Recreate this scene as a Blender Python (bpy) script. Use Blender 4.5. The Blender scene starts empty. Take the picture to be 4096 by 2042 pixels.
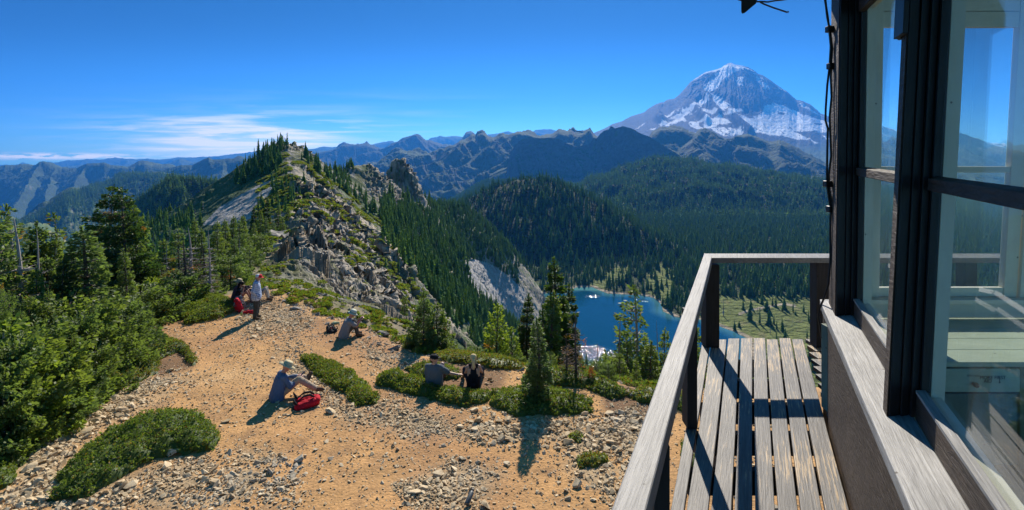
import bpy, math, random
import numpy as np
from mathutils import Vector, Matrix

# ------------------------------------------------------------------ camera, sky, sun, exposure
scene = bpy.context.scene
COL = scene.collection
EYE = 6.5
FPX = 1270.0

cam_d = bpy.data.cameras.new("camera")
cam_d.sensor_fit = 'HORIZONTAL'
cam_d.sensor_width = 36.0
cam_d.lens = FPX / 2576.0 * 36.0
cam_d.shift_y = -262.0 / 2576.0
cam_d.clip_start = 0.05
cam_d.clip_end = 90000.0
cam_o = bpy.data.objects.new("camera", cam_d)
COL.objects.link(cam_o)
cam_o.location = (0, 0, EYE)
cam_o.rotation_euler = (math.radians(90), 0, 0)
scene.camera = cam_o

SUN_DIR = Vector((0.19, 1.299, 0.928)).normalized()
SUN_EL = math.asin(SUN_DIR.z)
SUN_AZ = math.atan2(SUN_DIR.x, SUN_DIR.y)

scene.view_settings.view_transform = 'Standard'
scene.view_settings.look = 'None'
scene.view_settings.exposure = 0.8
scene.view_settings.gamma = 1.0
scene.render.engine = 'CYCLES'
cy = scene.cycles
cy.use_denoising = True
try:
    cy.denoiser = 'OPENIMAGEDENOISE'
    cy.denoising_input_passes = 'RGB_ALBEDO_NORMAL'
except Exception:
    pass
cy.max_bounces = 8
cy.diffuse_bounces = 3
cy.glossy_bounces = 3
cy.transmission_bounces = 6
cy.transparent_max_bounces = 12
cy.volume_bounces = 1
cy.caustics_reflective = False
cy.caustics_refractive = False
cy.sample_clamp_indirect = 6.0
scene.render.use_persistent_data = False


def build_world():
    w = bpy.data.worlds.new("World")
    scene.world = w
    w.use_nodes = True
    nt = w.node_tree
    N, L = nt.nodes, nt.links
    N.clear()
    out = N.new('ShaderNodeOutputWorld')
    bg = N.new('ShaderNodeBackground')
    bg.inputs['Strength'].default_value = 0.10
    sky = N.new('ShaderNodeTexSky')
    sky.sky_type = 'NISHITA'
    sky.sun_disc = False
    sky.sun_elevation = SUN_EL
    sky.sun_rotation = SUN_AZ
    sky.altitude = 1800
    sky.air_density = 1.0
    sky.dust_density = 0.25
    sky.ozone_density = 3.0
    # deepen the mountain-sky blue
    hsv = N.new('ShaderNodeHueSaturation')
    hsv.inputs['Saturation'].default_value = 1.35
    hsv.inputs['Value'].default_value = 1.0
    hsv.inputs['Hue'].default_value = 0.5
    L.new(sky.outputs[0], hsv.inputs['Color'])
    tint = N.new('ShaderNodeMix'); tint.data_type = 'RGBA'; tint.blend_type = 'MULTIPLY'
    tint.inputs[0].default_value = 1.0
    L.new(hsv.outputs[0], tint.inputs[6])
    tc = N.new('ShaderNodeTexCoord')
    sep = N.new('ShaderNodeSeparateXYZ')
    L.new(tc.outputs['Generated'], sep.inputs[0])

    def M(op, a, b=None, c=None, clamp=False):
        n = N.new('ShaderNodeMath'); n.operation = op; n.use_clamp = clamp
        for i, v in enumerate((a, b, c)):
            if v is None: continue
            if isinstance(v, (int, float)): n.inputs[i].default_value = v
            else: L.new(v, n.inputs[i])
        return n.outputs[0]
    y = M('MAXIMUM', sep.outputs[1], 0.05)
    u = M('DIVIDE', sep.outputs[0], y)
    v = M('DIVIDE', sep.outputs[2], y)

    # paler towards the horizon, deeper blue higher up; unseen top brightened as fill light
    ramp = N.new('ShaderNodeMapRange'); ramp.interpolation_type = 'SMOOTHERSTEP'
    ramp.inputs['From Min'].default_value = -.04; ramp.inputs['From Max'].default_value = .30
    hyp = M('SQRT', M('ADD', M('MULTIPLY', sep.outputs[0], sep.outputs[0]), M('MULTIPLY', sep.outputs[1], sep.outputs[1])))
    vt = M('DIVIDE', sep.outputs[2], M('MAXIMUM', sep.outputs[1], M('MULTIPLY', M('ADD', hyp, .01), .62)))
    L.new(vt, ramp.inputs['Value'])
    tm = N.new('ShaderNodeMix'); tm.data_type = 'RGBA'
    L.new(ramp.outputs[0], tm.inputs[0])
    tm.inputs[6].default_value = SKY_LOW; tm.inputs[7].default_value = SKY_HIGH
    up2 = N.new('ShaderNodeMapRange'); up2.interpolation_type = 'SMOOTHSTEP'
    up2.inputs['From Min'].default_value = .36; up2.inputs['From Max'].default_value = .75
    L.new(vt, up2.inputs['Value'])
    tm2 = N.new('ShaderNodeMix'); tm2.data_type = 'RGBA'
    L.new(up2.outputs[0], tm2.inputs[0]); L.new(tm.outputs[2], tm2.inputs[6]); tm2.inputs[7].default_value = SKY_FILL
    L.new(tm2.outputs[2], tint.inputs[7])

    def gauss(x, c, wd):
        d = M('DIVIDE', M('SUBTRACT', x, c), wd)
        return M('EXPONENT', M('MULTIPLY', M('MULTIPLY', d, d), -1.0))

    def noise(su, sv, off, detail=6, dist=0.4):
        cb = N.new('ShaderNodeCombineXYZ')
        L.new(M('MULTIPLY', u, su), cb.inputs[0])
        L.new(M('MULTIPLY', v, sv), cb.inputs[1])
        cb.inputs[2].default_value = off
        n = N.new('ShaderNodeTexNoise')
        n.inputs['Scale'].default_value = 1.0
        n.inputs['Detail'].default_value = detail
        n.inputs['Roughness'].default_value = 0.55
        n.inputs['Distortion'].default_value = dist
        L.new(cb.outputs[0], n.inputs['Vector'])
        return n.outputs[0]

    def ss(x, a, b):
        n = N.new('ShaderNodeMapRange'); n.interpolation_type = 'SMOOTHSTEP'
        n.inputs['From Min'].default_value = a; n.inputs['From Max'].default_value = b
        L.new(x, n.inputs['Value'])
        return n.outputs[0]
    # veil of cirrus: a broad soft sheet plus streaks
    env = M('MULTIPLY', gauss(u, -0.56, 0.23), gauss(v, 0.034, 0.036))
    n1 = noise(5.0, 70.0, 1.3)
    streak = M('MULTIPLY', ss(n1, 0.38, 0.66), env)
    sheet = M('MULTIPLY', M('MULTIPLY', gauss(u, -0.55, 0.17), gauss(v, 0.008, 0.026)), 0.75)
    high = M('MULTIPLY', M('MULTIPLY', gauss(u, -0.45, 0.40), gauss(v, 0.075, 0.035)), M('MULTIPLY', ss(noise(3.0, 45.0, 7.7), 0.42, 0.75), 0.22))
    n2 = noise(4.0, 110.0, 4.1, 5, 0.2)
    bright = M('MULTIPLY', ss(n2, 0.54, 0.64), M('MULTIPLY', gauss(u, -0.50, 0.18), gauss(v, 0.030, 0.024)))
    bank_n = noise(22.0, 160.0, 9.2, 6, 0.3)
    bank = M('MULTIPLY', ss(bank_n, 0.36, 0.58), M('MULTIPLY', gauss(u, -0.93, 0.19), gauss(v, -0.0105, 0.0055)))
    a = M('ADD', M('MULTIPLY', streak, 1.5), M('MULTIPLY', sheet, 0.85))
    a = M('ADD', a, high)
    a = M('ADD', a, M('MULTIPLY', bright, 1.0))
    a = M('ADD', a, M('MULTIPLY', bank, 1.5), None, True)
    mix = N.new('ShaderNodeMix'); mix.data_type = 'RGBA'
    L.new(a, mix.inputs[0])
    L.new(tint.outputs[2], mix.inputs[6])
    mix.inputs[7].default_value = CLOUD_COL
    L.new(mix.outputs[2], bg.inputs['Color'])
    L.new(bg.outputs[0], out.inputs[0])


SKY_FILL = (1.15, 0.85, 0.58, 1)  # bright warm tint added to the sky above the frame as fill light
SKY_LOW = (0.34, 0.74, 1.15, 1)
SKY_HIGH = (0.10, 0.140, 0.19, 1)
CLOUD_COL = (12.0, 10.8, 8.6, 1)
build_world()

sun_d = bpy.data.lights.new("sun", 'SUN')
sun_d.energy = 4.9
sun_d.angle = math.radians(0.53)
sun_d.color = (1.0, 0.93, 0.82)
sun_o = bpy.data.objects.new("sun", sun_d)
COL.objects.link(sun_o)
sun_o.rotation_euler = SUN_DIR.to_track_quat('Z', 'Y').to_euler()

# ------------------------------------------------------------------ helpers
rng = np.random.default_rng(11)


def tag(o, label=None, cat=None, group=None, kind=None):
    if label: o['label'] = label
    if cat: o['category'] = cat
    if group: o['group'] = group
    if kind: o['kind'] = kind
    return o


def P(px, py, D):
    """a sight line at pixel px, py (2576 wide frame) met at depth D"""
    return np.array([D * (px - 1288.0) / FPX, D, EYE - D * (py - 380.0) / FPX])


def G(px, py, drop=6.5):
    """the point of the horizontal plane DROP below the eye"""
    D = drop * FPX / (py - 380.0)
    return P(px, py, D)


def c1(cx, cy): return (cx * .25, 377.3 + cy * .25)
def c2(cx, cy): return (503.1 + cx * .25, 314.5 + cy * .25)
def c3(cx, cy): return (1006.2 + cx * .25, 283.0 + cy * .25)
def c4(cx, cy): return (1446.5 + cx * .25, 125.8 + cy * .25)
def c7(cx, cy): return (1006.2 + .3917 * cx, 628.9 + .3917 * cy)


_perm = np.random.default_rng(5).permutation(4096).astype(np.int64)
_gr = np.random.default_rng(6).uniform(-1, 1, (4096, 3))
_gr /= np.linalg.norm(_gr, axis=1)[:, None]


def noise2(x, y, seed=0):
    x = np.asarray(x, float); y = np.asarray(y, float)
    xi = np.floor(x).astype(np.int64); yi = np.floor(y).astype(np.int64)
    xf = x - xi; yf = y - yi
    sx = xf * xf * xf * (xf * (xf * 6 - 15) + 10); sy = yf * yf * yf * (yf * (yf * 6 - 15) + 10)

    def g(ix, iy, dx, dy):
        h = _perm[(_perm[(ix + seed * 131) & 4095] + iy) & 4095]
        v = _gr[h]
        return v[..., 0] * dx + v[..., 1] * dy
    a = g(xi, yi, xf, yf); b = g(xi + 1, yi, xf - 1, yf)
    c = g(xi, yi + 1, xf, yf - 1); d = g(xi + 1, yi + 1, xf - 1, yf - 1)
    return (a + (b - a) * sx + ((c + (d - c) * sx) - (a + (b - a) * sx)) * sy) * 1.6


def fbm(x, y, octaves=4, seed=0, gain=0.5, ridged=False):
    t = 0; amp = 1.0; tot = 0; f = 1.0
    for o in range(octaves):
        n = noise2(x * f, y * f, seed + o * 7)
        if ridged: n = 1 - 2 * np.abs(n)
        t = t + n * amp; tot += amp; amp *= gain; f *= 2.03
    return t / tot


def worley(x, y, seed=0):
    """distance to nearest and second nearest feature point, and the id hash of the nearest"""
    xi = np.floor(x).astype(np.int64); yi = np.floor(y).astype(np.int64)
    d1 = np.full(np.shape(x), 9.0); d2 = np.full(np.shape(x), 9.0); idn = np.zeros(np.shape(x)); tl = np.zeros(np.shape(x))
    for dx in (-1, 0, 1):
        for dy in (-1, 0, 1):
            h = _perm[(_perm[(xi + dx + seed * 17) & 4095] + yi + dy) & 4095]
            fx = _gr[h, 0] * .45 + .5 + xi + dx; fy = _gr[h, 1] * .45 + .5 + yi + dy
            d = np.hypot(x - fx, y - fy)
            closer = d < d1
            tl = np.where(closer, (x - fx) * _gr[h, 2] * 1.6 + (y - fy) * _gr[(h * 7 + 3) & 4095, 2] * 1.6, tl)
            d2 = np.where(closer, d1, np.minimum(d2, d))
            idn = np.where(closer, h / 4096.0, idn)
            d1 = np.where(closer, d, d1)
    return d1, d2, idn, tl


def smooth(x, a, b):
    t = np.clip((x - a) / (b - a), 0, 1)
    return t * t * (3 - 2 * t)


def inpoly(px, py, poly):
    poly = np.asarray(poly, float)
    ins = np.zeros(np.shape(px), bool)
    n = len(poly)
    for i in range(n):
        x1, y1 = poly[i]; x2, y2 = poly[(i + 1) % n]
        c = ((y1 > py) != (y2 > py)) & (px < (x2 - x1) * (py - y1) / (y2 - y1 + 1e-12) + x1)
        ins ^= c
    return ins


def dist_poly(x, y, poly, closed=True):
    poly = np.asarray(poly, float)
    n = len(poly); best = np.full(np.shape(x), 1e18)
    for i in range(n if closed else n - 1):
        ax, ay = poly[i][:2]; bx, by = poly[(i + 1) % n][:2]
        vx, vy = bx - ax, by - ay
        t = np.clip(((x - ax) * vx + (y - ay) * vy) / (vx * vx + vy * vy + 1e-12), 0, 1)
        best = np.minimum(best, (x - ax - t * vx) ** 2 + (y - ay - t * vy) ** 2)
    return np.sqrt(best)


def sdist(x, y, poly):
    """signed distance, negative inside"""
    d = dist_poly(x, y, poly)
    return np.where(inpoly(x, y, poly), -d, d)


def mesh_np(name, verts, faces, mat=None, parent=None, smooth_sh=False, attrs=None, cols=None, link=True, mats=None, midx=None):
    """faces: an (n,k) array or a list of such arrays"""
    verts = np.asarray(verts, np.float32)
    if isinstance(faces, np.ndarray): faces = [faces]
    faces = [np.asarray(f, np.int32) for f in faces if len(f)]
    me = bpy.data.meshes.new(name)
    me.vertices.add(len(verts))
    me.vertices.foreach_set('co', verts.ravel())
    nl = sum(f.size for f in faces); nf = sum(len(f) for f in faces)
    me.loops.add(nl); me.polygons.add(nf)
    me.loops.foreach_set('vertex_index', np.concatenate([f.ravel() for f in faces]))
    tot = np.concatenate([np.full(len(f), f.shape[1], np.int32) for f in faces])
    st = np.concatenate([[0], np.cumsum(tot)[:-1]]).astype(np.int32)
    me.polygons.foreach_set('loop_start', st)
    me.polygons.foreach_set('loop_total', tot)
    if smooth_sh: me.polygons.foreach_set('use_smooth', np.ones(nf, bool))
    if attrs:
        for k, v in attrs.items():
            a = me.attributes.new(k, 'FLOAT', 'POINT')
            a.data.foreach_set('value', np.asarray(v, np.float32).ravel())
    if cols:
        for k, v in cols.items():
            a = me.attributes.new(k, 'FLOAT_COLOR', 'POINT')
            v = np.asarray(v, np.float32)
            if v.shape[1] == 3: v = np.hstack([v, np.ones((len(v), 1), np.float32)])
            a.data.foreach_set('color', v.ravel())
    if mats:
        for m in mats: me.materials.append(m)
        if midx is not None: me.polygons.foreach_set('material_index', np.asarray(midx, np.int32))
    elif mat: me.materials.append(mat)
    me.update(calc_edges=True)
    me.validate()
    o = bpy.data.objects.new(name, me)
    if link: COL.objects.link(o)
    if parent: o.parent = parent
    return o


def empty(name, loc=(0, 0, 0), rz=0):
    o = bpy.data.objects.new(name, None)
    COL.objects.link(o)
    o.location = loc; o.rotation_euler = (0, 0, rz)
    o.empty_display_size = 0.2
    return o


class MB:
    """collects boxes, bars and tubes, then links them as one mesh object"""
    def __init__(s): s.v = []; s.f = []; s.n = 0

    def add(s, v, f):
        v = np.asarray(v, float)
        s.v.append(v); s.f += [tuple(i + s.n for i in q) for q in f]; s.n += len(v)

    def hexa(s, c):
        """c: 8 corners, bottom ring 0-3, top ring 4-7"""
        s.add(c, [(3, 2, 1, 0), (4, 5, 6, 7), (0, 1, 5, 4), (1, 2, 6, 5), (2, 3, 7, 6), (3, 0, 4, 7)])

    def box(s, x0, x1, y0, y1, z0, z1, fn=None):
        c = [(x0, y0, z0), (x1, y0, z0), (x1, y1, z0), (x0, y1, z0), (x0, y0, z1), (x1, y0, z1), (x1, y1, z1), (x0, y1, z1)]
        if fn: c = [fn(*p) for p in c]
        s.hexa(c)

    def prism(s, poly_b, poly_t):
        n = len(poly_b)
        s.add(list(poly_b) + list(poly_t), [tuple(range(n - 1, -1, -1)), tuple(range(n, 2 * n))] +
              [(i, (i + 1) % n, n + (i + 1) % n, n + i) for i in range(n)])

    def tube(s, pts, rad, seg=6, cap=True):
        pts = [Vector(p) for p in pts]
        if not hasattr(rad, '__len__'): rad = [rad] * len(pts)
        rings = []
        for i, p in enumerate(pts):
            d = (pts[min(i + 1, len(pts) - 1)] - pts[max(i - 1, 0)]).normalized()
            a = d.orthogonal().normalized() if i == 0 else (prev - d * prev.dot(d)).normalized()
            prev = a
            b = d.cross(a)
            rings.append([p + (a * math.cos(t) + b * math.sin(t)) * rad[i] for t in [2 * math.pi * k / seg for k in range(seg)]])
        v = [q for r in rings for q in r]
        f = []
        for i in range(len(pts) - 1):
            for k in range(seg):
                f.append((i * seg + k, i * seg + (k + 1) % seg, (i + 1) * seg + (k + 1) % seg, (i + 1) * seg + k))
        if cap:
            f.append(tuple(range(seg - 1, -1, -1)))
            f.append(tuple(range((len(pts) - 1) * seg, len(pts) * seg)))
        s.add([tuple(q) for q in v], f)

    def lathe(s, prof, seg=14, org=(0, 0, 0), mat=None):
        v = []; f = []
        for r, z in prof:
            for k in range(seg):
                a = 2 * math.pi * k / seg
                p = Vector((r * math.cos(a), r * math.sin(a), z))
                if mat: p = mat @ p
                v.append((p.x + org[0], p.y + org[1], p.z + org[2]))
        for i in range(len(prof) - 1):
            for k in range(seg):
                f.append((i * seg + k, i * seg + (k + 1) % seg, (i + 1) * seg + (k + 1) % seg, (i + 1) * seg + k))
        f.append(tuple(range(seg - 1, -1, -1))); f.append(tuple(range((len(prof) - 1) * seg, len(prof) * seg)))
        s.add(v, f)

    def build(s, name, mat, parent=None, bevel=0, smooth_sh=False, subsurf=0):
        me = bpy.data.meshes.new(name)
        me.from_pydata([tuple(p) for p in np.vstack(s.v)], [], s.f)
        if mat: me.materials.append(mat)
        if smooth_sh:
            me.polygons.foreach_set('use_smooth', np.ones(len(me.polygons), bool))
        me.update()
        o = bpy.data.objects.new(name, me)
        COL.objects.link(o)
        if parent: o.parent = parent
        if bevel:
            m = o.modifiers.new('b', 'BEVEL'); m.width = bevel; m.segments = 2; m.limit_method = 'ANGLE'
        if subsurf:
            m = o.modifiers.new('s', 'SUBSURF'); m.levels = subsurf; m.render_levels = subsurf
        return o


# ------------------------------------------------------------------ materials
def newmat(name):
    m = bpy.data.materials.new(name)
    m.use_nodes = True
    nt = m.node_tree
    nt.nodes.clear()
    out = nt.nodes.new('ShaderNodeOutputMaterial')
    return m, nt.nodes, nt.links, out


def nmix(N, L, a, b, fac, mode='MIX'):
    n = N.new('ShaderNodeMix'); n.data_type = 'RGBA'; n.blend_type = mode
    for i, v in ((0, fac), (6, a), (7, b)):
        if isinstance(v, (int, float)): n.inputs[i].default_value = v
        elif isinstance(v, (tuple, list)): n.inputs[i].default_value = (*v[:3], 1)
        else: L.new(v, n.inputs[i])
    return n.outputs[2]


def nnoise(N, L, scale, detail=5, rough=.55, vec=None, dist=0, dim=None):
    n = N.new('ShaderNodeTexNoise')
    n.inputs['Scale'].default_value = scale; n.inputs['Detail'].default_value = detail
    n.inputs['Roughness'].default_value = rough; n.inputs['Distortion'].default_value = dist
    if vec: L.new(vec, n.inputs['Vector'])
    return n.outputs[0]


def nramp(N, L, x, a, b):
    n = N.new('ShaderNodeMapRange'); n.inputs['From Min'].default_value = a; n.inputs['From Max'].default_value = b
    L.new(x, n.inputs['Value'])
    return n.outputs[0]


def nbump(N, L, h, strength, dist, nrm=None):
    b = N.new('ShaderNodeBump'); b.inputs['Strength'].default_value = strength; b.inputs['Distance'].default_value = dist
    L.new(h, b.inputs['Height'])
    if nrm: L.new(nrm, b.inputs['Normal'])
    return b.outputs[0]


def simple(name, col, rough=.7, var=.25, scale=8, bump=.0, bscale=30, metallic=0, spec=.5, bdist=.01):
    m, N, L, out = newmat(name)
    p = N.new('ShaderNodeBsdfPrincipled')
    tc = N.new('ShaderNodeTexCoord').outputs['Object']
    n = nnoise(N, L, scale, 5, .6, tc)
    c = nmix(N, L, [x * (1 - var) for x in col], [min(1, x * (1 + var)) for x in col], n)
    L.new(c, p.inputs['Base Color'])
    p.inputs['Roughness'].default_value = rough
    p.inputs['Metallic'].default_value = metallic
    p.inputs['Specular IOR Level'].default_value = spec
    if bump:
        L.new(nbump(N, L, nnoise(N, L, bscale, 6, .6, tc), bump, bdist), p.inputs['Normal'])
    L.new(p.outputs[0], out.inputs[0])
    return m


def terrain_mat(name, fine, mid, bump=1.0, bdist=1.0, cscale=None):
    """colour comes from the surface's own colour attribute; noise breaks it up"""
    m, N, L, out = newmat(name)
    p = N.new('ShaderNodeBsdfPrincipled')
    g = N.new('ShaderNodeNewGeometry').outputs['Position']
    at = N.new('ShaderNodeAttribute'); at.attribute_name = 'col'
    a1 = nnoise(N, L, fine, 8, .65, g)
    a2 = nnoise(N, L, mid, 5, .6, g)
    v1 = nramp(N, L, a1, .3, .72); v2 = nramp(N, L, a2, .3, .7)
    c = nmix(N, L, at.outputs[0], nmix(N, L, at.outputs[0], (.45, .45, .45), 1.0, 'MULTIPLY'), nmath(N, L, 'MULTIPLY', v1, .8))
    c = nmix(N, L, c, nmix(N, L, c, (1.45, 1.4, 1.3), 1.0, 'MULTIPLY'), v2)
    L.new(c, p.inputs['Base Color'])
    p.inputs['Roughness'].default_value = .93
    p.inputs['Specular IOR Level'].default_value = .15
    vo = N.new('ShaderNodeTexVoronoi'); vo.inputs['Scale'].default_value = fine * 1.3
    L.new(g, vo.inputs['Vector'])
    h = nmath(N, L, 'ADD', a1, nmath(N, L, 'MULTIPLY', vo.outputs[0], .5))
    L.new(nbump(N, L, h, bump, bdist), p.inputs['Normal'])
    L.new(p.outputs[0], out.inputs[0])
    return m


def nmath(N, L, op, a, b=None, clamp=False):
    n = N.new('ShaderNodeMath'); n.operation = op; n.use_clamp = clamp
    for i, v in enumerate((a, b)):
        if v is None: continue
        if isinstance(v, (int, float)): n.inputs[i].default_value = v
        else: L.new(v, n.inputs[i])
    return n.outputs[0]


def foliage_mat(name, dark, light, tip=None, trans=.35, bronze=(.26, .14, .04), spec=.25):
    """needles and small leaves: diffuse with light coming through; tint attribute picks the shade"""
    m, N, L, out = newmat(name)
    at = N.new('ShaderNodeAttribute'); at.attribute_name = 'tint'
    ob = N.new('ShaderNodeObjectInfo').outputs['Random']
    geo = N.new('ShaderNodeNewGeometry').outputs['Position']
    n = nnoise(N, L, 1.4, 3, .6, geo)
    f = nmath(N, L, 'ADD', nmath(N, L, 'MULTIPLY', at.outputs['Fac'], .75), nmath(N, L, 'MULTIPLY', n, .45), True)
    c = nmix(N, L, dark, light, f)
    c = nmix(N, L, c, nmix(N, L, c, (1.3, 1.15, .7), 1.0, 'MULTIPLY'), ob)
    at2 = N.new('ShaderNodeAttribute'); at2.attribute_name = 'brown'
    c = nmix(N, L, c, bronze, at2.outputs['Fac'])
    d = N.new('ShaderNodeBsdfPrincipled')
    d.inputs['Roughness'].default_value = .55
    d.inputs['Specular IOR Level'].default_value = spec
    L.new(c, d.inputs['Base Color'])
    t = N.new('ShaderNodeBsdfTranslucent')
    L.new(nmix(N, L, c, (1.6, 1.7, .7), 1.0, 'MULTIPLY'), t.inputs[0])
    ms = N.new('ShaderNodeMixShader'); ms.inputs[0].default_value = trans
    L.new(d.outputs[0], ms.inputs[1]); L.new(t.outputs[0], ms.inputs[2])
    L.new(ms.outputs[0], out.inputs[0])
    return m


MAT = {}
MAT['bark'] = simple('bark', (.09, .065, .05), .9, .5, 12, .6, 40)
MAT['dead'] = simple('dead_wood', (.33, .29, .26), .9, .4, 10, .5, 40)
MAT['needle'] = foliage_mat('needles', (.042, .080, .034), (.150, .205, .080), trans=.42)
MAT['needle_dark'] = foliage_mat('needles_dark', (.020, .046, .020), (.070, .120, .040), trans=.32)
MAT['needle_yellow'] = foliage_mat('needles_yellow', (.075, .115, .028), (.215, .285, .062), trans=.4)
MAT['needle_far'] = foliage_mat('needles_far', (.050, .110, .052), (.145, .240, .100), trans=.36, spec=.0)
MAT['leaf'] = foliage_mat('mat_leaves', (.050, .092, .022), (.200, .260, .060), trans=.38)
MAT['rust'] = foliage_mat('rust_leaves', (.22, .07, .02), (.34, .13, .05), trans=.3)
MAT['terrain'] = terrain_mat('terrain', .9, .05, .9, .5)
MAT['terrain_mid'] = terrain_mat('terrain_mid', .12, .012, 1.0, 6.0)
MAT['terrain_far'] = terrain_mat('terrain_far', .035, .003, .55, 14.0)
MAT['terrain_snowy'] = terrain_mat('volcano_surface', .010, .0015, .25, 15.0)
MAT['clearing'] = terrain_mat('clearing_dirt', 14, 1.2, .7, .03)
# ------------------------------------------------------------------ near and middle terrain
def PL(pts):
    return np.array([P(*p) for p in pts])


# clearing outline on the plane 6.5 m below the eye
KNOLL = np.array([G(*p)[:2] for p in [(575, 760), (640, 738), (700, 745), (760, 770), (830, 797), (900, 822), (960, 858), (1010, 880),
    (1090, 893), (1200, 905), (1350, 925), (1500, 955), (1600, 980), (1720, 990), (2000, 990), (2500, 960), (2900, 960), (2900, 1700), (-600, 1700),
    (-500, 1160), (0, 1020), (110, 985), (230, 930), (300, 880), (350, 830), (470, 775)]])

# (px, py, depth, half width, slope left, slope right) along each crest, walking away from the camera
CRESTS = [
    # the main crest with the trail, up to the first peak
    [(640, 738, 23, 1.2, .55, .55), (650, 690, 32, 1.0, .55, .8), (660, 655, 42, 1.5, .5, .85), (682, 628, 60, 2.5, .5, 1.0), (712, 612, 78, 2, .55, 1.15),
     (738, 580, 100, 2, .6, 1.1), (756, 540, 128, 2, .62, 1.0), (752, 490, 160, 2, .62, .95), (742, 440, 195, 2, .64, .9), (735, 402, 225, 2, .7, .9),
     (712, 377, 250, 4, .85, .9), (745, 384, 262, 2.5, .9, .9), (790, 425, 285, 3, .6, .75), (830, 447, 305, 3, .6, .7), (870, 452, 322, 3, .6, .9),
     (890, 428, 340, 4, .7, 1.1), (912, 424, 350, 4, .8, 1.2), (940, 455, 362, 3, .8, 1.3), (965, 478, 378, 3, .8, 1.3), (985, 470, 392, 3, 1.2, 1.4),
     (1004, 412, 402, 3.0, 2.2, 2.4), (1022, 432, 408, 3.0, 2.2, 2.4), (1045, 505, 440, 4, 1.0, 1.4), (1080, 530, 490, 4, .8, 1.2), (1112, 522, 530, 5, .8, .9),
     (1150, 530, 565, 5, 1.2, .9), (1178, 560, 590, 5, 1.3, .95), (1192, 605, 608, 4, 1.2, .85), (1203, 648, 618, 4, 1.1, .72)],
    # the peak's left shoulder
    [(712, 377, 250, 4, .85, .9), (655, 415, 262, 3, .75, .62), (600, 470, 285, 3, .7, .60), (560, 500, 300, 3, .6, .55), (500, 560, 330, 4, .5, .5), (420, 640, 360, 5, .5, .5), (300, 760, 400, 6, .5, .5)],
    # rock ribs that run down right from the crest
    [(738, 585, 100, 2, .9, .9), (815, 640, 98, 2, 1.2, 1.2), (880, 700, 92, 2, 1.3, 1.1), (930, 760, 86, 2, 1.3, 1.1), (965, 860, 80, 2, 1.3, 1.1)],
    [(756, 545, 130, 2, .9, .9), (845, 600, 135, 3, 1.1, 1.1), (925, 640, 140, 3, 1.4, 1.2), (985, 700, 142, 3, 1.6, 1.3), (1030, 790, 140, 3, 1.3, 1.3)],
    [(700, 640, 60, 1.5, .9, .9), (745, 690, 54, 1.5, 1.1, 1.0), (800, 750, 46, 1.5, 1.2, 1.0), (860, 810, 38, 1.5, 1.2, 1.0), (930, 880, 32, 1, 1.2, 1.0)],
    [(742, 440, 195, 2, .9, .9), (850, 540, 205, 3, .9, .9), (940, 610, 215, 3, 1.0, 1.0), (1000, 680, 220, 3, 1.0, 1.0)],
    [(912, 424, 350, 4, .8, 1.0), (950, 500, 335, 4, .9, 1.1), (985, 570, 315, 4, 1.0, 1.2), (1010, 640, 300, 4, .9, 1.2)],
    [(1080, 530, 490, 4, .9, 1.0), (1115, 600, 492, 4, .9, 1.0), (1150, 665, 490, 4, .9, 1.0), (1185, 770, 480, 4, .9, .9)],
    # the wooded hill behind the lake
    [(1120, 560, 1100, 10, .35, .30), (1200, 522, 1060, 12, .4, .30), (1231, 506, 1040, 12, .4, .30), (1269, 490, 1020, 12, .4, .32), (1313, 470, 1000, 10, .45, .36), (1340, 468, 990, 10, .45, .36),
     (1369, 472, 980, 10, .4, .34), (1396, 483, 970, 10, .4, .34), (1431, 503, 955, 10, .4, .32), (1471, 530, 935, 10, .4, .30), (1509, 547, 915, 10, .4, .28),
     (1569, 575, 890, 10, .35, .25), (1640, 605, 860, 10, .3, .2), (1720, 640, 830, 10, .3, .2)],
    # the wooded slope behind it, right of the wall
    [(1530, 545, 1500, 15, .3, .30), (1544, 502, 1650, 15, .3, .3), (1581, 474, 1800, 15, .35, .28), (1620, 437, 2000, 15, .35, .25), (1654, 420, 2100, 15, .35, .2), (1700, 422, 2150, 20, .35, .16),
     (1760, 446, 2200, 20, .3, .14), (1850, 474, 2300, 25, .3, .10), (1950, 484, 2400, 25, .25, .06), (2090, 492, 2500, 25, .25, .05), (2300, 484, 2600, 30, .25, .05), (2620, 470, 2800, 30, .25, .05)],
    [(1654, 420, 2100, 12, .34, .34), (1628, 468, 1750, 12, .36, .36), (1585, 520, 1450, 12, .36, .36), (1560, 560, 1250, 10, .36, .36)],
    [(1760, 446, 2200, 14, .34, .34), (1735, 490, 1800, 12, .36, .36), (1700, 530, 1500, 12, .36, .36), (1690, 575, 1200, 10, .36, .36)],
    [(1850, 474, 2300, 14, .34, .34), (1880, 492, 1850, 12, .36, .36), (1860, 535, 1450, 12, .36, .36), (1840, 585, 1150, 10, .36, .36)],
    [(1990, 486, 2450, 14, .34, .34), (2010, 505, 1900, 12, .36, .36), (2040, 545, 1500, 12, .36, .36), (2060, 600, 1150, 10, .36, .36)],
]
LAKE_DROP = 175.0
LAKE = np.array([G(px, py, LAKE_DROP)[:2] for px, py in [(1329, 804), (1331, 780), (1345, 749), (1365, 739), (1400, 731), (1434, 728), (1450, 722), (1468, 722), (1492, 722), (1513, 731), (1530, 738),
    (1575, 740), (1612, 742), (1647, 749), (1667, 766), (1671, 783), (1701, 797), (1745, 799), (1775, 806), (1809, 819), (1852, 835), (1882, 851), (1890, 905),
    (1700, 925), (1500, 925), (1400, 900), (1345, 850)]])


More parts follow.
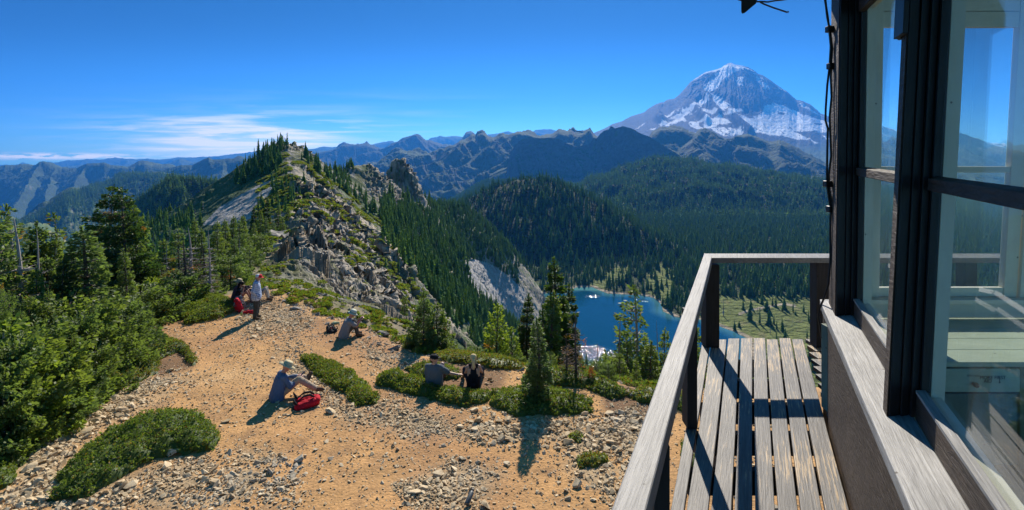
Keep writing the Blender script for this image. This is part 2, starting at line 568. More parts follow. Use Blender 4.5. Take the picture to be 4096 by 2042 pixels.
def knoll_h(x, y):
    d = sdist(x, y, KNOLL)
    base = -6.5 + .10 * fbm(x * .22, y * .22, 3, 3) + .03 * fbm(x * 1.3, y * 1.3, 3, 5) - .02 * np.clip(y - 10, 0, 40)
    right = smooth(x, -6, 2)
    sl = .62 + .12 * right
    dd = np.clip(d, 0, None)
    return base - sl * dd * smooth(dd, 0, 5) - .2 * np.minimum(dd, 5)


def crest_h(x, y, names=None):
    best = np.full(np.shape(x), -1e9)
    for ci, cr in enumerate(CRESTS):
        pts = PL([c[:3] for c in cr])
        for i in range(len(cr) - 1):
            a, b = pts[i], pts[i + 1]
            R = 900 if a[1] > 700 else 420
            m = (y > min(a[1], b[1]) - R) & (y < max(a[1], b[1]) + R) & (x > min(a[0], b[0]) - R) & (x < max(a[0], b[0]) + R)
            if not m.any(): continue
            xx = x[m]; yy = y[m]
            vx, vy = b[0] - a[0], b[1] - a[1]
            t = np.clip(((xx - a[0]) * vx + (yy - a[1]) * vy) / (vx * vx + vy * vy), 0, 1)
            dx = xx - a[0] - t * vx; dy = yy - a[1] - t * vy
            d = np.hypot(dx, dy)
            side = vx * dy - vy * dx        # > 0: left of the walking direction
            w = cr[i][3] * (1 - t) + cr[i + 1][3] * t
            sl = cr[i][4] * (1 - t) + cr[i + 1][4] * t; sr = cr[i][5] * (1 - t) + cr[i + 1][5] * t
            s = sr + (sl - sr) * smooth(side / (d * math.hypot(vx, vy) + 1e-6), -.7, .7)
            zc = (a[2] - EYE) * (1 - t) + (b[2] - EYE) * t
            q = np.clip(d - w, 0, None)
            h = zc - s * q * q / (q + w * 1.0 + .3) - .04 * np.minimum(d, w)
            if ci <= 8: h = h - .45 * np.clip(d - 55, 0, None) * (.35 + .65 * (s > .6))
            best[m] = np.maximum(best[m], h)
    return best


def floor_h(x, y):
    d = sdist(x, y, LAKE)
    base = -LAKE_DROP - .02 * np.clip(y - 700, 0, 2500) * smooth(x, 100, 500)
    out = np.clip(d, 0, None)
    rise = .06 * np.minimum(out, 30) + .05 * np.clip(out - 30, 0, 120) + 3.0 * smooth(out, 4, 40) * fbm(x * .02, y * .02, 3, 21)
    # the left side drops away to the deep valley
    left = smooth(-x, -60 + .0 * y, 260)
    deep = -120 - .55 * np.clip(-x - 60, 0, 1400)
    h = np.where(d < 0, -LAKE_DROP - np.minimum(-d * .25, 6), base + rise)
    return h * (1 - left) + np.minimum(deep, h) * left


def H(x, y):
    """ground height below/above the eye"""
    x = np.asarray(x, float); y = np.asarray(y, float)
    k = knoll_h(x, y)
    c = crest_h(x, y)
    dist = np.hypot(x, y)
    amp = np.clip((dist - 18) / 120, 0, 1)
    far = smooth(dist, 500, 900)
    # gullies and bumps
    g = fbm(x * .035, y * .035, 4, 31, .55, True) * 3.2 * amp * (1 - .3 * far)
    g2 = fbm(x * .0065, y * .0065, 4, 41, .5, True) * (16 * smooth(dist, 400, 1000) + 26 * smooth(dist, 1250, 1700))
    f = floor_h(x, y)
    land = np.maximum(np.maximum(k, c), f)
    above = np.clip((land - f) / 25.0, 0, 1)
    offk = smooth(sdist(x, y, KNOLL), 1, 8)
    # blocky crags on the near rock face
    xr, yr = x + 1.5 * fbm(x * .1, y * .1, 2, 8), y + 1.5 * fbm(x * .1, y * .1, 2, 9)
    a_ = xr * .86 - yr * .5; b_ = xr * .5 + yr * .86
    w1, w2, wid, wt = worley(a_ * .11, b_ * .19, 3)
    v1, v2, vid, vt = worley(a_ * .34, b_ * .5, 4)
    crag = ((wid - .5) * 1.0 + wt * 2.0 + (vid - .5) * .4 + vt * .9 + fbm(x * .9, y * .9, 3, 44, .6, True) * .5) * craggy(x, y)
    crag = crag + ((vid - .5) * .35 + vt * .5 + fbm(x * 1.6, y * 1.6, 3, 45, .6, True) * .22) * smooth(dist, 24, 30) * (1 - smooth(dist, 60, 90)) * smooth(x + y * .52, -2, 3)
    return land + (g + g2) * above * offk + crag * above * offk


def craggy(x, y):
    """how rocky the place is: the near face, the spire and the outcrops"""
    d = np.hypot(x, y)
    u = x / np.maximum(y, 1) * FPX + 1288
    a = smooth(u, 690, 760) * (1 - smooth(u, 985, 1080)) * smooth(d, 30, 46) * (1 - smooth(d, 165, 215))
    s = smooth(u, 965, 985) * (1 - smooth(u, 1045, 1070)) * smooth(d, 380, 395) * (1 - smooth(d, 430, 450))
    t = (1 - smooth(np.hypot(x - P(735, 395, 255)[0], y - 252), 8, 22)) * .8
    s2 = smooth(u, 905, 940) * (1 - smooth(u, 1010, 1040)) * smooth(d, 300, 320) * (1 - smooth(d, 372, 390)) * .7
    n = smooth(fbm(x * .02, y * .02, 3, 51), .1, .45) * smooth(d, 60, 120) * .45
    return np.clip(np.maximum.reduce([a, s * 1.2, t, s2, n]), 0, 1.2)


def grid(u0, u1, nu, y0, y1, ny, power=None):
    us = np.linspace(u0, u1, nu)
    ys = np.geomspace(y0, y1, ny)
    U, Y = np.meshgrid(us, ys)
    idx = np.arange(nu * ny).reshape(ny, nu)
    f = np.stack([idx[:-1, :-1], idx[:-1, 1:], idx[1:, 1:], idx[1:, :-1]], -1).reshape(-1, 4)
    return U.ravel() * Y.ravel(), Y.ravel(), f


def slope_of(X, Y, Z, ny, nu):
    x = X.reshape(ny, nu); y = Y.reshape(ny, nu); z = Z.reshape(ny, nu)
    e1 = np.stack([np.gradient(x, axis=1), np.gradient(y, axis=1), np.gradient(z, axis=1)], -1)
    e2 = np.stack([np.gradient(x, axis=0), np.gradient(y, axis=0), np.gradient(z, axis=0)], -1)
    n = np.cross(e1, e2)
    area = np.hypot(n[..., 0], n[..., 1]) * 0 + np.abs(n[..., 2])
    nz = np.abs(n[..., 2]) / (np.linalg.norm(n, axis=-1) + 1e-9)
    return nz.ravel(), area.ravel(), (n / (np.linalg.norm(n, axis=-1, keepdims=True) + 1e-9)).reshape(-1, 3)


def pix(X, Y, Zr):
    return X / Y * FPX + 1288, 380 - Zr / Y * FPX


C_ROCK = np.array((.26, .232, .198)); C_ROCK2 = np.array((.42, .365, .295)); C_SCREE = np.array((.36, .34, .32)); C_PATH = np.array((.46, .39, .30))
C_GRASS = np.array((.10, .115, .045)); C_OLIVE = np.array((.17, .155, .075)); C_FOREST = np.array((.055, .085, .034)); C_MEADOW = np.array((.14, .17, .045))
C_DIRT = np.array((.50, .285, .122)); C_SOIL = np.array((.17, .10, .06))

SCREE_L = [c2(*p) for p in [(740, 500), (600, 600), (430, 690), (190, 830), (20, 1010), (260, 1010), (480, 960), (640, 860), (690, 700), (760, 590)]]
TRAIL = [c2(*p) for p in [(905, 380), (950, 450), (1080, 560), (1200, 650), (1320, 690), (1420, 800), (1520, 880), (1690, 1010), (1860, 1150), (1900, 1250)]]
TALUS = [c7(*p) for p in [(375, 95), (480, 60), (600, 100), (740, 205), (810, 270), (800, 330), (760, 480), (700, 460), (560, 345), (470, 250), (430, 170)]]
TRAIL2 = [(640, 740), (648, 700), (640, 668), (662, 655), (700, 618), (728, 600), (752, 592)]


def blend(col, m, c):
    return col * (1 - m[:, None]) + np.asarray(c)[None] * m[:, None]


def ridge_colours(X, Y, Zr, nz):
    px, py = pix(X, Y, Zr)
    n1 = fbm(X * .05, Y * .05 + Zr * .05, 4, 61); n2 = fbm(X * .3 + Zr * .2, Y * .3, 3, 62)
    col = np.tile(C_FOREST * 1.3, (len(X), 1))
    near = Y < 260
    grassy = smooth(n1 + n2 * .5, -.15, .25) * (px > 690) * (px < 1010) * (Y < 380)
    col = blend(col, grassy * .9, C_OLIVE)
    col = blend(col, smooth(n1 - n2 * .6, -.05, .35) * (px > 700) * (px < 1000) * (Y < 380), C_SCREE * .85)
    g2 = smooth(n2 + n1, .05, .4) * (Y < 380) * (px > 640)
    col = blend(col, g2 * .8, C_GRASS)
    cg = craggy(X, Y)
    rocky = np.clip(smooth(.72 - nz, 0, .16) * smooth(px, 640, 700) + cg * smooth(.85 - nz, 0, .12), 0, 1)
    rocky *= 1 - .75 * smooth(n2 - n1 * .5, .15, .4)
    rc = C_ROCK[None] * (1 - smooth(n1, -.3, .3))[:, None] + C_ROCK2[None] * smooth(n1, -.3, .3)[:, None]
    col = col * (1 - rocky[:, None]) + rc * rocky[:, None]
    m = inpoly(px, py, SCREE_L) & (Y > 100)
    col = np.where(m[:, None], C_SCREE[None] * (.75 + .4 * smooth(n2, -.4, .4))[:, None], col)
    d = dist_poly(px + n2 * 6, py + n1 * 4, TRAIL, False)
    w = 5 + (Y < 180) * 3
    col = blend(col, (1 - smooth(d, w, w + 5)) * (Y > 90) * (.7 + .3 * smooth(n2, -.3, .3)), C_PATH)
    d = dist_poly(px, py, TRAIL2, False)
    col = blend(col, (1 - smooth(d, 3, 9 + 5 * (Y < 40))) * (Y < 110), C_PATH * (.95, .85, .75))
    m = inpoly(px, py, TALUS) & (Y > 300)
    col = np.where(m[:, None], C_SCREE[None] * (.95 + .3 * smooth(n2, -.4, .4))[:, None], col)
    left = smooth(-X - Y * .45, 0, 4) * (Y < 80)
    col = blend(col, left, C_FOREST * 1.6)
    return col


def basin_colours(X, Y, Zr, nz):
    px, py = pix(X, Y, Zr)
    n1 = fbm(X * .012, Y * .012, 4, 71); n2 = fbm(X * .06, Y * .06, 3, 72)
    col = np.tile(C_FOREST * .6, (len(X), 1))
    dl = sdist(X, Y, LAKE)
    meadow = smooth(n1 + .35 * n2 + .55 - np.clip(dl - 20, 0, 400) / 190, .0, .35) * (dl > -2) * (Y < 800)
    meadow = meadow * .12
    for mp in MEADOWS: meadow = np.maximum(meadow, (1 - smooth(sdist(px + n2 * 10, py + n2 * 8, mp), -3, 4)) * (Y < 900))
    meadow = np.maximum(meadow, (px > 1755) * (py > 742) * (Y > 300) * 1.0)
    col = blend(col, meadow, C_MEADOW)
    col = blend(col, meadow * smooth(n2, .15, .4) * .6, C_OLIVE * 1.1)
    col = blend(col, (1 - smooth(np.abs(dl - 1.5 - n2 * 3), 1.5, 4.5)) * .9, (.38, .31, .24))
    col = blend(col, smooth(-dl, 0, 2), (.10, .16, .14))
    col = blend(col, smooth(-dl, 4, 16), (.01, .04, .06))
    m = inpoly(px, py, TALUS) & (Y > 300) & (Y < 700)
    col = np.where(m[:, None], C_SCREE[None] * (.9 + .3 * smooth(n2, -.4, .4))[:, None], col)
    far = smooth(Y, 1300, 2300)
    col = blend(col, far * smooth(n1 + n2 * .3, .22, .4) * .5, C_GRASS)
    path = dist_poly(px, py, [c for c in [(1860, 790), (1890, 780), (1930, 772), (1975, 765), (2000, 770)]], False)
    col = blend(col, (1 - smooth(path, 1.5, 3.5)) * (Y > 300), C_PATH)
    return col


MEADOWS = [[(1320.7 + .343 * a, 628.9 + .343 * b) for a, b in q] for q in ([(500, 230), (640, 130), (760, 120), (770, 170), (640, 240), (560, 300), (450, 280)], [(870, 200), (1000, 110), (1100, 150), (1090, 300), (1010, 380), (900, 310)], [(-20, 270), (60, 240), (130, 300), (60, 330)])]
SURF = {}


def surface(name, u0, u1, nu, y0, y1, ny, colfn, mat, zoff=0, crag=False):
    X, Y, f = grid(u0, u1, nu, y0, y1, ny)
    Zr = H(X, Y) + zoff
    nz, area, nrm = slope_of(X, Y, Zr, ny, nu)
    col = colfn(X, Y, Zr, nz)
    V = np.stack([X, Y, Zr + EYE], -1)
    if crag:
        cg = np.clip(craggy(X, Y) + smooth(.75 - nz, 0, .2) * .3, 0, 1) * smooth(Y, 30, 50)
        s = V[:, 0] * .5 + V[:, 1] * .3; t = V[:, 2] * .6 + V[:, 1] * .35
        a, b, i, tl = worley(s * .8, t * .5, 12)
        dsp = ((i - .5) * 1.5 + tl * 1.2 + fbm(s * 2.2, t * 2.2, 3, 14, .6) * .5) * cg * np.clip(Y / 110, .35, 1.5)
        V = V + nrm * np.sign(nrm[:, 2:3]) * dsp[:, None]
    o = mesh_np(name, V, f, mat, cols={'col': col})
    tag(o, kind='structure')
    SURF[name] = dict(V=V, nz=nz, area=area, Zr=V[:, 2] - EYE)
    return o


def clearing_colours(X, Y, Zr, nz):
    px, py = pix(X, Y, Zr)
    n1 = fbm(X * .35, Y * .35, 4, 81); n2 = fbm(X * 1.6, Y * 1.6, 3, 82)
    col = np.tile(C_DIRT, (len(X), 1))
    col = blend(col, smooth(n1, -.1, .4) * .7, C_DIRT * (1.12, 1.12, 1.1))
    col = blend(col, smooth(n2 - n1 * .4, .05, .5) * .6, (.27, .16, .085))
    n3 = fbm(X * .12, Y * .12, 3, 83)
    col = blend(col, smooth(n3 + n1 * .3, .0, .35) * .75, (.36, .19, .095))
    col = blend(col, smooth(-n3 + n1 * .4, .12, .4) * .5, (.58, .40, .22))
    gm = gravel_mask(px, py) * smooth(n2 + n1, -.35, .2)
    col = blend(col, gm * .7, (.36, .29, .19))
    d = sdist(X, Y, KNOLL)
    col = blend(col, smooth(d + n2 * 1.5, .0, 2.2), (.24, .20, .13))
    col = blend(col, smooth(d, .5, 2.5) * smooth(n1 + n2 * .5, -.1, .2), (.13, .13, .055))
    soil = (1 - smooth(dist_poly(px, py, [(1230, 945), (1130, 950)], False), 30, 60)) * .8
    soil = np.maximum(soil, (1 - smooth(dist_poly(px, py, [(440, 880), (470, 905), (400, 925)], False), 15, 35)) * .9)
    soil = np.maximum(soil, (1 - smooth(dist_poly(px, py, [(1560, 1010), (1620, 1040)], False), 30, 60)) * .9)
    col = blend(col, soil, C_SOIL)
    return col


GRAVEL_POLYS = [
    [(0, 1110), (90, 1085), (240, 1040), (330, 960), (430, 930), (480, 960), (330, 1040), (180, 1110), (120, 1284), (0, 1284)],
    [(120, 1250), (540, 1130), (660, 1130), (760, 1180), (760, 1284), (120, 1284)],
    [(690, 880), (760, 900), (900, 1030), (960, 1020), (1030, 1010), (1130, 1060), (1290, 1070), (1500, 1060), (1600, 1030), (1660, 1080), (1560, 1284), (1440, 1200), (1420, 1100),
     (1290, 1110), (1130, 1100), (1000, 1090), (880, 1060), (800, 1020), (740, 940)],
    [(900, 860), (980, 880), (1060, 920), (990, 930), (930, 900)],
    [(640, 740), (760, 790), (780, 830), (740, 850), (600, 830), (600, 790)],
    [(1000, 1220), (1140, 1150), (1260, 1190), (1210, 1284), (1040, 1284)],
]


def gravel_mask(px, py):
    m = np.zeros(np.shape(px))
    for poly in GRAVEL_POLYS:
        m = np.maximum(m, 1 - smooth(sdist(px, py, poly) + 26 * fbm(px * .012, py * .02, 3, 88), -34, 30))
    return m


surface('hilltop', -1.25, 1.25, 700, 4.5, 26, 330, clearing_colours, MAT['clearing'])
surface('ridge', -1.1, .06, 1150, 25.7, 660, 1100, ridge_colours, MAT['terrain'], crag=True)
surface('slope', .055, 1.2, 260, 25.7, 335, 150, ridge_colours, MAT['terrain'])
surface('lake_basin', .055, 1.15, 620, 330, 2900, 420, basin_colours, MAT['terrain_mid'])
surface('wooded_hill', -.30, .056, 260, 655, 2900, 220, basin_colours, MAT['terrain_mid'])

# the lake
def water_mat():
    m, N, L, out = newmat('lake_water')
    p = N.new('ShaderNodeBsdfPrincipled')
    g = N.new('ShaderNodeNewGeometry').outputs['Position']
    p.inputs['Base Color'].default_value = (.002, .035, .10, 1)
    p.inputs['Roughness'].default_value = .035
    p.inputs['IOR'].default_value = 1.26
    sh = N.new('ShaderNodeAttribute'); sh.attribute_name = 'shallow'
    c = nmix(N, L, (.002, .050, .105), (.09, .24, .24), sh.outputs['Fac'])
    L.new(c, p.inputs['Base Color'])
    n = nnoise(N, L, 1.1, 4, .6, g)
    n2 = nnoise(N, L, .02, 3, .5, g)
    h = nmath(N, L, 'MULTIPLY', n, nramp(N, L, n2, .35, .75))
    rp = N.new('ShaderNodeAttribute'); rp.attribute_name = 'ripple'
    sp = nnoise(N, L, .9, 2, .5, g)
    hs = nmath(N, L, 'MULTIPLY', sp, nmath(N, L, 'MULTIPLY', rp.outputs['Fac'], 9.0))
    L.new(nbump(N, L, nmath(N, L, 'ADD', h, hs), .5, .25), p.inputs['Normal'])
    rr_ = nmath(N, L, 'ADD', nmath(N, L, 'MULTIPLY', rp.outputs['Fac'], .10), .035)
    L.new(rr_, p.inputs['Roughness'])
    L.new(p.outputs[0], out.inputs[0])
    return m


def build_lake():
    xs = np.linspace(LAKE[:, 0].min() - 4, LAKE[:, 0].max() + 4, 160); ys = np.linspace(LAKE[:, 1].min() - 4, LAKE[:, 1].max() + 4, 160)
    X, Y = np.meshgrid(xs, ys); X = X.ravel(); Y = Y.ravel()
    d = sdist(X, Y, LAKE)
    idx = np.arange(160 * 160).reshape(160, 160)
    f = np.stack([idx[:-1, :-1], idx[:-1, 1:], idx[1:, 1:], idx[1:, :-1]], -1).reshape(-1, 4)
    keep = (d[f] < 5).any(1)
    f = f[keep]
    dd = -d + 4 * fbm(X * .03, Y * .03, 3, 77)
    bx = G(1480, 722, LAKE_DROP)
    beach = 1 - smooth(np.hypot((X - bx[0]) / 2.2, Y - bx[1]), 8, 22)
    sh = np.clip((1 - smooth(dd, 0, 20)) * .6 + beach * .9, 0, 1)
    rip = np.zeros(len(X))
    for (a, b, ra, rb) in ((1492, 893, 26, 30), (1492, 745, 15, 8), (1615, 757, 12, 7)):
        q = G(a, b, LAKE_DROP); rip = np.maximum(rip, (1 if ra > 20 else .5) * (1 - smooth(np.hypot((X - q[0]) / ra, (Y - q[1]) / rb) + .3 * fbm(X * .08, Y * .08, 3, 78), .35, 1.0)) * (.25 + .75 * smooth(fbm(X * .35, Y * .5, 2, 79), -.15, .25)))
    o = mesh_np('lake_water', np.stack([X, Y, np.full_like(X, EYE - LAKE_DROP - .35)], -1), f, water_mat(), attrs={'shallow': sh, 'ripple': rip})
    tag(o, kind='structure')


build_lake()
# ------------------------------------------------------------------ distant ranges
def skyline(pts, us):
    p = np.array(sorted(pts), float)
    return np.interp(us, p[:, 0], p[:, 1])


def mtn_range(name, pts, D, run, valley, nu, nv, amp, jag, scale, colfn, mat, u0=None, u1=None, prof=1.0, seed=0, back=.5, bow=0, spur=.5, octv=5, gn=.45, spurs=0):
    """pts: skyline (px, py); D: depth, or (px, D) list; the front falls over RUN metres to VALLEY (height relative to the eye)"""
    p = np.array(sorted(pts), float)
    u0 = p[0, 0] if u0 is None else u0; u1 = p[-1, 0] if u1 is None else u1
    px = np.linspace(u0, u1, nu)
    Dc = np.full(nu, float(D)) if not hasattr(D, '__len__') else np.interp(px, [q[0] for q in D], [q[1] for q in D])
    py = skyline(pts, px)
    py = py + jag * (fbm(px * .05, px * 0 + seed, 5, seed, .62) * 1.6)
    zc = -(py - 380) / FPX * Dc
    vb = -np.linspace(0, 1, max(8, nv // 6))[::-1][:-1] * back
    vf = np.linspace(0, 1, nv) ** 1.25
    v = np.concatenate([vb, vf])
    VV, PX = np.meshgrid(v, px, indexing='ij')
    DC = np.broadcast_to(Dc, VV.shape); ZC = np.broadcast_to(zc, VV.shape)
    Yg = DC - VV * run * (1 + bow * np.sin(PX * .01 + seed))
    U = (PX - 1288) / FPX
    X = U * Yg
    dist = np.abs(VV)
    w = fbm(X / scale * .6, Yg / scale * .6, 2, seed + 5) * 1.6
    XR = X * .80 + Yg * .60; YR = Yg * .80 - X * .60
    # spurs: ridged noise across the slope, stretched down it
    r = fbm(XR / scale + w * .5, YR / scale * spur + w * .5, octv, seed + 11, gn, True)
    f2 = fbm(X / scale * 4, Yg / scale * 3, 4, seed + 13, .55, True)
    prof_v = 1 - (1 - np.clip(dist, 0, 1)) ** prof
    Z = ZC + (valley - ZC) * np.where(VV < 0, dist * .8, prof_v)
    on = smooth(dist, .0, .16)
    Z = Z + (r - .25) * amp * on * (1 - .5 * dist) + f2 * amp * .10 * smooth(dist, 0, .05)
    if spurs:
        # spurs that run obliquely down from the crest and split in two
        rs = np.random.default_rng(seed + 50)
        xs = np.linspace(u0, u1, spurs + 1) + rs.uniform(-.3, .3, spurs + 1) * (u1 - u0) / spurs
        best = np.full(Z.shape, -1e9)
        for q, p0 in enumerate(xs):
            i = int(np.clip((p0 - u0) / (u1 - u0) * (nu - 1), 0, nu - 1))
            lo, hi = max(0, i - 12), min(nu, i + 12)
            i = lo + int(np.argmax(zc[lo:hi]))
            ax, ay, az = (px[i] - 1288) / FPX * Dc[i], Dc[i], zc[i] - 10
            for sgn in (-1, 1):
                ang = sgn * rs.uniform(.35, 1.0)
                Ln = run * rs.uniform(.7, 1.0)
                bx, by, bz = ax + math.sin(ang) * Ln, ay - math.cos(ang) * Ln, valley * rs.uniform(.75, .95)
                vx, vy = bx - ax, by - ay
                wx = X + 120 * w; wy = Yg + 90 * f2 * .4
                t = np.clip(((wx - ax) * vx + (wy - ay) * vy) / (vx * vx + vy * vy), 0, 1)
                d = np.hypot(wx - ax - t * vx, wy - ay - t * vy)
                best = np.maximum(best, az + (bz - az) * t ** .85 - .62 * d)
        k = smooth(VV, .0, .10)
        base = ZC + (valley - ZC) * (1 - (1 - np.clip(dist, 0, 1)) ** 2.4)
        Zs = np.maximum(base, best) + (r - .25) * amp * .35 * on + f2 * amp * .10
        Z = np.where(VV > 0, Z * (1 - k) + np.minimum(Zs, ZC + 5) * k, Z)
    ny, nx = VV.shape
    idx = np.arange(ny * nx).reshape(ny, nx)
    f = np.stack([idx[:-1, :-1], idx[1:, :-1], idx[1:, 1:], idx[:-1, 1:]], -1).reshape(-1, 4)
    X = X.ravel(); Y = Yg.ravel(); Z = Z.ravel()
    nz, area, nrm = slope_of(X, Y, Z, ny, nx)
    col = colfn(X, Y, Z, nz, r.ravel(), VV.ravel())
    V = np.stack([X, Y, Z + EYE], -1)
    o = mesh_np(name, V, f, mat, cols={'col': col}, smooth_sh=False)
    tag(o, kind='structure')
    SURF[name] = dict(V=V, nz=nz, area=area, Zr=Z, v=VV.ravel())
    return o


def forest_col(rock=.0, meadow=.0, seed=0, base=None, rockcol=None, sc=.0012):
    base = C_FOREST if base is None else np.array(base)
    rockcol = C_ROCK if rockcol is None else np.array(rockcol)

    def fn(X, Y, Z, nz, r, v):
        n = fbm(X * sc, Y * sc + Z * sc, 4, 90 + seed); n2 = fbm(X * sc * 6, Z * sc * 6, 3, 95 + seed)
        col = np.tile(base, (len(X), 1)) * (1 + .35 * n2[:, None])
        if rock: col = blend(col, np.clip(smooth(.80 - nz, 0, .15) * smooth(n + n2 * .6, .25 - rock, .5 - rock), 0, 1) * (v < .7), rockcol)
        if meadow: col = blend(col, smooth(n * .8 + n2 * .6 + meadow - v * .6, .3, .5) * .8, C_MEADOW * .8)
        return np.clip(col, 0.005, 1)
    return fn


far_d = 16800
mtn_range('distant_range', [c1(*p) for p in [(-200, 165), (0, 160), (250, 155), (400, 148), (620, 122), (760, 112), (900, 97), (1000, 102), (1100, 87), (1200, 92), (1300, 97), (1480, 90), (1640, 98), (1730, 91), (1900, 76), (2050, 71), (2200, 61), (2400, 37), (2576, 17)]]
          + [c2(*p) for p in [(1000, 240), (1100, 245), (1150, 240), (1240, 219), (1340, 224), (1500, 215), (1700, 205), (1820, 178), (1880, 165), (1940, 162), (1980, 190), (2100, 170), (2300, 150), (2400, 117), (2500, 120)]]
          + [c3(*p) for p in [(300, 260), (400, 238), (480, 247), (560, 235), (640, 250), (700, 225), (860, 225), (930, 220), (1000, 210), (1090, 190), (1130, 205), (1220, 203), (1310, 205), (1370, 180), (1450, 168), (1520, 172), (1580, 190), (1680, 215), (1800, 205), (1950, 215)]],
          far_d, 3500, -1300, 900, 40, 260, 1.6, 1500, forest_col(.1, 0, 1), MAT['terrain_far'], seed=1)
mtn_range('far_hills', [(-60, 428), (60, 424), (160, 420), (157, 421)] + [c1(*p) for p in [(760, 165), (900, 150), (1100, 160), (1240, 165), (1500, 150), (1640, 160), (1720, 125), (1810, 87), (1880, 105), (1950, 128), (2100, 110), (2300, 85), (2576, 60)]] + [c2(*p) for p in [(600, 290), (1000, 262), (1100, 262), (1180, 255), (1300, 265), (1500, 270)]],
          12500, 3500, -1100, 700, 50, 200, 1.4, 1000, forest_col(.1, 0, 2), MAT['terrain_far'], seed=2)
mtn_range('central_range', [c2(*p) for p in [(1000, 330), (1100, 290), (1200, 280), (1340, 250), (1420, 208), (1470, 203), (1540, 198), (1680, 200), (1760, 228), (1850, 240), (1910, 200), (1990, 165), (2040, 130), (2100, 115), (2180, 90), (2210, 100), (2250, 135), (2300, 155), (2400, 200), (2500, 230)]]
          + [c3(*p) for p in [(280, 290), (430, 350), (600, 300), (660, 207), (720, 203), (780, 230), (900, 260), (1100, 270)]],
          9000, 3600, -900, 900, 150, 280, 1.2, 1000, forest_col(.4, .05, 3, (.04, .05, .03), (.13, .12, .11)), MAT['terrain_far'], seed=3, spurs=9)

# the left ranges
mtn_range('left_range', [c1(*p) for p in [(-300, 215), (-100, 200), (0, 185), (50, 165), (200, 160), (300, 162), (355, 155), (395, 122), (440, 115), (500, 130), (560, 160), (620, 185), (770, 186), (870, 140), (940, 136), (1050, 127), (1120, 155), (1200, 165), (1290, 180), (1400, 135), (1450, 130), (1530, 158), (1700, 172), (1780, 185), (1900, 200)]],
          6200, 2900, -1050, 900, 190, 210, 1.3, 1100, forest_col(.12, .12, 4), MAT['terrain_far'], seed=4, spur=.4, spurs=9)
mtn_range('left_rear_range', [c1(*p) for p in [(1350, 300), (1580, 240), (1700, 183), (1830, 155), (1930, 155), (2040, 100), (2100, 76), (2140, 98), (2300, 90), (2450, 86), (2576, 98), (2700, 130)]] + [c2(*p) for p in [(800, 380), (1200, 450)]],
          5200, 2500, -1000, 620, 170, 190, 1.3, 1000, forest_col(.15, 0, 5), MAT['terrain_far'], seed=5, spur=.4, spurs=6)
mtn_range('left_spur', [c1(*p) for p in [(-100, 990), (100, 840), (280, 720), (400, 650), (500, 590), (600, 500), (700, 440), (860, 420), (930, 370), (1030, 350), (1130, 315), (1160, 280), (1200, 255), (1330, 250), (1500, 258), (1640, 262), (1900, 300), (2300, 330), (2600, 400)]],
          [(0, 2300), (170, 2700), (300, 3200), (600, 3400)], 1500, -900, 620, 170, 150, 1.1, 620, forest_col(.2, 0, 6, C_FOREST * 1.15), MAT['terrain_far'], seed=6, spur=.3, octv=4, gn=.4)
mtn_range('valley_slope', [(-60, 560), (20, 545), (120, 590), (200, 640), (330, 690), (500, 720), (640, 740)], 1700, 1200, -900, 300, 80, 150, 2.0, 300, forest_col(0, .2, 7, C_FOREST * 1.6), MAT['terrain_far'], seed=7)
mtn_range('wooded_knob', [c1(*p) for p in [(1200, 640), (1350, 545), (1430, 490), (1500, 450), (1600, 385), (1680, 310), (1740, 285), (1800, 310), (1880, 295), (1990, 308), (2100, 322), (2200, 348), (2290, 392), (2400, 470), (2576, 600)]],
          900, 520, -420, 420, 170, 55, 2.0, 110, forest_col(.1, .05, 8, C_FOREST * .9, None, .01), MAT['terrain_mid'], seed=8, spur=.6)

# the rugged ranges in the middle and right
mtn_range('rugged_range', [c2(*p) for p in [(1600, 460), (1700, 430), (1740, 400), (1780, 385), (1860, 320), (1930, 290), (2010, 265), (2080, 290), (2140, 295), (2210, 310), (2300, 305), (2350, 270), (2450, 240), (2576, 210)]]
          + [c3(*p) for p in [(330, 400), (400, 365), (500, 335), (600, 298), (690, 292), (720, 270), (760, 265), (780, 222), (830, 207), (870, 225), (900, 262), (960, 262), (1030, 225), (1060, 235), (1160, 205), (1290, 222), (1400, 250), (1520, 240), (1600, 188), (1690, 205), (1730, 190), (1770, 215), (1860, 210), (1910, 177), (1950, 240), (2000, 260)]]
          + [c4(*p) for p in [(0, 850), (80, 850), (130, 810), (150, 805), (190, 865), (260, 870)]],
          [(900, 5200), (1300, 4700), (1600, 4300)], 2300, -560, 1000, 230, 210, 1.5, 600, forest_col(.45, .10, 9, C_FOREST, (.12, .112, .11)), MAT['terrain_far'], seed=9, spur=.5, spurs=11)
mtn_range('rock_wall', [c3(*p) for p in [(900, 640), (1080, 560), (1110, 400), (1160, 330), (1230, 270), (1310, 258), (1420, 262), (1520, 255), (1600, 270), (1640, 300), (1760, 345), (1900, 330), (1945, 262), (1980, 262)]]
          + [c4(*p) for p in [(250, 850), (290, 815), (340, 800), (360, 765), (400, 790), (440, 780), (480, 770), (570, 790), (640, 830), (760, 880), (900, 970), (1050, 1060), (1130, 1150), (1200, 1230), (1400, 1300)]],
          [(1280, 3600), (1500, 3500), (1760, 3000)], 900, -430, 900, 260, 90, 1.3, 300, forest_col(.95, .10, 10, C_FOREST, (.13, .115, .115), .003), MAT['terrain_far'], seed=10, prof=2.6, spur=.35)
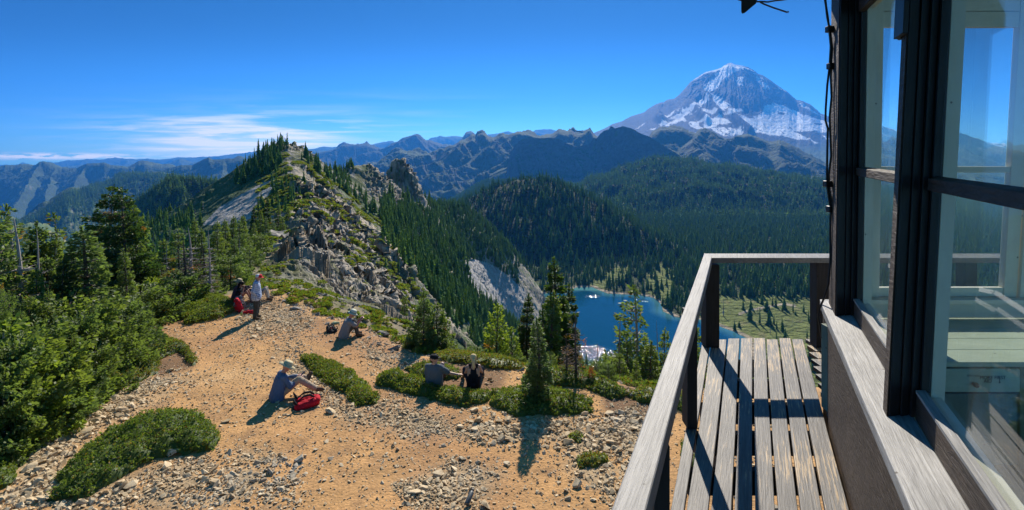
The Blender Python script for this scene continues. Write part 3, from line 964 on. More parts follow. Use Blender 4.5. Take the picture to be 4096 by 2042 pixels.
mtn_range('foothill_ridge', [c4(*p) for p in [(700, 960), (780, 840), (850, 800), (960, 790), (1080, 800), (1150, 830), (1210, 850), (1250, 800), (1310, 785), (1400, 830), (1500, 890), (1560, 900), (1640, 860), (1740, 850), (1860, 900), (1960, 940), (2060, 930), (2200, 1000), (2330, 1080), (2500, 1170), (2576, 1200), (3000, 1230), (3600, 1250), (4300, 1270), (4600, 1280)]],
          [(1600, 4500), (1860, 4300), (2100, 3900), (2600, 3900)], 2000, -420, 900, 170, 170, 1.3, 520, forest_col(.25, .04, 11, C_FOREST * .8, (.11, .105, .10)), MAT['terrain_far'], seed=11, spur=.5, spurs=9)
mtn_range('right_range', [(1950, 420), (2070, 392), (2150, 350), (2190, 325), (2205, 326), (2250, 335), (2290, 348), (2350, 352), (2385, 345), (2400, 347), (2460, 360), (2530, 373), (2620, 385)],
          9000, 4500, -700, 400, 130, 330, 2.2, 900, None or (lambda X, Y, Z, nz, r, v: blend(forest_col(.9, 0, 12, C_FOREST, (.26, .24, .22))(X, Y, Z, nz, r, v), smooth(fbm(X * .0035, Z * .007, 4, 33) - v * 1.2, .0, .15), (.85, .87, .9))), MAT['terrain_far'], seed=12)

# the volcano
def volcano():
    # outline of the right and left flanks, in crop pixels of the photograph
    sky_pts = [c4(*p) for p in [(-300, 1010), (0, 940), (180, 840), (300, 790), (370, 750), (470, 720), (560, 670), (660, 640), (700, 625), (740, 590), (800, 555), (870, 525), (890, 530), (920, 505), (1000, 490), (1040, 460), (1100, 395),
        (1160, 325), (1200, 295), (1280, 245), (1320, 222), (1430, 197), (1480, 175), (1500, 158), (1540, 135), (1570, 130), (1620, 150), (1680, 158), (1740, 172), (1800, 205), (1840, 240), (1890, 255), (1960, 300), (2020, 345), (2090, 395),
        (2130, 415), (2180, 460), (2230, 505), (2290, 512), (2310, 525), (2370, 550), (2430, 600), (2470, 640), (2520, 655), (2640, 730), (2800, 800), (3000, 900), (3400, 1020)]]
    D = 10500.0
    nu, nv = 1000, 420
    px = np.linspace(1370, 2300, nu)
    py = skyline(sky_pts, px) + .9 * fbm(px * .09, px * 0, 5, 3, .6)
    zc = -(py - 380) / FPX * D
    vb = -np.linspace(0, .5, 30)[::-1][:-1]; vf = np.linspace(0, 1, nv)
    v = np.concatenate([vb, vf])
    VV, PX = np.meshgrid(v, px, indexing='ij')
    ZC = np.broadcast_to(zc, VV.shape)
    run = 5600.0
    # a dome: the crest line bulges toward the viewer under the summit
    Y = D - VV * run
    X = (PX - 1288) / FPX * Y
    base = -300.0
    Z = ZC + (base - ZC) * np.where(VV < 0, np.abs(VV), (1 - (1 - np.clip(VV, 0, 1)) ** 1.45))
    pyy = 380 - Z / Y * FPX
    cx = (PX - 1446.5) / .25; cyy = (pyy - 125.8) / .25
    on = smooth(np.abs(VV), 0, .06)
    # radiating ribs: noise in angle around the summit
    sx, sy = 1560.0, 130.0
    ang = np.arctan2(cyy - sy + 60, cx - sx); rad = np.hypot(cx - sx, cyy - sy)
    ribs = fbm(ang * 7 + fbm(cx * .004, cyy * .004, 3, 7) * 1.2, rad * .0022, 5, 19, .6, True)
    rough = fbm(cx * .02, cyy * .028, 5, 23, .6, True)
    up_ = 1 - .70 * smooth(cyy, 480, 640)
    Z = Z + ((ribs - .2) * 80 * up_ + rough * 25 * up_) * on
    # named rock ribs that stand out
    for poly, h in ROCKRIBS:
        d = dist_poly(cx, cyy, poly, False)
        Z = Z + .72 * h * (1 - smooth(d, 0, 60)) * on
    X, Y, Z = X.ravel(), Y.ravel(), Z.ravel()
    ny, nx = VV.shape
    nz, area, nrm = slope_of(X, Y, Z, ny, nx)
    cx = cx.ravel(); cyy = cyy.ravel(); vv = VV.ravel()
    n1 = fbm(cx * .012, cyy * .018, 5, 29, .6); n2 = fbm(cx * .04, cyy * .06, 4, 30, .6); n3 = fbm(cx * .008 + cyy * .012, cyy * .03 - cx * .02, 4, 39, .6)
    snow = np.zeros(len(X))
    for poly, lo in SNOWPOLY:
        s = sdist(cx + n1 * 55, cyy + n1 * 22 + n2 * 10, poly)
        snow = np.maximum(snow, smooth(-s, -4, 8) * smooth(n3 + n2 * .35, lo - .22, lo - .08))
    for poly in ROCKPOLY:
        s = sdist(cx + n1 * 20, cyy + n2 * 16, poly)
        snow = snow * (1 - smooth(-s, -6, 6) * (1 - .9 * smooth(n2 + n1, .32, .42)))
    veg = smooth(cyy, 900, 1060)
    col = np.tile(np.array((.055, .050, .056)), (len(X), 1)) * (1 + .35 * n2[:, None])
    col = blend(col, veg, C_FOREST * 1.3)
    dusty = smooth(n2 + n3, .0, .5)
    sc = np.array((.90, .91, .93))[None] * (1 - dusty[:, None] * .18 * np.array((1, 1.1, 1.15))[None])
    col = col * (1 - snow[:, None]) + sc * snow[:, None]
    o = mesh_np('volcano', np.stack([X, Y, Z + EYE], -1), np.stack([a.ravel() for a in (lambda i: (i[:-1, :-1], i[1:, :-1], i[1:, 1:], i[:-1, 1:]))(np.arange(ny * nx).reshape(ny, nx))], -1), MAT['terrain_snowy'], cols={'col': col})
    tag(o, kind='structure')


ROCKRIBS = [([(1210, 595), (1260, 660), (1330, 720)], 120), ([(1330, 490), (1400, 590), (1450, 650)], 110), ([(1230, 480), (1150, 560), (1020, 660)], 90), ([(840, 670), (830, 700), (880, 720)], 140),
            ([(1560, 640), (1640, 730), (1760, 830)], 120), ([(1480, 330), (1560, 480), (1700, 600)], 60), ([(1800, 420), (1860, 560)], 70)]
SNOWPOLY = [
    ([(1500, 150), (1570, 125), (1700, 160), (1720, 200), (1620, 240), (1560, 290), (1500, 340), (1430, 400), (1360, 440), (1310, 450), (1300, 400), (1380, 320), (1420, 260), (1450, 200)], -.28),
    ([(1280, 245), (1330, 215), (1440, 192), (1480, 175), (1440, 220), (1300, 250), (1160, 330)], -.6),
    ([(1160, 330), (1280, 240), (1290, 252), (1180, 318)], -.6),
    ([(1590, 280), (1700, 300), (1700, 420), (1650, 400)], .02), ([(1820, 260), (1900, 330), (1980, 440), (1900, 420), (1820, 320)], .05),
    ([(1700, 180), (1830, 230), (1850, 260), (1720, 220)], .0), ([(2040, 380), (2130, 420), (2120, 440), (2040, 400)], .0),
    ([(1340, 470), (1450, 490), (1560, 530), (1560, 590), (1500, 640), (1430, 620), (1380, 560)], -.12),
    ([(1330, 490), (1345, 550), (1280, 590), (1190, 640), (1070, 710), (950, 705), (1100, 620), (1230, 550)], -.25),
    ([(1200, 640), (1100, 690), (1120, 715), (950, 770), (840, 780), (880, 745), (1000, 710)], -.35),
    ([(1210, 640), (1300, 640), (1280, 715), (1210, 720)], -.3),
    ([(1280, 600), (1400, 620), (1450, 650), (1430, 665), (1300, 640)], -.3),
    ([(1140, 730), (1260, 720), (1420, 690), (1480, 680), (1580, 720), (1580, 745), (1480, 760), (1380, 790), (1220, 800), (1150, 780)], -.15),
    ([(1350, 790), (1500, 790), (1700, 800), (1680, 860), (1500, 880), (1400, 830)], .0),
    ([(740, 810), (820, 790), (800, 820)], -.5), ([(590, 800), (720, 740), (700, 765), (620, 800)], -.3), ([(940, 840), (1010, 850), (1000, 885), (940, 865)], -.3), ([(1010, 810), (1160, 830), (1160, 870), (1090, 870)], -.1),
    ([(870, 700), (980, 640), (1060, 625), (940, 695)], -.2), ([(1030, 910), (1100, 895), (1060, 920)], -.4), ([(1190, 850), (1260, 825), (1230, 850)], -.4), ([(1480, 840), (1520, 845), (1500, 885)], -.4),
    ([(1620, 700), (1720, 690), (1850, 670), (1900, 600), (1980, 545), (2080, 570), (2200, 610), (2300, 650), (2440, 700), (2640, 760), (2640, 850), (2480, 840), (2330, 830), (2200, 830), (2330, 890), (2380, 905), (2250, 920), (2100, 880),
      (1980, 870), (1850, 850), (1790, 830), (1800, 780), (1700, 740)], -.20),
    ([(2040, 680), (2200, 690), (2420, 730), (2640, 790), (2640, 830), (2400, 810), (2200, 790), (2100, 740)], -.7),
    ([(1720, 610), (1560, 600), (1560, 630), (1690, 640)], -.2), ([(1460, 650), (1600, 640), (1780, 690), (1760, 720), (1560, 690)], .0),
    ([(2230, 510), (2300, 560), (2430, 640), (2500, 680), (2560, 700), (2420, 650), (2280, 580)], -.05),
    ([(1810, 700), (1900, 760), (2000, 800), (2000, 850), (1900, 800), (1800, 750)], -.3), ([(2360, 900), (2460, 950), (2400, 960)], .05), ([(2480, 860), (2560, 900), (2540, 930)], .05), ([(1600, 905), (1650, 905), (1620, 918)], -.4),
]
ROCKPOLY = [
    [(1210, 592), (1250, 625), (1280, 650), (1300, 720), (1190, 730), (1110, 720), (1170, 670)],
    [(1345, 485), (1400, 580), (1460, 640), (1470, 665), (1440, 650), (1370, 590)],
    [(1500, 660), (1640, 720), (1800, 830), (1760, 850), (1620, 760), (1480, 690)],
    [(1720, 590), (1800, 660), (1800, 700), (1740, 690), (1700, 640)],
    [(1560, 300), (1700, 430), (1900, 560), (1880, 650), (1760, 640), (1600, 600), (1400, 460), (1480, 380)],
    [(2400, 740), (2490, 745), (2480, 765), (2420, 760)], [(2040, 630), (2110, 640), (2100, 665), (2050, 655)], [(2260, 640), (2330, 645), (2310, 670)], [(2330, 830), (2440, 830), (2440, 860), (2340, 860)],
    [(1250, 735), (1300, 740), (1290, 790), (1250, 770)],
]
volcano()

# a broad valley floor that carries on to the horizon
vf = mesh_np('valley_floor', [(-22500, -2000, EYE - 1310), (22500, -2000, EYE - 1310), (22500, 19000, EYE - 1310), (-22500, 19000, EYE - 1310)], np.array([[0, 1, 2, 3]]), MAT['terrain_far'],
             cols={'col': np.tile(C_FOREST, (4, 1))})
tag(vf, kind='structure')


def build_haze():
    m, N, L, out = newmat('haze_air')
    v = N.new('ShaderNodeVolumePrincipled')
    v.inputs['Color'].default_value = (.06, .33, .96, 1)
    v.inputs['Density'].default_value = HAZE_D
    v.inputs['Anisotropy'].default_value = .3
    L.new(v.outputs[0], out.inputs['Volume'])
    b = MB()
    b.box(-23000, 23000, -2500, 19500, EYE - 1312, EYE + 2760)
    o = b.build('haze', m)
    tag(o, kind='stuff')


HAZE_D = 5.5e-5
build_haze()
# ------------------------------------------------------------------ trees: shapes
def tri_soup(P0, P1, P2):
    n = len(P0)
    v = np.stack([P0, P1, P2], 1).reshape(-1, 3)
    return v, np.arange(3 * n).reshape(n, 3)


def small_conifer(tiers, nb, seed, rad=.17, sparse=0.0):
    """a whole conifer 1 m tall for distant slopes: trunk and drooping boughs"""
    r = np.random.default_rng(seed)
    A, B, Cc, T = [], [], [], []
    for i in range(tiers):
        f = (i + .5) / tiers
        z = .06 + .90 * f
        R = rad * (1 - f) ** .85 * r.uniform(.75, 1.2) + .012
        a0 = r.uniform(0, 6.28)
        for k in range(nb):
            if r.random() < sparse: continue
            a = a0 + 6.283 * k / nb + r.uniform(-.3, .3)
            Rk = R * r.uniform(.6, 1.25)
            d = np.array([math.cos(a), math.sin(a), 0]); s = np.array([-d[1], d[0], 0])
            zz = z + r.uniform(-.02, .02)
            top = np.array([0, 0, zz + .055 + .03 * (1 - f)])
            tip = d * Rk + np.array([0, 0, zz - Rk * r.uniform(.15, .55)])
            w = Rk * r.uniform(.40, .62)
            mid = d * Rk * .55 + np.array([0, 0, zz + .01])
            A += [top, mid + s * w, mid - s * w]; B += [mid + s * w, tip, top]; Cc += [mid - s * w * .0 + d * 0, mid, mid + s * 0]
            # two faces of a bough folded along its spine
            A[-3:] = [top, top]; B[-3:] = [mid + s * w - np.array([0, 0, .02]), tip]; Cc[-3:] = [tip, mid - s * w - np.array([0, 0, .02])]
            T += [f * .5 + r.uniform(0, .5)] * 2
    # leader
    A.append(np.array([-.008, 0, .93])); B.append(np.array([.008, 0, .93])); Cc.append(np.array([0, 0, 1.02])); T.append(.6)
    v, f = tri_soup(np.array(A), np.array(B), np.array(Cc))
    tint = np.repeat(np.array(T), 3)
    # trunk
    n = 5; tv = []
    for z, q in ((-.06, .018), (.5, .011), (.95, .002)):
        for k in range(n): tv.append((q * math.cos(6.283 * k / n), q * math.sin(6.283 * k / n), z))
    tf = [(j * n + k, j * n + (k + 1) % n, (j + 1) * n + (k + 1) % n, (j + 1) * n + k) for j in range(2) for k in range(n)]
    return v, f, tint, np.array(tv), np.array(tf)


def small_tree_obj(name, tiers, nb, seed, mat, rad=.17, sparse=0.0, link=True):
    v, f, tint, tv, tf = small_conifer(tiers, nb, seed, rad, sparse)
    V = np.vstack([v, tv])
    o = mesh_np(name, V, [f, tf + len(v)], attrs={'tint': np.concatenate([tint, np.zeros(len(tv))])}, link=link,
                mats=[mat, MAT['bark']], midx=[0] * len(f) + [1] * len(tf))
    return o


def conifer(Ht, R, seed, dens=1.0, wind=0.0, lean=0.0, bare=0.0, low=.04, droop=.25, leaf=.075, top_bare=0.0, shape=.8, dead=0.0, brown=0.02, up=.35):
    """a near conifer: (crown verts, faces, tint, brown), (wood MB). boughs carry sprays of small needle faces"""
    r = np.random.default_rng(seed)
    wood = MB()
    npt = 9
    ph = r.uniform(0, 6.28)
    def axis(t):
        return np.array([lean * Ht * t * t + .02 * Ht * math.sin(4 * t + ph) * t, .02 * Ht * math.cos(3.3 * t + ph) * t, Ht * t])
    tr = .013 * Ht + .02
    wood.tube([axis(t) - np.array([0, 0, .35 if t == 0 else 0]) for t in np.linspace(0, 1, npt)], [tr * (1 - t) ** .8 + .006 for t in np.linspace(0, 1, npt)], 7)
    PA, PD, PS, TN, BR = [], [], [], [], []
    nw = int(Ht / (.20 + .012 * Ht))
    for i in range(nw):
        f = low + (1 - low) * (i + r.uniform(0, .8)) / nw
        if f > 1 - top_bare * .6 and r.random() < .8: continue
        L0 = R * (1 - f) ** shape * (1 if f > .12 else .6 + 3.3 * f)
        nb = r.integers(5, 8)
        a0 = r.uniform(0, 6.28)
        base = axis(f)
        for k in range(nb):
            a = a0 + 6.283 * k / nb + r.uniform(-.35, .35)
            d = np.array([math.cos(a), math.sin(a)])
            L = L0 * r.uniform(.55, 1.18) * (1 + wind * d[0]) + .08
            if L < .1: continue
            isbare = r.random() < bare
            pitch = up * (f - .35) + r.uniform(-.12, .18)
            m = max(3, int(L / .16))
            ts = np.linspace(0, 1, m + 1)
            path = np.stack([base[0] + d[0] * L * ts, base[1] + d[1] * L * ts, base[2] + L * (pitch * ts - droop * ts ** 1.5 + .20 * ts ** 3)], 1)
            path[1:, :] += r.normal(0, .015, (m, 3))
            if L > .25 and (isbare or r.random() < .5):
                sel = path[::max(1, m // 3)]
                if len(sel) > 1: wood.tube(list(sel), [tr * .28 * (1 - q) + .004 for q in np.linspace(0, 1, len(sel))], 4, False)
            if isbare:
                for q in range(int(L * 7)):
                    t = r.uniform(.25, 1); p0 = base + (path[-1] - base) * t
                    wood.tube([p0, p0 + r.normal(0, .13, 3) * (1.2 - t) + np.array([0, 0, -.03])], [.005, .002], 3, False)
                if r.random() > dead * .0 + .25: continue
            br = 1.0 if r.random() < brown else 0.0
            bt = r.uniform(0, 1)
            n = int(L / .022 * dens * (1 + 1.8 * (L / R)))
            t = r.uniform(.12, 1.0, n) ** .75
            # side spread: narrow at tip, widest at 40 %
            spread = L * .50 * np.sin(np.pi * np.clip(t, .05, 1) ** .8) ** .8 + .03
            off = r.uniform(-1, 1, n)
            s = np.array([-d[1], d[0]])
            fx = np.interp(t, ts, path[:, 0]) + s[0] * off * spread; fy = np.interp(t, ts, path[:, 1]) + s[1] * off * spread
            fz = np.interp(t, ts, path[:, 2]) - np.abs(off) * spread * .30 + r.normal(0, .05, n) - .02
            dirv = np.stack([d[0] * (1 - .3 * np.abs(off)) + s[0] * off * .9, d[1] * (1 - .3 * np.abs(off)) + s[1] * off * .9, r.normal(.22, .38, n) - .15 * t], 1)
            PA.append(np.stack([fx, fy, fz], 1)); PD.append(dirv)
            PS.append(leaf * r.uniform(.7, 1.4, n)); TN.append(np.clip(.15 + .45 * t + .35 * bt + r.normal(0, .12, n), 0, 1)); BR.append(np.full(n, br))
    # leader tuft
    n = int(26 * dens)
    t = r.uniform(.9, 1.01, n)
    if top_bare == 0:
        ax = np.array([axis(q) for q in t])
        a = r.uniform(0, 6.28, n)
        PA.append(ax); PD.append(np.stack([np.cos(a), np.sin(a), np.full(n, 1.1)], 1)); PS.append(np.full(n, leaf)); TN.append(np.full(n, .7)); BR.append(np.zeros(n))
    A = np.vstack(PA); Dv = np.vstack(PD); S = np.concatenate(PS); T = np.concatenate(TN); B = np.concatenate(BR)
    return sprays(A, Dv, S, T, B, r) + (wood,)


def sprays(A, D, S, T, B, r):
    """each spray is a pair of slim crossed kites of needles"""
    D = D / (np.linalg.norm(D, axis=1, keepdims=True) + 1e-9)
    q = r.normal(size=A.shape); q = np.cross(D, q); q /= np.linalg.norm(q, axis=1, keepdims=True) + 1e-9
    S = S[:, None]
    tip = A + D * S * 1.15; mid = A + D * S * .45; w = S * .36
    v = np.stack([A - D * S * .2, mid + q * w, tip, mid - q * w], 1).reshape(-1, 3)
    f = np.arange(len(v)).reshape(-1, 4)
    return v, f, np.repeat(T, 4), np.repeat(B, 4)


def tree_thing(name, loc, data, leafmat, woodmat, label, cat, group, rz=0.0, scale=1.0):
    v, f, t, b, wood = data
    o = empty(name, loc, rz)
    o.scale = (scale,) * 3
    wood.build('trunk', woodmat, o)
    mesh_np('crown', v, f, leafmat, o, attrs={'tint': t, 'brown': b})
    tag(o, label, cat, group)
    return o


def copy_tree(root, loc, rz=0, scale=None, label=None, group=None):
    r = root.copy(); COL.objects.link(r)
    r.location = loc; r.rotation_euler = (0, 0, rz)
    if scale is not None: r.scale = scale if hasattr(scale, '__len__') else (scale,) * 3
    if label: r['label'] = label
    if group: r['group'] = group
    for ch in list(root.children):
        c = ch.copy(); COL.objects.link(c); c.parent = r
        for g in ch.children:
            d = g.copy(); COL.objects.link(d); d.parent = c
    return r


def scatter_object(name, pts, rot, scl, pick, templates):
    """one object of many small growing or lying pieces (geometry nodes)"""
    me = bpy.data.meshes.new(name)
    me.vertices.add(len(pts)); me.vertices.foreach_set('co', np.asarray(pts, np.float32).ravel())
    for nm, ty, val in (('rot', 'FLOAT_VECTOR', rot), ('scl', 'FLOAT_VECTOR', scl)):
        a = me.attributes.new(nm, ty, 'POINT'); a.data.foreach_set('vector', np.asarray(val, np.float32).ravel())
    a = me.attributes.new('pick', 'INT', 'POINT'); a.data.foreach_set('value', np.asarray(pick, np.int32))
    me.update()
    o = bpy.data.objects.new(name, me); COL.objects.link(o)
    ng = bpy.data.node_groups.new(name, 'GeometryNodeTree')
    ng.interface.new_socket('Geometry', in_out='INPUT', socket_type='NodeSocketGeometry')
    ng.interface.new_socket('Geometry', in_out='OUTPUT', socket_type='NodeSocketGeometry')
    N, L = ng.nodes, ng.links
    gi = N.new('NodeGroupInput'); go = N.new('NodeGroupOutput')
    jn = N.new('GeometryNodeJoinGeometry')
    def attr(nm, ty):
        n = N.new('GeometryNodeInputNamedAttribute'); n.data_type = ty; n.inputs['Name'].default_value = nm
        return n.outputs[0]
    ar, as_, ap = attr('rot', 'FLOAT_VECTOR'), attr('scl', 'FLOAT_VECTOR'), attr('pick', 'INT')
    for k, t in enumerate(templates):
        oi = N.new('GeometryNodeObjectInfo'); oi.inputs['Object'].default_value = t
        oi.inputs['As Instance'].default_value = True
        cmp_ = N.new('FunctionNodeCompare'); cmp_.data_type = 'INT'; cmp_.operation = 'EQUAL'
        L.new(ap, cmp_.inputs[2]); cmp_.inputs[3].default_value = k
        ip = N.new('GeometryNodeInstanceOnPoints')
        L.new(gi.outputs[0], ip.inputs['Points']); L.new(cmp_.outputs[0], ip.inputs['Selection'])
        L.new(oi.outputs['Geometry'], ip.inputs['Instance']); L.new(ar, ip.inputs['Rotation']); L.new(as_, ip.inputs['Scale'])
        L.new(ip.outputs[0], jn.inputs[0])
    L.new(jn.outputs[0], go.inputs[0])
    md = o.modifiers.new('scatter', 'NODES'); md.node_group = ng
    tag(o, kind='stuff')
    return o


# ------------------------------------------------------------------ forests on the slopes
FAR_T = [small_tree_obj('fir_shape', 6, 6, 40 + i, MAT['needle_far'], .15 + .03 * i, 0, False) for i in range(3)]
DEAD_T = small_tree_obj('snag_shape', 9, 4, 71, MAT['dead'], .07, .55, False)
MID_T = [small_tree_obj('fir_shape', 15, 8, 50 + i, MAT['needle_far'], [.13, .17, .21, .11][i], [0, .1, .05, .3][i], False) for i in range(4)] + [DEAD_T]


def samples(name, n, weight, seed, jitter=True):
    s = SURF[name]
    V = s['V']; W = s['area'] * weight
    W = np.where(np.isfinite(W), W, 0); W = np.clip(W, 0, None)
    r = np.random.default_rng(seed)
    idx = r.choice(len(V), size=n, p=W / W.sum())
    p = V[idx].copy()
    return p, idx


def proj(V):
    return V[:, 0] / V[:, 1] * FPX + 1288, 380 - (V[:, 2] - EYE) / V[:, 1] * FPX


def wood_lot(name, p, hmin, hmax, templates, seed, label, cat='forest'):
    r = np.random.default_rng(seed)
    n = len(p)
    h = r.uniform(hmin, hmax, n) * np.clip(np.exp(r.normal(-.05, .28, n)), .45, 1.6)
    w = h * r.uniform(.8, 1.35, n)
    p = p.copy(); p[:, :2] += r.normal(0, .8 + hmax * .08, (n, 2)); p[:, 2] -= .02 * h
    rot = np.stack([r.normal(0, .03, n), r.normal(0, .03, n), r.uniform(0, 6.28, n)], 1)
    o = scatter_object(name, p, rot, np.stack([w, w, h], 1), (np.where(r.random(n) < .05, 4, r.integers(0, 4, n)) if len(templates) == 5 else r.integers(0, len(templates), n)), templates)
    o['label'] = label; o['category'] = cat
    return o


F_ONES = [
    ('a', [c2(*p) for p in [(330, 620), (430, 430), (520, 400), (590, 400), (620, 300), (700, 210), (850, 205), (880, 260), (860, 330), (840, 420), (720, 490), (560, 540), (420, 650)]], 1.8, (200, 320), 5.5, 8.5,
        'dark fir crowding the shaded left shoulder of the first peak'),
    ('b', [c2(*p) for p in [(600, 700), (690, 560), (830, 430), (880, 520), (930, 560), (1100, 620), (1130, 700), (1080, 760), (950, 850), (900, 900), (700, 900), (600, 860)]], 1.5, (75, 240), 3.5, 5.5,
        'small fir in the dense patch between the grey scree and the trail'),
    ('c', [c2(*p) for p in [(1030, 320), (1120, 370), (1200, 450), (1300, 490), (1450, 500), (1520, 640), (1700, 720), (1740, 900), (1600, 840), (1400, 640), (1250, 540), (1080, 440)]], 1.6, (200, 380), 5, 8,
        'slim fir on the ridge just right of the sandy trail'),
    ('d', [c2(*p) for p in [(1440, 480), (1560, 470), (1560, 420), (1480, 400)]], 2.2, (300, 380), 5, 7.5, 'fir in the little clump on top of the second knob'),
    ('e', [c2(*p) for p in [(1850, 700), (2200, 720), (2576, 820), (2700, 1000), (2750, 1500), (2600, 1500), (2300, 1420), (2100, 1250), (1950, 1050), (1850, 950)]] , 1.2, (200, 800), 8, 12.5,
        'fir standing on the steep wooded flank above the talus'),
    ('f', [c2(*p) for p in [(1900, 500), (1960, 400), (2010, 440), (2020, 640), (1950, 700), (1900, 640)]], 1.6, (380, 440), 4, 7, 'fir growing in the cleft of the rock spire'),
    ('g', [c2(*p) for p in [(1560, 1000), (1700, 1060), (1800, 1200), (2050, 1500), (2000, 1700), (1800, 1500), (1600, 1200)]], .22, (60, 240), 3.0, 5.0, 'lone fir clinging to the grey rock face'),
    ('h', [c1(*p) for p in [(1340, 620), (1500, 600), (1880, 640), (2060, 530), (2110, 520), (2080, 640), (1900, 800), (1800, 870), (1450, 880), (1340, 800)]], 1.6, (180, 420), 5, 7, 'fir on the low slope left of the grey scree'),
]


def ridge_trees():
    s = SURF['ridge']; px, py = proj(s['V']); Y = s['V'][:, 1]
    allp, allh, lab = [], [], []
    for k, (key, poly, dens, (y0, y1), h0, h1, label) in enumerate(F_ONES):
        # trees stand a bit below their tips: grow the polygon downwards
        m = inpoly(px, py, poly) & (Y > y0) & (Y < y1)
        # keep the sandy trail free
        if key in 'abh': m &= ~inpoly(px, py, SCREE_L)
        if key in 'bc': m &= dist_poly(px, py, TRAIL, False) > 9
        if key == 'e': m &= ~inpoly(px, py, TALUS)
        if not m.any(): continue
        A = (s['area'] * m).sum()
        n = int(np.clip(A * {'a': .05, 'b': .045, 'c': .055, 'd': .06, 'e': .022, 'f': .08, 'g': .022, 'h': .022}[key] * dens, 6, 6000))
        p, idx = samples('ridge', n, m * 1.0, 200 + k)
        r = np.random.default_rng(300 + k)
        allp.append(p); allh.append(r.uniform(h0, h1, n) * r.uniform(.65, 1.1, n)); lab += [k] * n
    # a thin scatter of trees over the rest of the wooded flanks
    m = (Y > 150) & (s['nz'] > .45) & (px > 960) & ~inpoly(px, py, TALUS) & (py > 520) & (sdist(s['V'][:, 0], Y, LAKE) > 12) & (s['Zr'] > -172)
    p, idx = samples('ridge', 6500, m * 1.0, 211)
    r = np.random.default_rng(311)
    allp.append(p); allh.append(r.uniform(6, 11, len(p)) * r.uniform(.6, 1.1, len(p))); lab += [4] * len(p)
    m = (Y > 60) & (px < 520) & (s['nz'] > .5) & (py < 900) & (py > 560)
    p, idx = samples('ridge', 1200, m * 1.0, 212)
    allp.append(p); allh.append(r.uniform(5, 9, len(p))); lab += [7] * len(p)
    Pn = np.vstack(allp); Hh = np.concatenate(allh); lab = np.array(lab)
    # biggest in the picture first
    size = Hh / Pn[:, 1]
    fx, fy = proj(Pn)
    size = np.where((fx > 250) & (fx < 1560), size, 0)
    # seen from the eye? march a few steps along the sight line
    order = np.argsort(-size)
    top = Pn[order[:900]] + np.array([0, 0, 1])[None] * Hh[order[:900], None] * .7
    vis = np.ones(len(top), bool)
    for t in np.linspace(.15, .97, 26):
        q = top * t
        h = H(q[:, 0], q[:, 1])
        vis &= (top[:, 2] - EYE) * t > h - .5
    singles = order[:900][vis][:290]
    return Pn, Hh, lab, singles


RP, RH, RL, RS = ridge_trees()
protos = [small_tree_obj('fir_tree', 15, 8, 60 + i, MAT['needle_far'], [.14, .18, .22, .12][i], [0, .08, .05, .25][i]) for i in range(4)]
rr = np.random.default_rng(77)
seen_first = set()
for j, i in enumerate(RS):
    k = j % 4
    if k not in seen_first: o = protos[k]; seen_first.add(k)
    else: o = protos[k].copy(); COL.objects.link(o)
    h = RH[i]; w = h * rr.uniform(.8, 1.3)
    o.location = RP[i]; o.location.z -= .03 * h
    o.rotation_euler = (rr.normal(0, .03), rr.normal(0, .03), rr.uniform(0, 6.28))
    o.scale = (w, w, h)
    tx, ty = (float(q[0]) for q in proj(RP[i][None]))
    lb = F_ONES[RL[i]][6]
    if RL[i] == 4:
        wh = 'upper part' if ty < 640 else ('middle' if ty < 740 else 'foot')
        lb = 'dark fir on the %s of the wooded flank, %s' % (wh, 'next to the grey cliff' if tx < 1075 else ('halfway between the cliff and the talus' if tx < 1150 else 'beside the pale talus'))
    elif RL[i] == 7:
        lb = 'fir on the low slope left of the grey scree, %s' % ('behind the twin firs' if tx < 420 else 'close under the scree')
    tag(o, lb, 'fir tree', lb[:60])
rest = np.setdiff1d(np.arange(len(RP)), RS)
wood_lot('ridge_forest', RP[rest], 1, 1, MID_T, 5, 'dense fir forest over the flanks of the rocky ridge')
o = bpy.data.objects['ridge_forest']
hh = RH[rest]; ww = hh * rr.uniform(.8, 1.3, len(hh))
o.data.attributes['scl'].data.foreach_set('vector', np.stack([ww, ww, hh], 1).astype(np.float32).ravel())


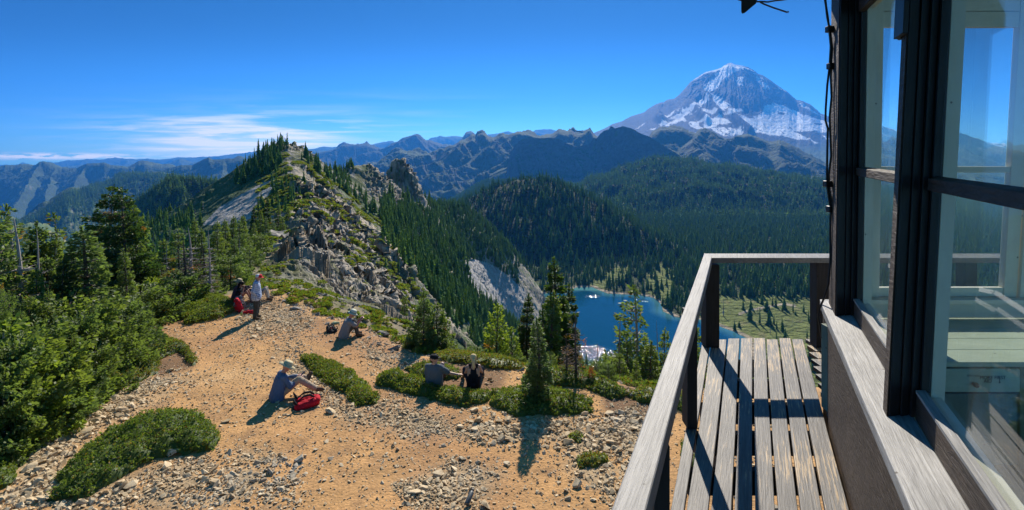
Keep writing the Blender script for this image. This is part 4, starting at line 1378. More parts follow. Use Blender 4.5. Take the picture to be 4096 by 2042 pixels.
def far_woods():
    # slopes round the lake
    s = SURF['lake_basin']; px, py = proj(s['V']); X, Y = s['V'][:, 0], s['V'][:, 1]
    dl = sdist(X, Y, LAKE)
    n1 = fbm(X * .012, Y * .012, 4, 71); n2 = fbm(X * .06, Y * .06, 3, 72)
    meadow = smooth(n1 + .35 * n2 + .55 - np.clip(dl - 20, 0, 400) / 190, .0, .35)
    mp = (px > 1755) & (py > 752)
    mead = np.zeros(len(px), bool)
    for q in MEADOWS: mead |= inpoly(px, py, q)
    w = (dl > 3) * np.where(mp, .05, np.where(mead, .25, 1 - .35 * meadow * (Y < 800))) * ~inpoly(px, py, TALUS)
    w *= np.where(mp & (n2 > .22), 9, 1)
    near = w * (Y < 1350)
    p, _ = samples('lake_basin', 26000, near, 401)
    wood_lot('lakeside_forest', p, 7, 16, MID_T, 402, 'dark fir forest round the far side of the blue lake')
    far = w * (Y >= 1300) * (s['nz'] > .3)
    p, _ = samples('lake_basin', 52000, far, 403)
    wood_lot('far_forest', p, 12, 24, FAR_T, 404, 'hazy fir forest covering the broad slope beyond the lake')
    s = SURF['wooded_hill']; px, py = proj(s['V']); Y = s['V'][:, 1]
    w = (~inpoly(px, py, TALUS)) * 1.0 * (px > 1000)
    p, _ = samples('wooded_hill', 16000, w, 405)
    wood_lot('hill_forest', p, 9, 15, MID_T, 406, 'fir forest on the rounded hill behind the talus slope')
    s = SURF['wooded_knob']
    w = (s['v'] > -.1) * 1.0
    p, _ = samples('wooded_knob', 6500, w, 407)
    wood_lot('knob_forest', p, 9, 15, FAR_T, 408, 'dark fir forest covering the low knob left of the peak')
    s = SURF['valley_slope']
    p, _ = samples('valley_slope', 6000, s['v'] > 0, 409)
    wood_lot('valley_forest', p, 14, 22, FAR_T, 410, 'blue green forest low in the valley on the left')
    s = SURF['left_spur']
    p, _ = samples('left_spur', 16000, (s['v'] > -.05) * 1.0, 411)
    wood_lot('spur_forest', p, 20, 32, FAR_T, 412, 'hazy forest on the long spur behind the twin firs')


far_woods()
# ------------------------------------------------------------------ the lookout cabin and its walkway
def wood_mat(name, c1_, c2_, rough=.6, axis=(6, 60, 60), bump=.35, spec=.4, peel=None, peel_amt=.6, coord='Object', bd=.004, spots=None):
    """painted or weathered boards: grain stretched along the board, optional peeling to bare wood"""
    m, N, L, out = newmat(name)
    p = N.new('ShaderNodeBsdfPrincipled')
    tc = N.new('ShaderNodeTexCoord').outputs[coord]
    sx = N.new('ShaderNodeSeparateXYZ'); L.new(tc, sx.inputs[0])
    mp = N.new('ShaderNodeCombineXYZ')
    L.new(nmath(N, L, 'MULTIPLY', nmath(N, L, 'SUBTRACT', sx.outputs[0], nmath(N, L, 'MULTIPLY', sx.outputs[1], .48)), axis[0]), mp.inputs[0])
    L.new(nmath(N, L, 'MULTIPLY', sx.outputs[1], axis[1]), mp.inputs[1])
    L.new(nmath(N, L, 'MULTIPLY', sx.outputs[2], axis[2]), mp.inputs[2])
    g = nnoise(N, L, 1.0, 6, .65, mp.outputs[0], .6)
    b = nnoise(N, L, 2.2, 4, .6, tc)
    c = nmix(N, L, c1_, c2_, nramp(N, L, g, .3, .7))
    dk = (.88, .87, .85) if c2_[0] > .4 and c1_[0] > .4 else (.6, .6, .6)
    c = nmix(N, L, c, nmix(N, L, c, dk, 1.0, 'MULTIPLY'), nramp(N, L, b, .35, .7))
    rg = rough
    if peel:
        q = nnoise(N, L, 1.0, 8, .7, mp.outputs[0], .2)
        big = nnoise(N, L, 1.3, 3, .5, tc)
        f = nramp(N, L, nmath(N, L, 'ADD', q, nmath(N, L, 'MULTIPLY', big, .6)), peel_amt, peel_amt + .05)
        c = nmix(N, L, c, peel, f)
    # nail heads, knots and chips
    vo = N.new('ShaderNodeTexVoronoi'); vo.inputs['Scale'].default_value = 7.0; L.new(tc, vo.inputs['Vector'])
    c = nmix(N, L, nmix(N, L, c, (.25, .22, .2), 1.0, 'MULTIPLY'), c, nramp(N, L, vo.outputs['Distance'], .035, .06))
    L.new(c, p.inputs['Base Color'])
    p.inputs['Roughness'].default_value = rg
    p.inputs['Specular IOR Level'].default_value = spec
    L.new(nbump(N, L, g, bump, bd), p.inputs['Normal'])
    L.new(p.outputs[0], out.inputs[0])
    return m


MAT['deck'] = wood_mat('weathered_boards', (.070, .062, .056), (.205, .180, .152), .6, (70, 4, 70), .8, .5, (.40, .28, .15), .88)
MAT['rail'] = wood_mat('grey_rail_paint', (.150, .142, .132), (.285, .268, .250), .55, (60, 4, 60), .6, .35)
MAT['rail_dark'] = wood_mat('dark_post_paint', (.018, .017, .018), (.045, .04, .038), .6, (50, 50, 4), .4, .3)
MAT['brown'] = wood_mat('dark_brown_paint', (.045, .030, .021), (.100, .070, .050), .6, (40, 9, 60), 1.0, .2, (.16, .13, .10), 1.02, bd=.012)
MAT['dark_trim'] = wood_mat('dark_trim_paint', (.012, .012, .014), (.03, .028, .03), .55, (50, 50, 4), .4, .4)
MAT['sill'] = wood_mat('bare_sill', (.20, .19, .18), (.52, .50, .465), .6, (80, 4, 60), 1.0, .35, (.36, .26, .17), .98)
MAT['cream'] = wood_mat('cream_paint', (.84, .79, .64), (.90, .86, .72), .5, (30, 30, 4), .15, .4, (.22, .19, .15), 1.14)
MAT['cream_h'] = wood_mat('cream_paint_worn', (.80, .76, .62), (.88, .85, .72), .5, (6, 40, 60), .2, .4, (.12, .10, .08), .98)
MAT['green'] = wood_mat('pale_green_paint', (.42, .50, .38), (.52, .60, .47), .45, (5, 30, 30), .15, .4, (.25, .24, .18), 1.14)
MAT['green_d'] = wood_mat('dull_green_paint', (.17, .22, .16), (.25, .30, .22), .6, (20, 30, 5), .2, .3, (.08, .07, .05), 1.05)
MAT['floor_w'] = wood_mat('worn_floor', (.14, .14, .11), (.26, .25, .20), .6, (40, 4, 30), .3, .3)
MAT['cable'] = simple('black_cable', (.012, .012, .013), .45, .2, 30)
MAT['marker'] = simple('marker_ink', (.02, .02, .04), .6, .1)
MAT['chalk'] = simple('white_chalk', (.7, .7, .7), .9, .1)
MAT['iron'] = simple('rusty_iron', (.10, .085, .075), .5, .4, 40, .3, 60, .6)


def glass_mat():
    m, N, L, out = newmat('window_glass')
    t = N.new('ShaderNodeBsdfTransparent'); t.inputs[0].default_value = (.97, .985, .975, 1)
    gl = N.new('ShaderNodeBsdfGlossy'); gl.inputs['Roughness'].default_value = .02
    gl.inputs[0].default_value = (1, 1, 1, 1)
    fr = N.new('ShaderNodeFresnel'); fr.inputs[0].default_value = 1.5
    f = nmath(N, L, 'MINIMUM', nmath(N, L, 'MULTIPLY', fr.outputs[0], .8), .16)
    # a film of dust
    tc = N.new('ShaderNodeTexCoord').outputs['Object']
    n = nnoise(N, L, 3.0, 6, .6, tc)
    d = N.new('ShaderNodeBsdfDiffuse'); d.inputs[0].default_value = (.7, .72, .7, 1)
    ms = N.new('ShaderNodeMixShader'); L.new(f, ms.inputs[0]); L.new(t.outputs[0], ms.inputs[1]); L.new(gl.outputs[0], ms.inputs[2])
    m2 = N.new('ShaderNodeMixShader'); L.new(nramp(N, L, n, .35, 9.0), m2.inputs[0]); L.new(ms.outputs[0], m2.inputs[1]); L.new(d.outputs[0], m2.inputs[2])
    L.new(m2.outputs[0], out.inputs[0])
    return m


MAT['glass'] = glass_mat()


def CW(t, s, z):
    """cabin frame: t across from the walkway, s away from the camera, z below or above the eye"""
    X = .48 * s + t
    lean = .009 + .027 * max(0, 3.9 - s) + .045 * max(0, t - .8)
    X += lean * (z + 1.2) * (1 if z > -1.25 else 0)
    return (X, s, EYE + z)


def cbox(mb, t0, t1, s0, s1, z0, z1): mb.box(t0, t1, s0, s1, z0, z1, CW)
def xbox(mb, x0, x1, y0, y1, z0, z1):
    """box in plain X, Y with the far wall's lean"""
    mb.box(x0, x1, y0, y1, z0, z1, lambda x, y, z: CW(x - .48 * y, y, z))


def build_cabin():
    cab = empty('lookout_cabin', (0, 0, 0))
    tag(cab, 'dark brown fire lookout cabin with weathered sills and large cream framed windows', 'cabin')
    w = MB()                                     # lower walls
    cbox(w, .55, .66, .2, 4.06, -2.35, -1.27)
    xbox(w, .48 * 4.06 + .67, 6.2, 3.97, 4.06, -2.35, -1.27)
    w.build('wall', MAT['brown'], cab, .004)
    b = MB()
    cbox(b, .56, .62, .2, 4.04, -6.4, -2.36)
    b.build('wall', MAT['brown'], cab)
    iw = MB()
    xbox(iw, .48 * 3.9 + .86, 6.1, 3.90, 3.965, -2.0, -1.30)
    iw.build('inner_wall', MAT['green_d'], cab)
    s_ = MB()
    # outer sill, slightly sloped
    s_.hexa([CW(*p) for p in [(.535, .2, -1.285), (.72, .2, -1.262), (.72, 4.09, -1.262), (.535, 4.09, -1.285), (.535, .2, -1.222), (.72, .2, -1.196), (.72, 4.09, -1.196), (.535, 4.09, -1.222)]])
    s_.hexa([CW(*p) for p in [(.54, 4.094, -1.285), (4.3, 4.094, -1.285), (4.3, 4.16, -1.285), (.54, 4.16, -1.285), (.54, 4.094, -1.222), (4.3, 4.094, -1.222), (4.3, 4.16, -1.222), (.54, 4.16, -1.222)]])
    s_.build('window_sill', MAT['sill'], cab, .006)
    # corner post with its trims
    p1 = MB()
    cbox(p1, .60, .66, 3.70, 4.03, -1.218, 1.45)
    cbox(p1, .662, .70, 3.69, 3.98, -1.205, 1.45)
    cbox(p1, .702, .735, 3.67, 3.98, -1.205, 1.45)
    cbox(p1, .737, .78, 3.64, 3.98, -1.08, 1.45)
    p1.build('corner_post', MAT['dark_trim'], cab, .004)
    p1f = MB(); cbox(p1f, .594, .5985, 3.72, 4.03, -1.218, 1.45)
    p1f.build('corner_board', MAT['brown'], cab)
    p2 = MB()
    cbox(p2, .612, .66, 2.30, 2.375, -1.212, 1.45)
    cbox(p2, .662, .70, 2.29, 2.40, -1.205, 1.45)
    cbox(p2, .702, .735, 2.27, 2.43, -1.20, 1.45)
    cbox(p2, .737, .78, 2.25, 2.47, -1.08, 1.45)
    p2.build('window_post', MAT['dark_trim'], cab, .004)
    p2f = MB(); cbox(p2f, .604, .6105, 2.305, 2.37, -1.212, 1.45)
    p2f.build('post_board', MAT['brown'], cab)
    blk = MB(); cbox(blk, .575, .60, 2.27, 2.40, .53, 1.45); cbox(blk, .60, .655, 2.38, 2.42, .53, 1.45)
    blk.build('shutter_block', MAT['dark_trim'], cab, .003)
    # windows in the near wall
    for (a, b_, nm) in ((2.47, 3.64, 'far'), (.25, 2.25, 'near')):
        f = MB()
        cbox(f, .715, .76, a + .002, b_ - .002, -1.195, -1.08)
        f.hexa([CW(*p) for p in [(.715, a, -.176), (.765, a, -.176), (.765, b_, -.176), (.715, b_, -.176), (.715, a, -.122), (.765, a, -.112), (.765, b_, -.112), (.715, b_, -.122)]])
        cbox(f, .715, .765, a + .002, b_ - .002, 1.0, 1.14)
        win = f.build('window', MAT['brown' if nm == 'near' else 'brown'], cab, .004)
        st = MB(); cbox(st, .712, .755, a + .002, b_ - .002, -1.0785, -1.066)  # paler strip paints in the sunlit top edge of the sash rail
        st.build('sash_lit_edge', MAT['sill'], win)
        c = MB()
        cbox(c, .778, .83, a, b_, -1.20, -1.10)
        cbox(c, .782, .845, b_ + .003, b_ + .07, -1.2, 1.45)
        cbox(c, .782, .845, a - .07, a - .003, -1.2, 1.45)
        cbox(c, .778, .83, a, b_, 1.03, 1.2)
        c.build('inner_frame', MAT['cream'], win, .003)
        g = MB(); cbox(g, .766, .769, a, b_, -1.085, 1.02)
        g.build('pane', MAT['glass'], win)
    hd = MB(); cbox(hd, .60, .78, .2, 4.0, 1.46, 1.75); xbox(hd, .48 * 4 + .8, 6.1, 3.9, 4.0, 1.46, 1.75)
    hd.build('header', MAT['dark_trim'], cab)
    # far wall seen through the glass
    fy0, fy1 = 3.905, 3.955
    stiles = MB()
    xbox(stiles, 2.56 + .14, 2.84, fy0, fy1, -1.13, 1.45)
    xbox(stiles, 3.80, 3.90, fy0, fy1, -1.13, 1.45)
    xbox(stiles, 3.905, 4.02, fy0 - .02, fy1, -1.13, 1.45)
    xbox(stiles, 5.0, 5.2, fy0, fy1, -1.13, 1.45)
    stiles.build('window_stile', MAT['cream'], cab, .003)
    for x0, x1 in ((2.842, 3.798), (4.022, 4.998)):
        h = MB()
        xbox(h, x0, x1, fy0 + .005, fy1 - .005, -1.128, -1.06)
        xbox(h, x0, x1, fy0 + .005, fy1 - .005, -.168, -.122)
        xbox(h, x0, x1, fy0 + .005, fy1 - .005, .96, 1.08)
        wn = h.build('window', MAT['cream_h'], cab, .003)
        g = MB(); xbox(g, x0, x1, fy0 + .02, fy0 + .023, -1.07, .97)
        g.build('pane', MAT['glass'], wn)
    up = MB(); xbox(up, 2.70, 6.0, fy0 + .008, fy1, 1.085, 1.45)
    up.build('window_head', MAT['cream_h'], cab)
    isl = MB()
    xbox(isl, 2.70, 5.6, 3.83, 3.96, -1.165, -1.132)
    xbox(isl, 2.70, 5.6, 3.885, 3.90, -1.285, -1.168)
    isl.build('inner_sill', MAT['cream_h'], cab, .003)
    # ceiling and roof
    ce = MB(); cbox(ce, .62, 4.2, -.6, 4.0, 1.752, 1.78)
    ce.build('ceiling', MAT['cream_h'], cab)
    rf = MB()
    rf.hexa([CW(*p) for p in [(-.12, -.5, 1.40), (.598, -.5, 1.40), (.598, 4.42, 1.40), (-.12, 4.42, 1.40), (-.12, -.5, 1.44), (.598, -.5, 1.44), (.598, 4.42, 1.44), (-.12, 4.42, 1.44)]])
    rf.build('shutter_eave', MAT['dark_trim'], cab)
    rr_ = MB(); rr_.prism([CW(*p) for p in [(.3, -.6, 1.79), (4.4, -.6, 1.79), (4.4, 4.2, 1.79), (.3, 4.2, 1.79)]], [CW(*p) for p in [(2.2, 1.7, 2.9), (2.4, 1.7, 2.9), (2.4, 1.9, 2.9), (2.2, 1.9, 2.9)]])
    rr_.build('roof', MAT['brown'], cab)
    fl = MB(); cbox(fl, .66, 4.4, .2, 3.9, -2.02, -1.96)
    fl.build('cabin_floor', MAT['floor_w'], cab)
    # the far side wall on the right, beyond the picture
    return cab


CAB = build_cabin()


def build_eave_bracket():
    Y = 4.3
    q = lambda cx, cy_, d=0: tuple(P((2900 + cx * .2336) * .6289, cy_ * .2336 * .6289, Y + d))
    e = empty('eave_bracket', (0, 0, 0))
    tag(e, 'dark pointed bracket with two loose wires hanging at the top edge left of the cabin', 'bracket')
    m = MB()
    out = [(277, -120), (277, 200), (290, 238), (330, 232), (365, 205), (500, 90), (530, 70), (535, 30), (640, -120)]
    m.prism([q(a, b, .0) for a, b in out], [q(a, b, .10) for a, b in out])
    m.build('bracket_board', MAT['dark_trim'], e, .003)
    for pts in ([(530, 35), (620, 30), (730, 38), (860, 15), (1000, 0), (1200, -40)], [(600, 40), (680, 80), (800, 125), (900, 160), (1010, 195), (1060, 213), (1088, 205)], [(290, 10), (240, 0), (150, -40)]):
        w = MB(); w.tube([q(a, b, .05) for a, b in pts], .007, 6)
        w.build('wire', MAT['cable'], e)


build_eave_bracket()


def build_cables():
    def q(cx, cy_, crop=1, Y=3.93):
        if crop == 1: return tuple(P((3200 + cx * .779) * .6289, cy_ * .779 * .6289, Y))
        return tuple(P((3200 + cx * .8116) * .6289, (1000 + cy_ * .8116) * .6289, Y))
    e = empty('wall_cable', (0, 0, 0))
    tag(e, 'pair of black cables clipped down the cabin corner, drooping over the sill', 'cable')
    a = [q(118, -60), q(130, 10), q(143, 90), q(150, 150), q(158, 240), q(152, 340), q(140, 440), q(132, 560), q(131, 620), q(143, 660), q(140, 780), q(138, 900), q(140, 960), q(152, 1040), q(158, 1080), q(155, 1180), q(156, 1284),
         q(149, 60, 2), q(140, 170, 2), q(118, 240, 2, 3.99), q(98, 285, 2, 4.03), q(90, 325, 2, 4.05), q(100, 380, 2, 4.07), q(110, 450, 2, 4.1), q(114, 520, 2, 4.12)]
    b = [q(124, -60), q(140, 90), q(156, 170), q(166, 250), q(160, 330), q(158, 400), q(162, 500), q(152, 600), q(156, 700), q(160, 800), q(148, 900), q(150, 960), q(162, 1040), q(160, 1080)]
    for pts in (a, b):
        m = MB(); m.tube(pts, .008, 6); m.build('cable_strand', MAT['cable'], e, smooth_sh=True)
    for c in (q(152, 150), q(159, 340), q(140, 945), q(157, 1075)):
        m = MB(); m.box(c[0] - .022, c[0] + .045, c[1] - .02, c[1] + .03, c[2] - .025, c[2] + .025)
        m.build('cable_clip', MAT['cable'], e, .008)


build_cables()


def text_mesh(name, cu, mat):
    t = bpy.data.objects.new('tmp', cu)
    COL.objects.link(t)
    dg = bpy.context.evaluated_depsgraph_get()
    me = bpy.data.meshes.new_from_object(t.evaluated_get(dg))
    bpy.data.objects.remove(t)
    me.materials.clear(); me.materials.append(mat)
    o = bpy.data.objects.new(name, me); COL.objects.link(o)
    return o


def build_bench():
    e = empty('storage_bench', (0, 0, 0))
    tag(e, 'pale green plank bench with drawers inside the cabin under the far window', 'bench')
    y0, y1, z = 3.08, 3.87, -1.29
    n = 4
    for i in range(n):
        a = y0 + (y1 - y0) * i / n + .002; b = y0 + (y1 - y0) * (i + 1) / n - .002
        m = MB(); m.box(2.36 + (a - 3.08) * .48, 5.6, a, b, EYE + z - .03, EYE + z)
        m.build('bench_board', MAT['green'], e, .003)
    c = MB()
    c.box(2.37, 2.42, y0 + .03, y1, EYE - 1.96, EYE + z - .032)
    c.box(3.12, 3.16, y0 + .02, y1, EYE - 1.96, EYE + z - .032)
    c.box(3.20, 3.62, y0 + .02, y0 + .05, EYE - 1.94, EYE + z - .05)
    c.box(3.66, 5.5, y0 + .02, y0 + .05, EYE - 1.94, EYE + z - .05)
    c.box(2.42, 3.12, y0 + .035, y0 + .06, EYE - 1.94, EYE - 1.50)
    c.box(2.42, 3.12, y0 + .10, y0 + .12, EYE - 1.50, EYE + z - .032)
    c.build('bench_front', MAT['green_d'], e, .003)
    d = MB(); d.box(2.40, 3.09, y0 - .01, y0 + .018, EYE - 1.468, EYE - 1.328)
    dr = d.build('drawer', MAT['green'], e, .004)
    k = MB(); k.lathe([(.001, .03), (.014, .028), (.016, .018), (.009, .010), (.008, 0)], 12, (2.803, y0 - .011, EYE - 1.415), Matrix.Rotation(math.radians(90), 3, 'X'))
    k.build('knob', simple('brown_knob', (.16, .09, .045), .5), dr, smooth_sh=True)
    for body, x, zz, size, mt in (('MORE FIRST', 2.842, -1.387, .0235, MAT['marker']), ('AID', 2.866, -1.408, .0235, MAT['marker']), ('FIRST AID', 2.765, -1.372, .014, MAT['green_d'])):
        cu = bpy.data.curves.new('lettering', 'FONT'); cu.body = body; cu.size = size * 1.25; cu.extrude = .0004
        o = text_mesh('lettering', cu, mt); o.parent = dr
        o.location = (x, y0 - .0135, EYE + zz); o.rotation_euler = (math.radians(90), 0, 0)
    ar = MB()
    yy = y0 - .0130
    ar.box(2.9605, 2.9640, yy - .001, yy, EYE - 1.405, EYE - 1.368)
    ar.prism([(2.955, yy - .001, EYE - 1.403), (2.9695, yy - .001, EYE - 1.403), (2.9622, yy - .001, EYE - 1.413)], [(2.955, yy, EYE - 1.403), (2.9695, yy, EYE - 1.403), (2.9622, yy, EYE - 1.413)])
    ar.build('arrow_mark', MAT['marker'], dr)


build_bench()


def build_deck():
    e = empty('walkway_deck', (0, 0, 0))
    tag(e, 'weathered grey plank walkway running beside the cabin wall', 'walkway')
    far = [480, 524, 600, 660, 720, 780, 840, 900, 957]; near = [325, 402, 516, 626, 724, 830, 936, 1052, 1178]
    r = np.random.default_rng(3)
    def xb(lst, Y): return [((1509.4 + .5348 * c) - 1288) / FPX * Y for c in lst]
    XF, XN = xb(far, 5.38), xb(near, 2.81)
    for i in range(8):
        def X(k, Y):
            t = (Y - 2.81) / (5.38 - 2.81)
            return XN[k] + (XF[k] - XN[k]) * t
        g = .008
        ye = 5.38 + r.uniform(-.03, .02) - (.02 if i == 0 else 0)
        m = MB()
        zt = EYE - 2.0 + r.uniform(-.003, .003)
        # several stations so the boards can be slightly uneven
        st = np.linspace(.4, ye, 9); prev = None
        v = []; f = []
        for k, Y in enumerate(st):
            jl, jr = r.normal(0, .0015, 2)
            a, b = X(i, Y) + g + jl, X(i + 1, Y) - g + jr
            v += [(a, Y, zt - .038), (b, Y, zt - .038), (b, Y, zt), (a, Y, zt)]
            if k:
                o = 4 * (k - 1)
                f += [(o, o + 1, o + 5, o + 4), (o + 1, o + 2, o + 6, o + 5), (o + 2, o + 3, o + 7, o + 6), (o + 3, o, o + 4, o + 7)]
        f += [(3, 2, 1, 0), tuple(4 * 8 + q for q in (0, 1, 2, 3))]
        m.add(v, f)
        m.build('deck_board', MAT['deck'], e, .004)
    ys = [5.375 - .168 * k for k in range(8)]
    for k, y in enumerate(ys):
        m = MB()
        x0 = 3.115 - (5.38 - y) * .475 + .01
        m.box(x0, 6.4, y - .155, y, EYE - 2.042, EYE - 2.004 + r.uniform(-.003, .003))
        m.build('deck_board', MAT['deck'], e, .004)
    j = MB()
    for y in np.arange(.7, 5.2, .42):
        j.box(.48 * y - .42, .48 * y + .52, y, y + .05, EYE - 2.20, EYE - 2.045)
    j.build('joist', MAT['rail_dark'], e)
    for x, y in ((2.05, 5.0), (.52, 1.8), (5.4, 5.0)):
        p = MB(); p.box(x, x + .14, y, y + .14, -.3, EYE - 2.205); p.build('support_post', MAT['rail_dark'], e)
    # chalked letters scratched on the last board
    for body, x, y, rz, sz in (('LILO', 2.325, 3.20, 1.25, .07),):
        cu = bpy.data.curves.new('chalk_letters', 'FONT'); cu.body = body; cu.size = sz; cu.extrude = .0003; cu.offset = -.001
        o = text_mesh('chalk_letters', cu, MAT['chalk']); o.parent = e
        o.location = (x, y, EYE - 1.9955); o.rotation_euler = (0, 0, math.radians(115))


build_deck()


def build_rail():
    e = empty('walkway_railing', (0, 0, 0))
    tag(e, 'weathered grey wooden railing with dark posts round the walkway corner', 'railing')
    zt = EYE - 1.072
    def on(Y, side):
        if side == 0: a, b = (.294, 1.506), (2.019, 5.297)
        else: a, b = (.400, 1.506), (2.110, 5.297)
        t = (Y - a[1]) / (b[1] - a[1]); return a[0] + (b[0] - a[0]) * t
    m = MB(); v = []; f = []
    st = [.3, .8, 1.2, 1.7, 2.3, 3.0, 3.8, 4.6, 5.297]
    for k, Y in enumerate(st):
        yl = Y; yr = Y if k < len(st) - 1 else 5.07
        a, b = on(Y, 0), on(yr, 1)
        w = .004 * math.sin(k * 1.7)
        v += [(a, yl, zt - .085 + w), (b, yr, zt - .085 + w), (b, yr, zt + w), (a, yl, zt + w)]
        if k:
            o = 4 * (k - 1)
            f += [(o, o + 1, o + 5, o + 4), (o + 1, o + 2, o + 6, o + 5), (o + 2, o + 3, o + 7, o + 6), (o + 3, o, o + 4, o + 7)]
    f += [(3, 2, 1, 0), tuple(4 * (len(st) - 1) + q for q in (0, 1, 2, 3))]
    m.add(v, f)
    m.build('hand_rail', MAT['rail'], e, .006)
    h = MB()
    xa, xb_ = on(5.297, 0) + .003, on(5.07, 1) + .003
    h.hexa([(xb_, 5.07, zt - .055), (6.3, 5.07, zt - .055), (6.3, 5.29, zt - .055), (xa, 5.29, zt - .055), (xb_, 5.07, zt - .003), (6.3, 5.07, zt - .003), (6.3, 5.29, zt - .003), (xa, 5.29, zt - .003)])
    h.build('hand_rail', MAT['rail'], e, .005)
    for x0, x1, y0, y1 in ((1.968, 2.105, 5.12, 5.26), (1.258, 1.33, 3.62, 3.74), (.558, .62, 1.98, 2.09), (3.09, 3.225, 5.12, 5.24), (4.6, 4.72, 5.12, 5.24), (5.9, 6.0, 5.12, 5.24)):
        zz = zt - (.056 if y0 > 5 and x0 > 2.5 else .086)
        p = MB(); p.box(x0, x1, y0, y1, EYE - 2.0 + .004, zz)
        p.build('post', MAT['rail_dark'], e, .004)
    b = MB()
    b.hexa([(4.02, 5.15, zt - .06), (4.10, 5.15, zt - .06), (4.10, 5.19, zt - .06), (4.02, 5.19, zt - .06), (3.9, 5.15, zt - .06), (3.98, 5.15, zt - .06), (3.98, 5.19, zt - .06), (3.9, 5.19, zt - .06)])
    mid = MB(); mid.hexa([(4.72, 5.15, EYE - 1.55), (4.72, 5.15, EYE - 1.65), (4.72, 5.19, EYE - 1.65), (4.72, 5.19, EYE - 1.55), (3.9, 5.15, zt - .058), (3.9, 5.15, zt - .16), (3.9, 5.19, zt - .16), (3.9, 5.19, zt - .058)])
    mid.build('brace', MAT['rail'], e)


build_rail()
# ------------------------------------------------------------------ near plants, stones
def ground_hit(px, py, y0=6.0, y1=60.0):
    """where the sight line through the pixel meets the ground"""
    Y = np.linspace(y0, y1, 500); X = (px - 1288) / FPX * Y
    h = H(X, Y); s = -(py - 380) / FPX * Y
    i = np.argmax(h > s)
    if not (h > s).any(): i = np.argmin(np.where(Y > 9, s - h, 1e9))
    return np.array([X[i], Y[i], EYE + h[i]])


def hz(x, y): return float(H(np.array([x]), np.array([y]))[0]) + EYE


def mat_shrub(poly_px, hgt, dens, seed, label, mat, leaf=.035, brown=.0, lump=.6, group='low mat shrubs on the clearing', name='mat_shrub', hmap=None):
    pts = np.array([ground_hit(px, py)[:2] for px, py in poly_px])
    r = np.random.default_rng(seed)
    x0, y0 = pts.min(0); x1, y1 = pts.max(0)
    A = (x1 - x0) * (y1 - y0)
    n = int(A * dens)
    x = r.uniform(x0, x1, n); y = r.uniform(y0, y1, n)
    wob = .22 * fbm(x * 1.8, y * 1.8, 3, seed) + .10 * fbm(x * 6, y * 6, 2, seed + 1)
    d = -sdist(x, y, pts) + wob
    k = (d > 0) & (fbm(x * 2.6, y * 2.6, 3, seed + 6) > -.42); x, y, d = x[k], y[k], d[k]
    def top(x, y, d):
        l = .5 + .5 * fbm(x * 2.2, y * 2.2, 3, seed + 3)
        return hgt * np.sqrt(np.clip(d / (hgt * 1.4), 0, 1)) * (1 - lump + lump * l * 1.6) * (1 + .25 * fbm(x * 7, y * 7, 2, seed + 4))
    g = H(x, y) + EYE
    tp = top(x, y, d)
    z = g + tp * (1 - .30 * r.random(len(x)) ** 2)
    # leaves stand on shoots: groups of small leaves round each shoot tip
    m = 5
    a = r.uniform(0, 6.28, (len(x), m)); el = r.uniform(.1, 1.2, (len(x), m))
    Dv = np.stack([np.cos(a) * np.cos(el), np.sin(a) * np.cos(el), np.sin(el)], -1).reshape(-1, 3)
    base = np.repeat(np.stack([x, y, z], 1), m, 0) + r.normal(0, leaf * .35, (len(x) * m, 3))
    shoot_t = np.repeat(r.uniform(0, 1, len(x)), m)
    T = np.clip(shoot_t * .5 + r.uniform(0, .25, len(shoot_t)) + .45 * fbm(base[:, 0] * 1.7, base[:, 1] * 1.7, 2, seed + 8), 0, 1)
    n1 = fbm(base[:, 0] * 1.1, base[:, 1] * 1.1, 3, seed + 9)
    B = ((r.random(len(T)) < brown * 1.0 + .05) | ((n1 > .32) & (brown > 0) & (r.random(len(T)) < .4))) * .8
    v, f, t, b = sprays(base, Dv, leaf * r.uniform(.7, 1.3, len(T)), T, B, r)
    # the dark woody mound underneath
    gx = np.linspace(x0 - .1, x1 + .1, 46); gy = np.linspace(y0 - .1, y1 + .1, 46)
    X, Y = np.meshgrid(gx, gy); X = X.ravel(); Y = Y.ravel()
    dd = -sdist(X, Y, pts) + .22 * fbm(X * 1.8, Y * 1.8, 3, seed) + .10 * fbm(X * 6, Y * 6, 2, seed + 1)
    Z = H(X, Y) + EYE + np.where(dd > 0, top(X, Y, np.clip(dd, 0, None)) * .72, -.08)
    idx = np.arange(46 * 46).reshape(46, 46)
    q = np.stack([idx[:-1, :-1], idx[:-1, 1:], idx[1:, 1:], idx[1:, :-1]], -1).reshape(-1, 4)
    q = q[(dd[q] > -.05).all(1)]
    V = np.vstack([v, np.stack([X, Y, Z], 1)])
    F = [f, q + len(v)]
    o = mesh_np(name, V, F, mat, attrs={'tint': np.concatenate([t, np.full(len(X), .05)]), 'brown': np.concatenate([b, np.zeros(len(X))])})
    tag(o, label, 'shrub', group)
    # bare twigs that stick out of the leaves
    tw = MB(); nt_ = int(min(60, len(x) * .012)) + 3
    for q in r.choice(len(x), min(nt_, len(x)), replace=False):
        p0 = Vector((x[q], y[q], z[q] - .08)); p1 = p0 + Vector(tuple(r.normal(0, .09, 2)) + (r.uniform(.08, .18),))
        tw.tube([p0, (p0 + p1) / 2 + Vector(tuple(r.normal(0, .015, 3))), p1], [.005, .004, .002], 3, False)
    tw.build('twigs', MAT['dead'], o)
    return o


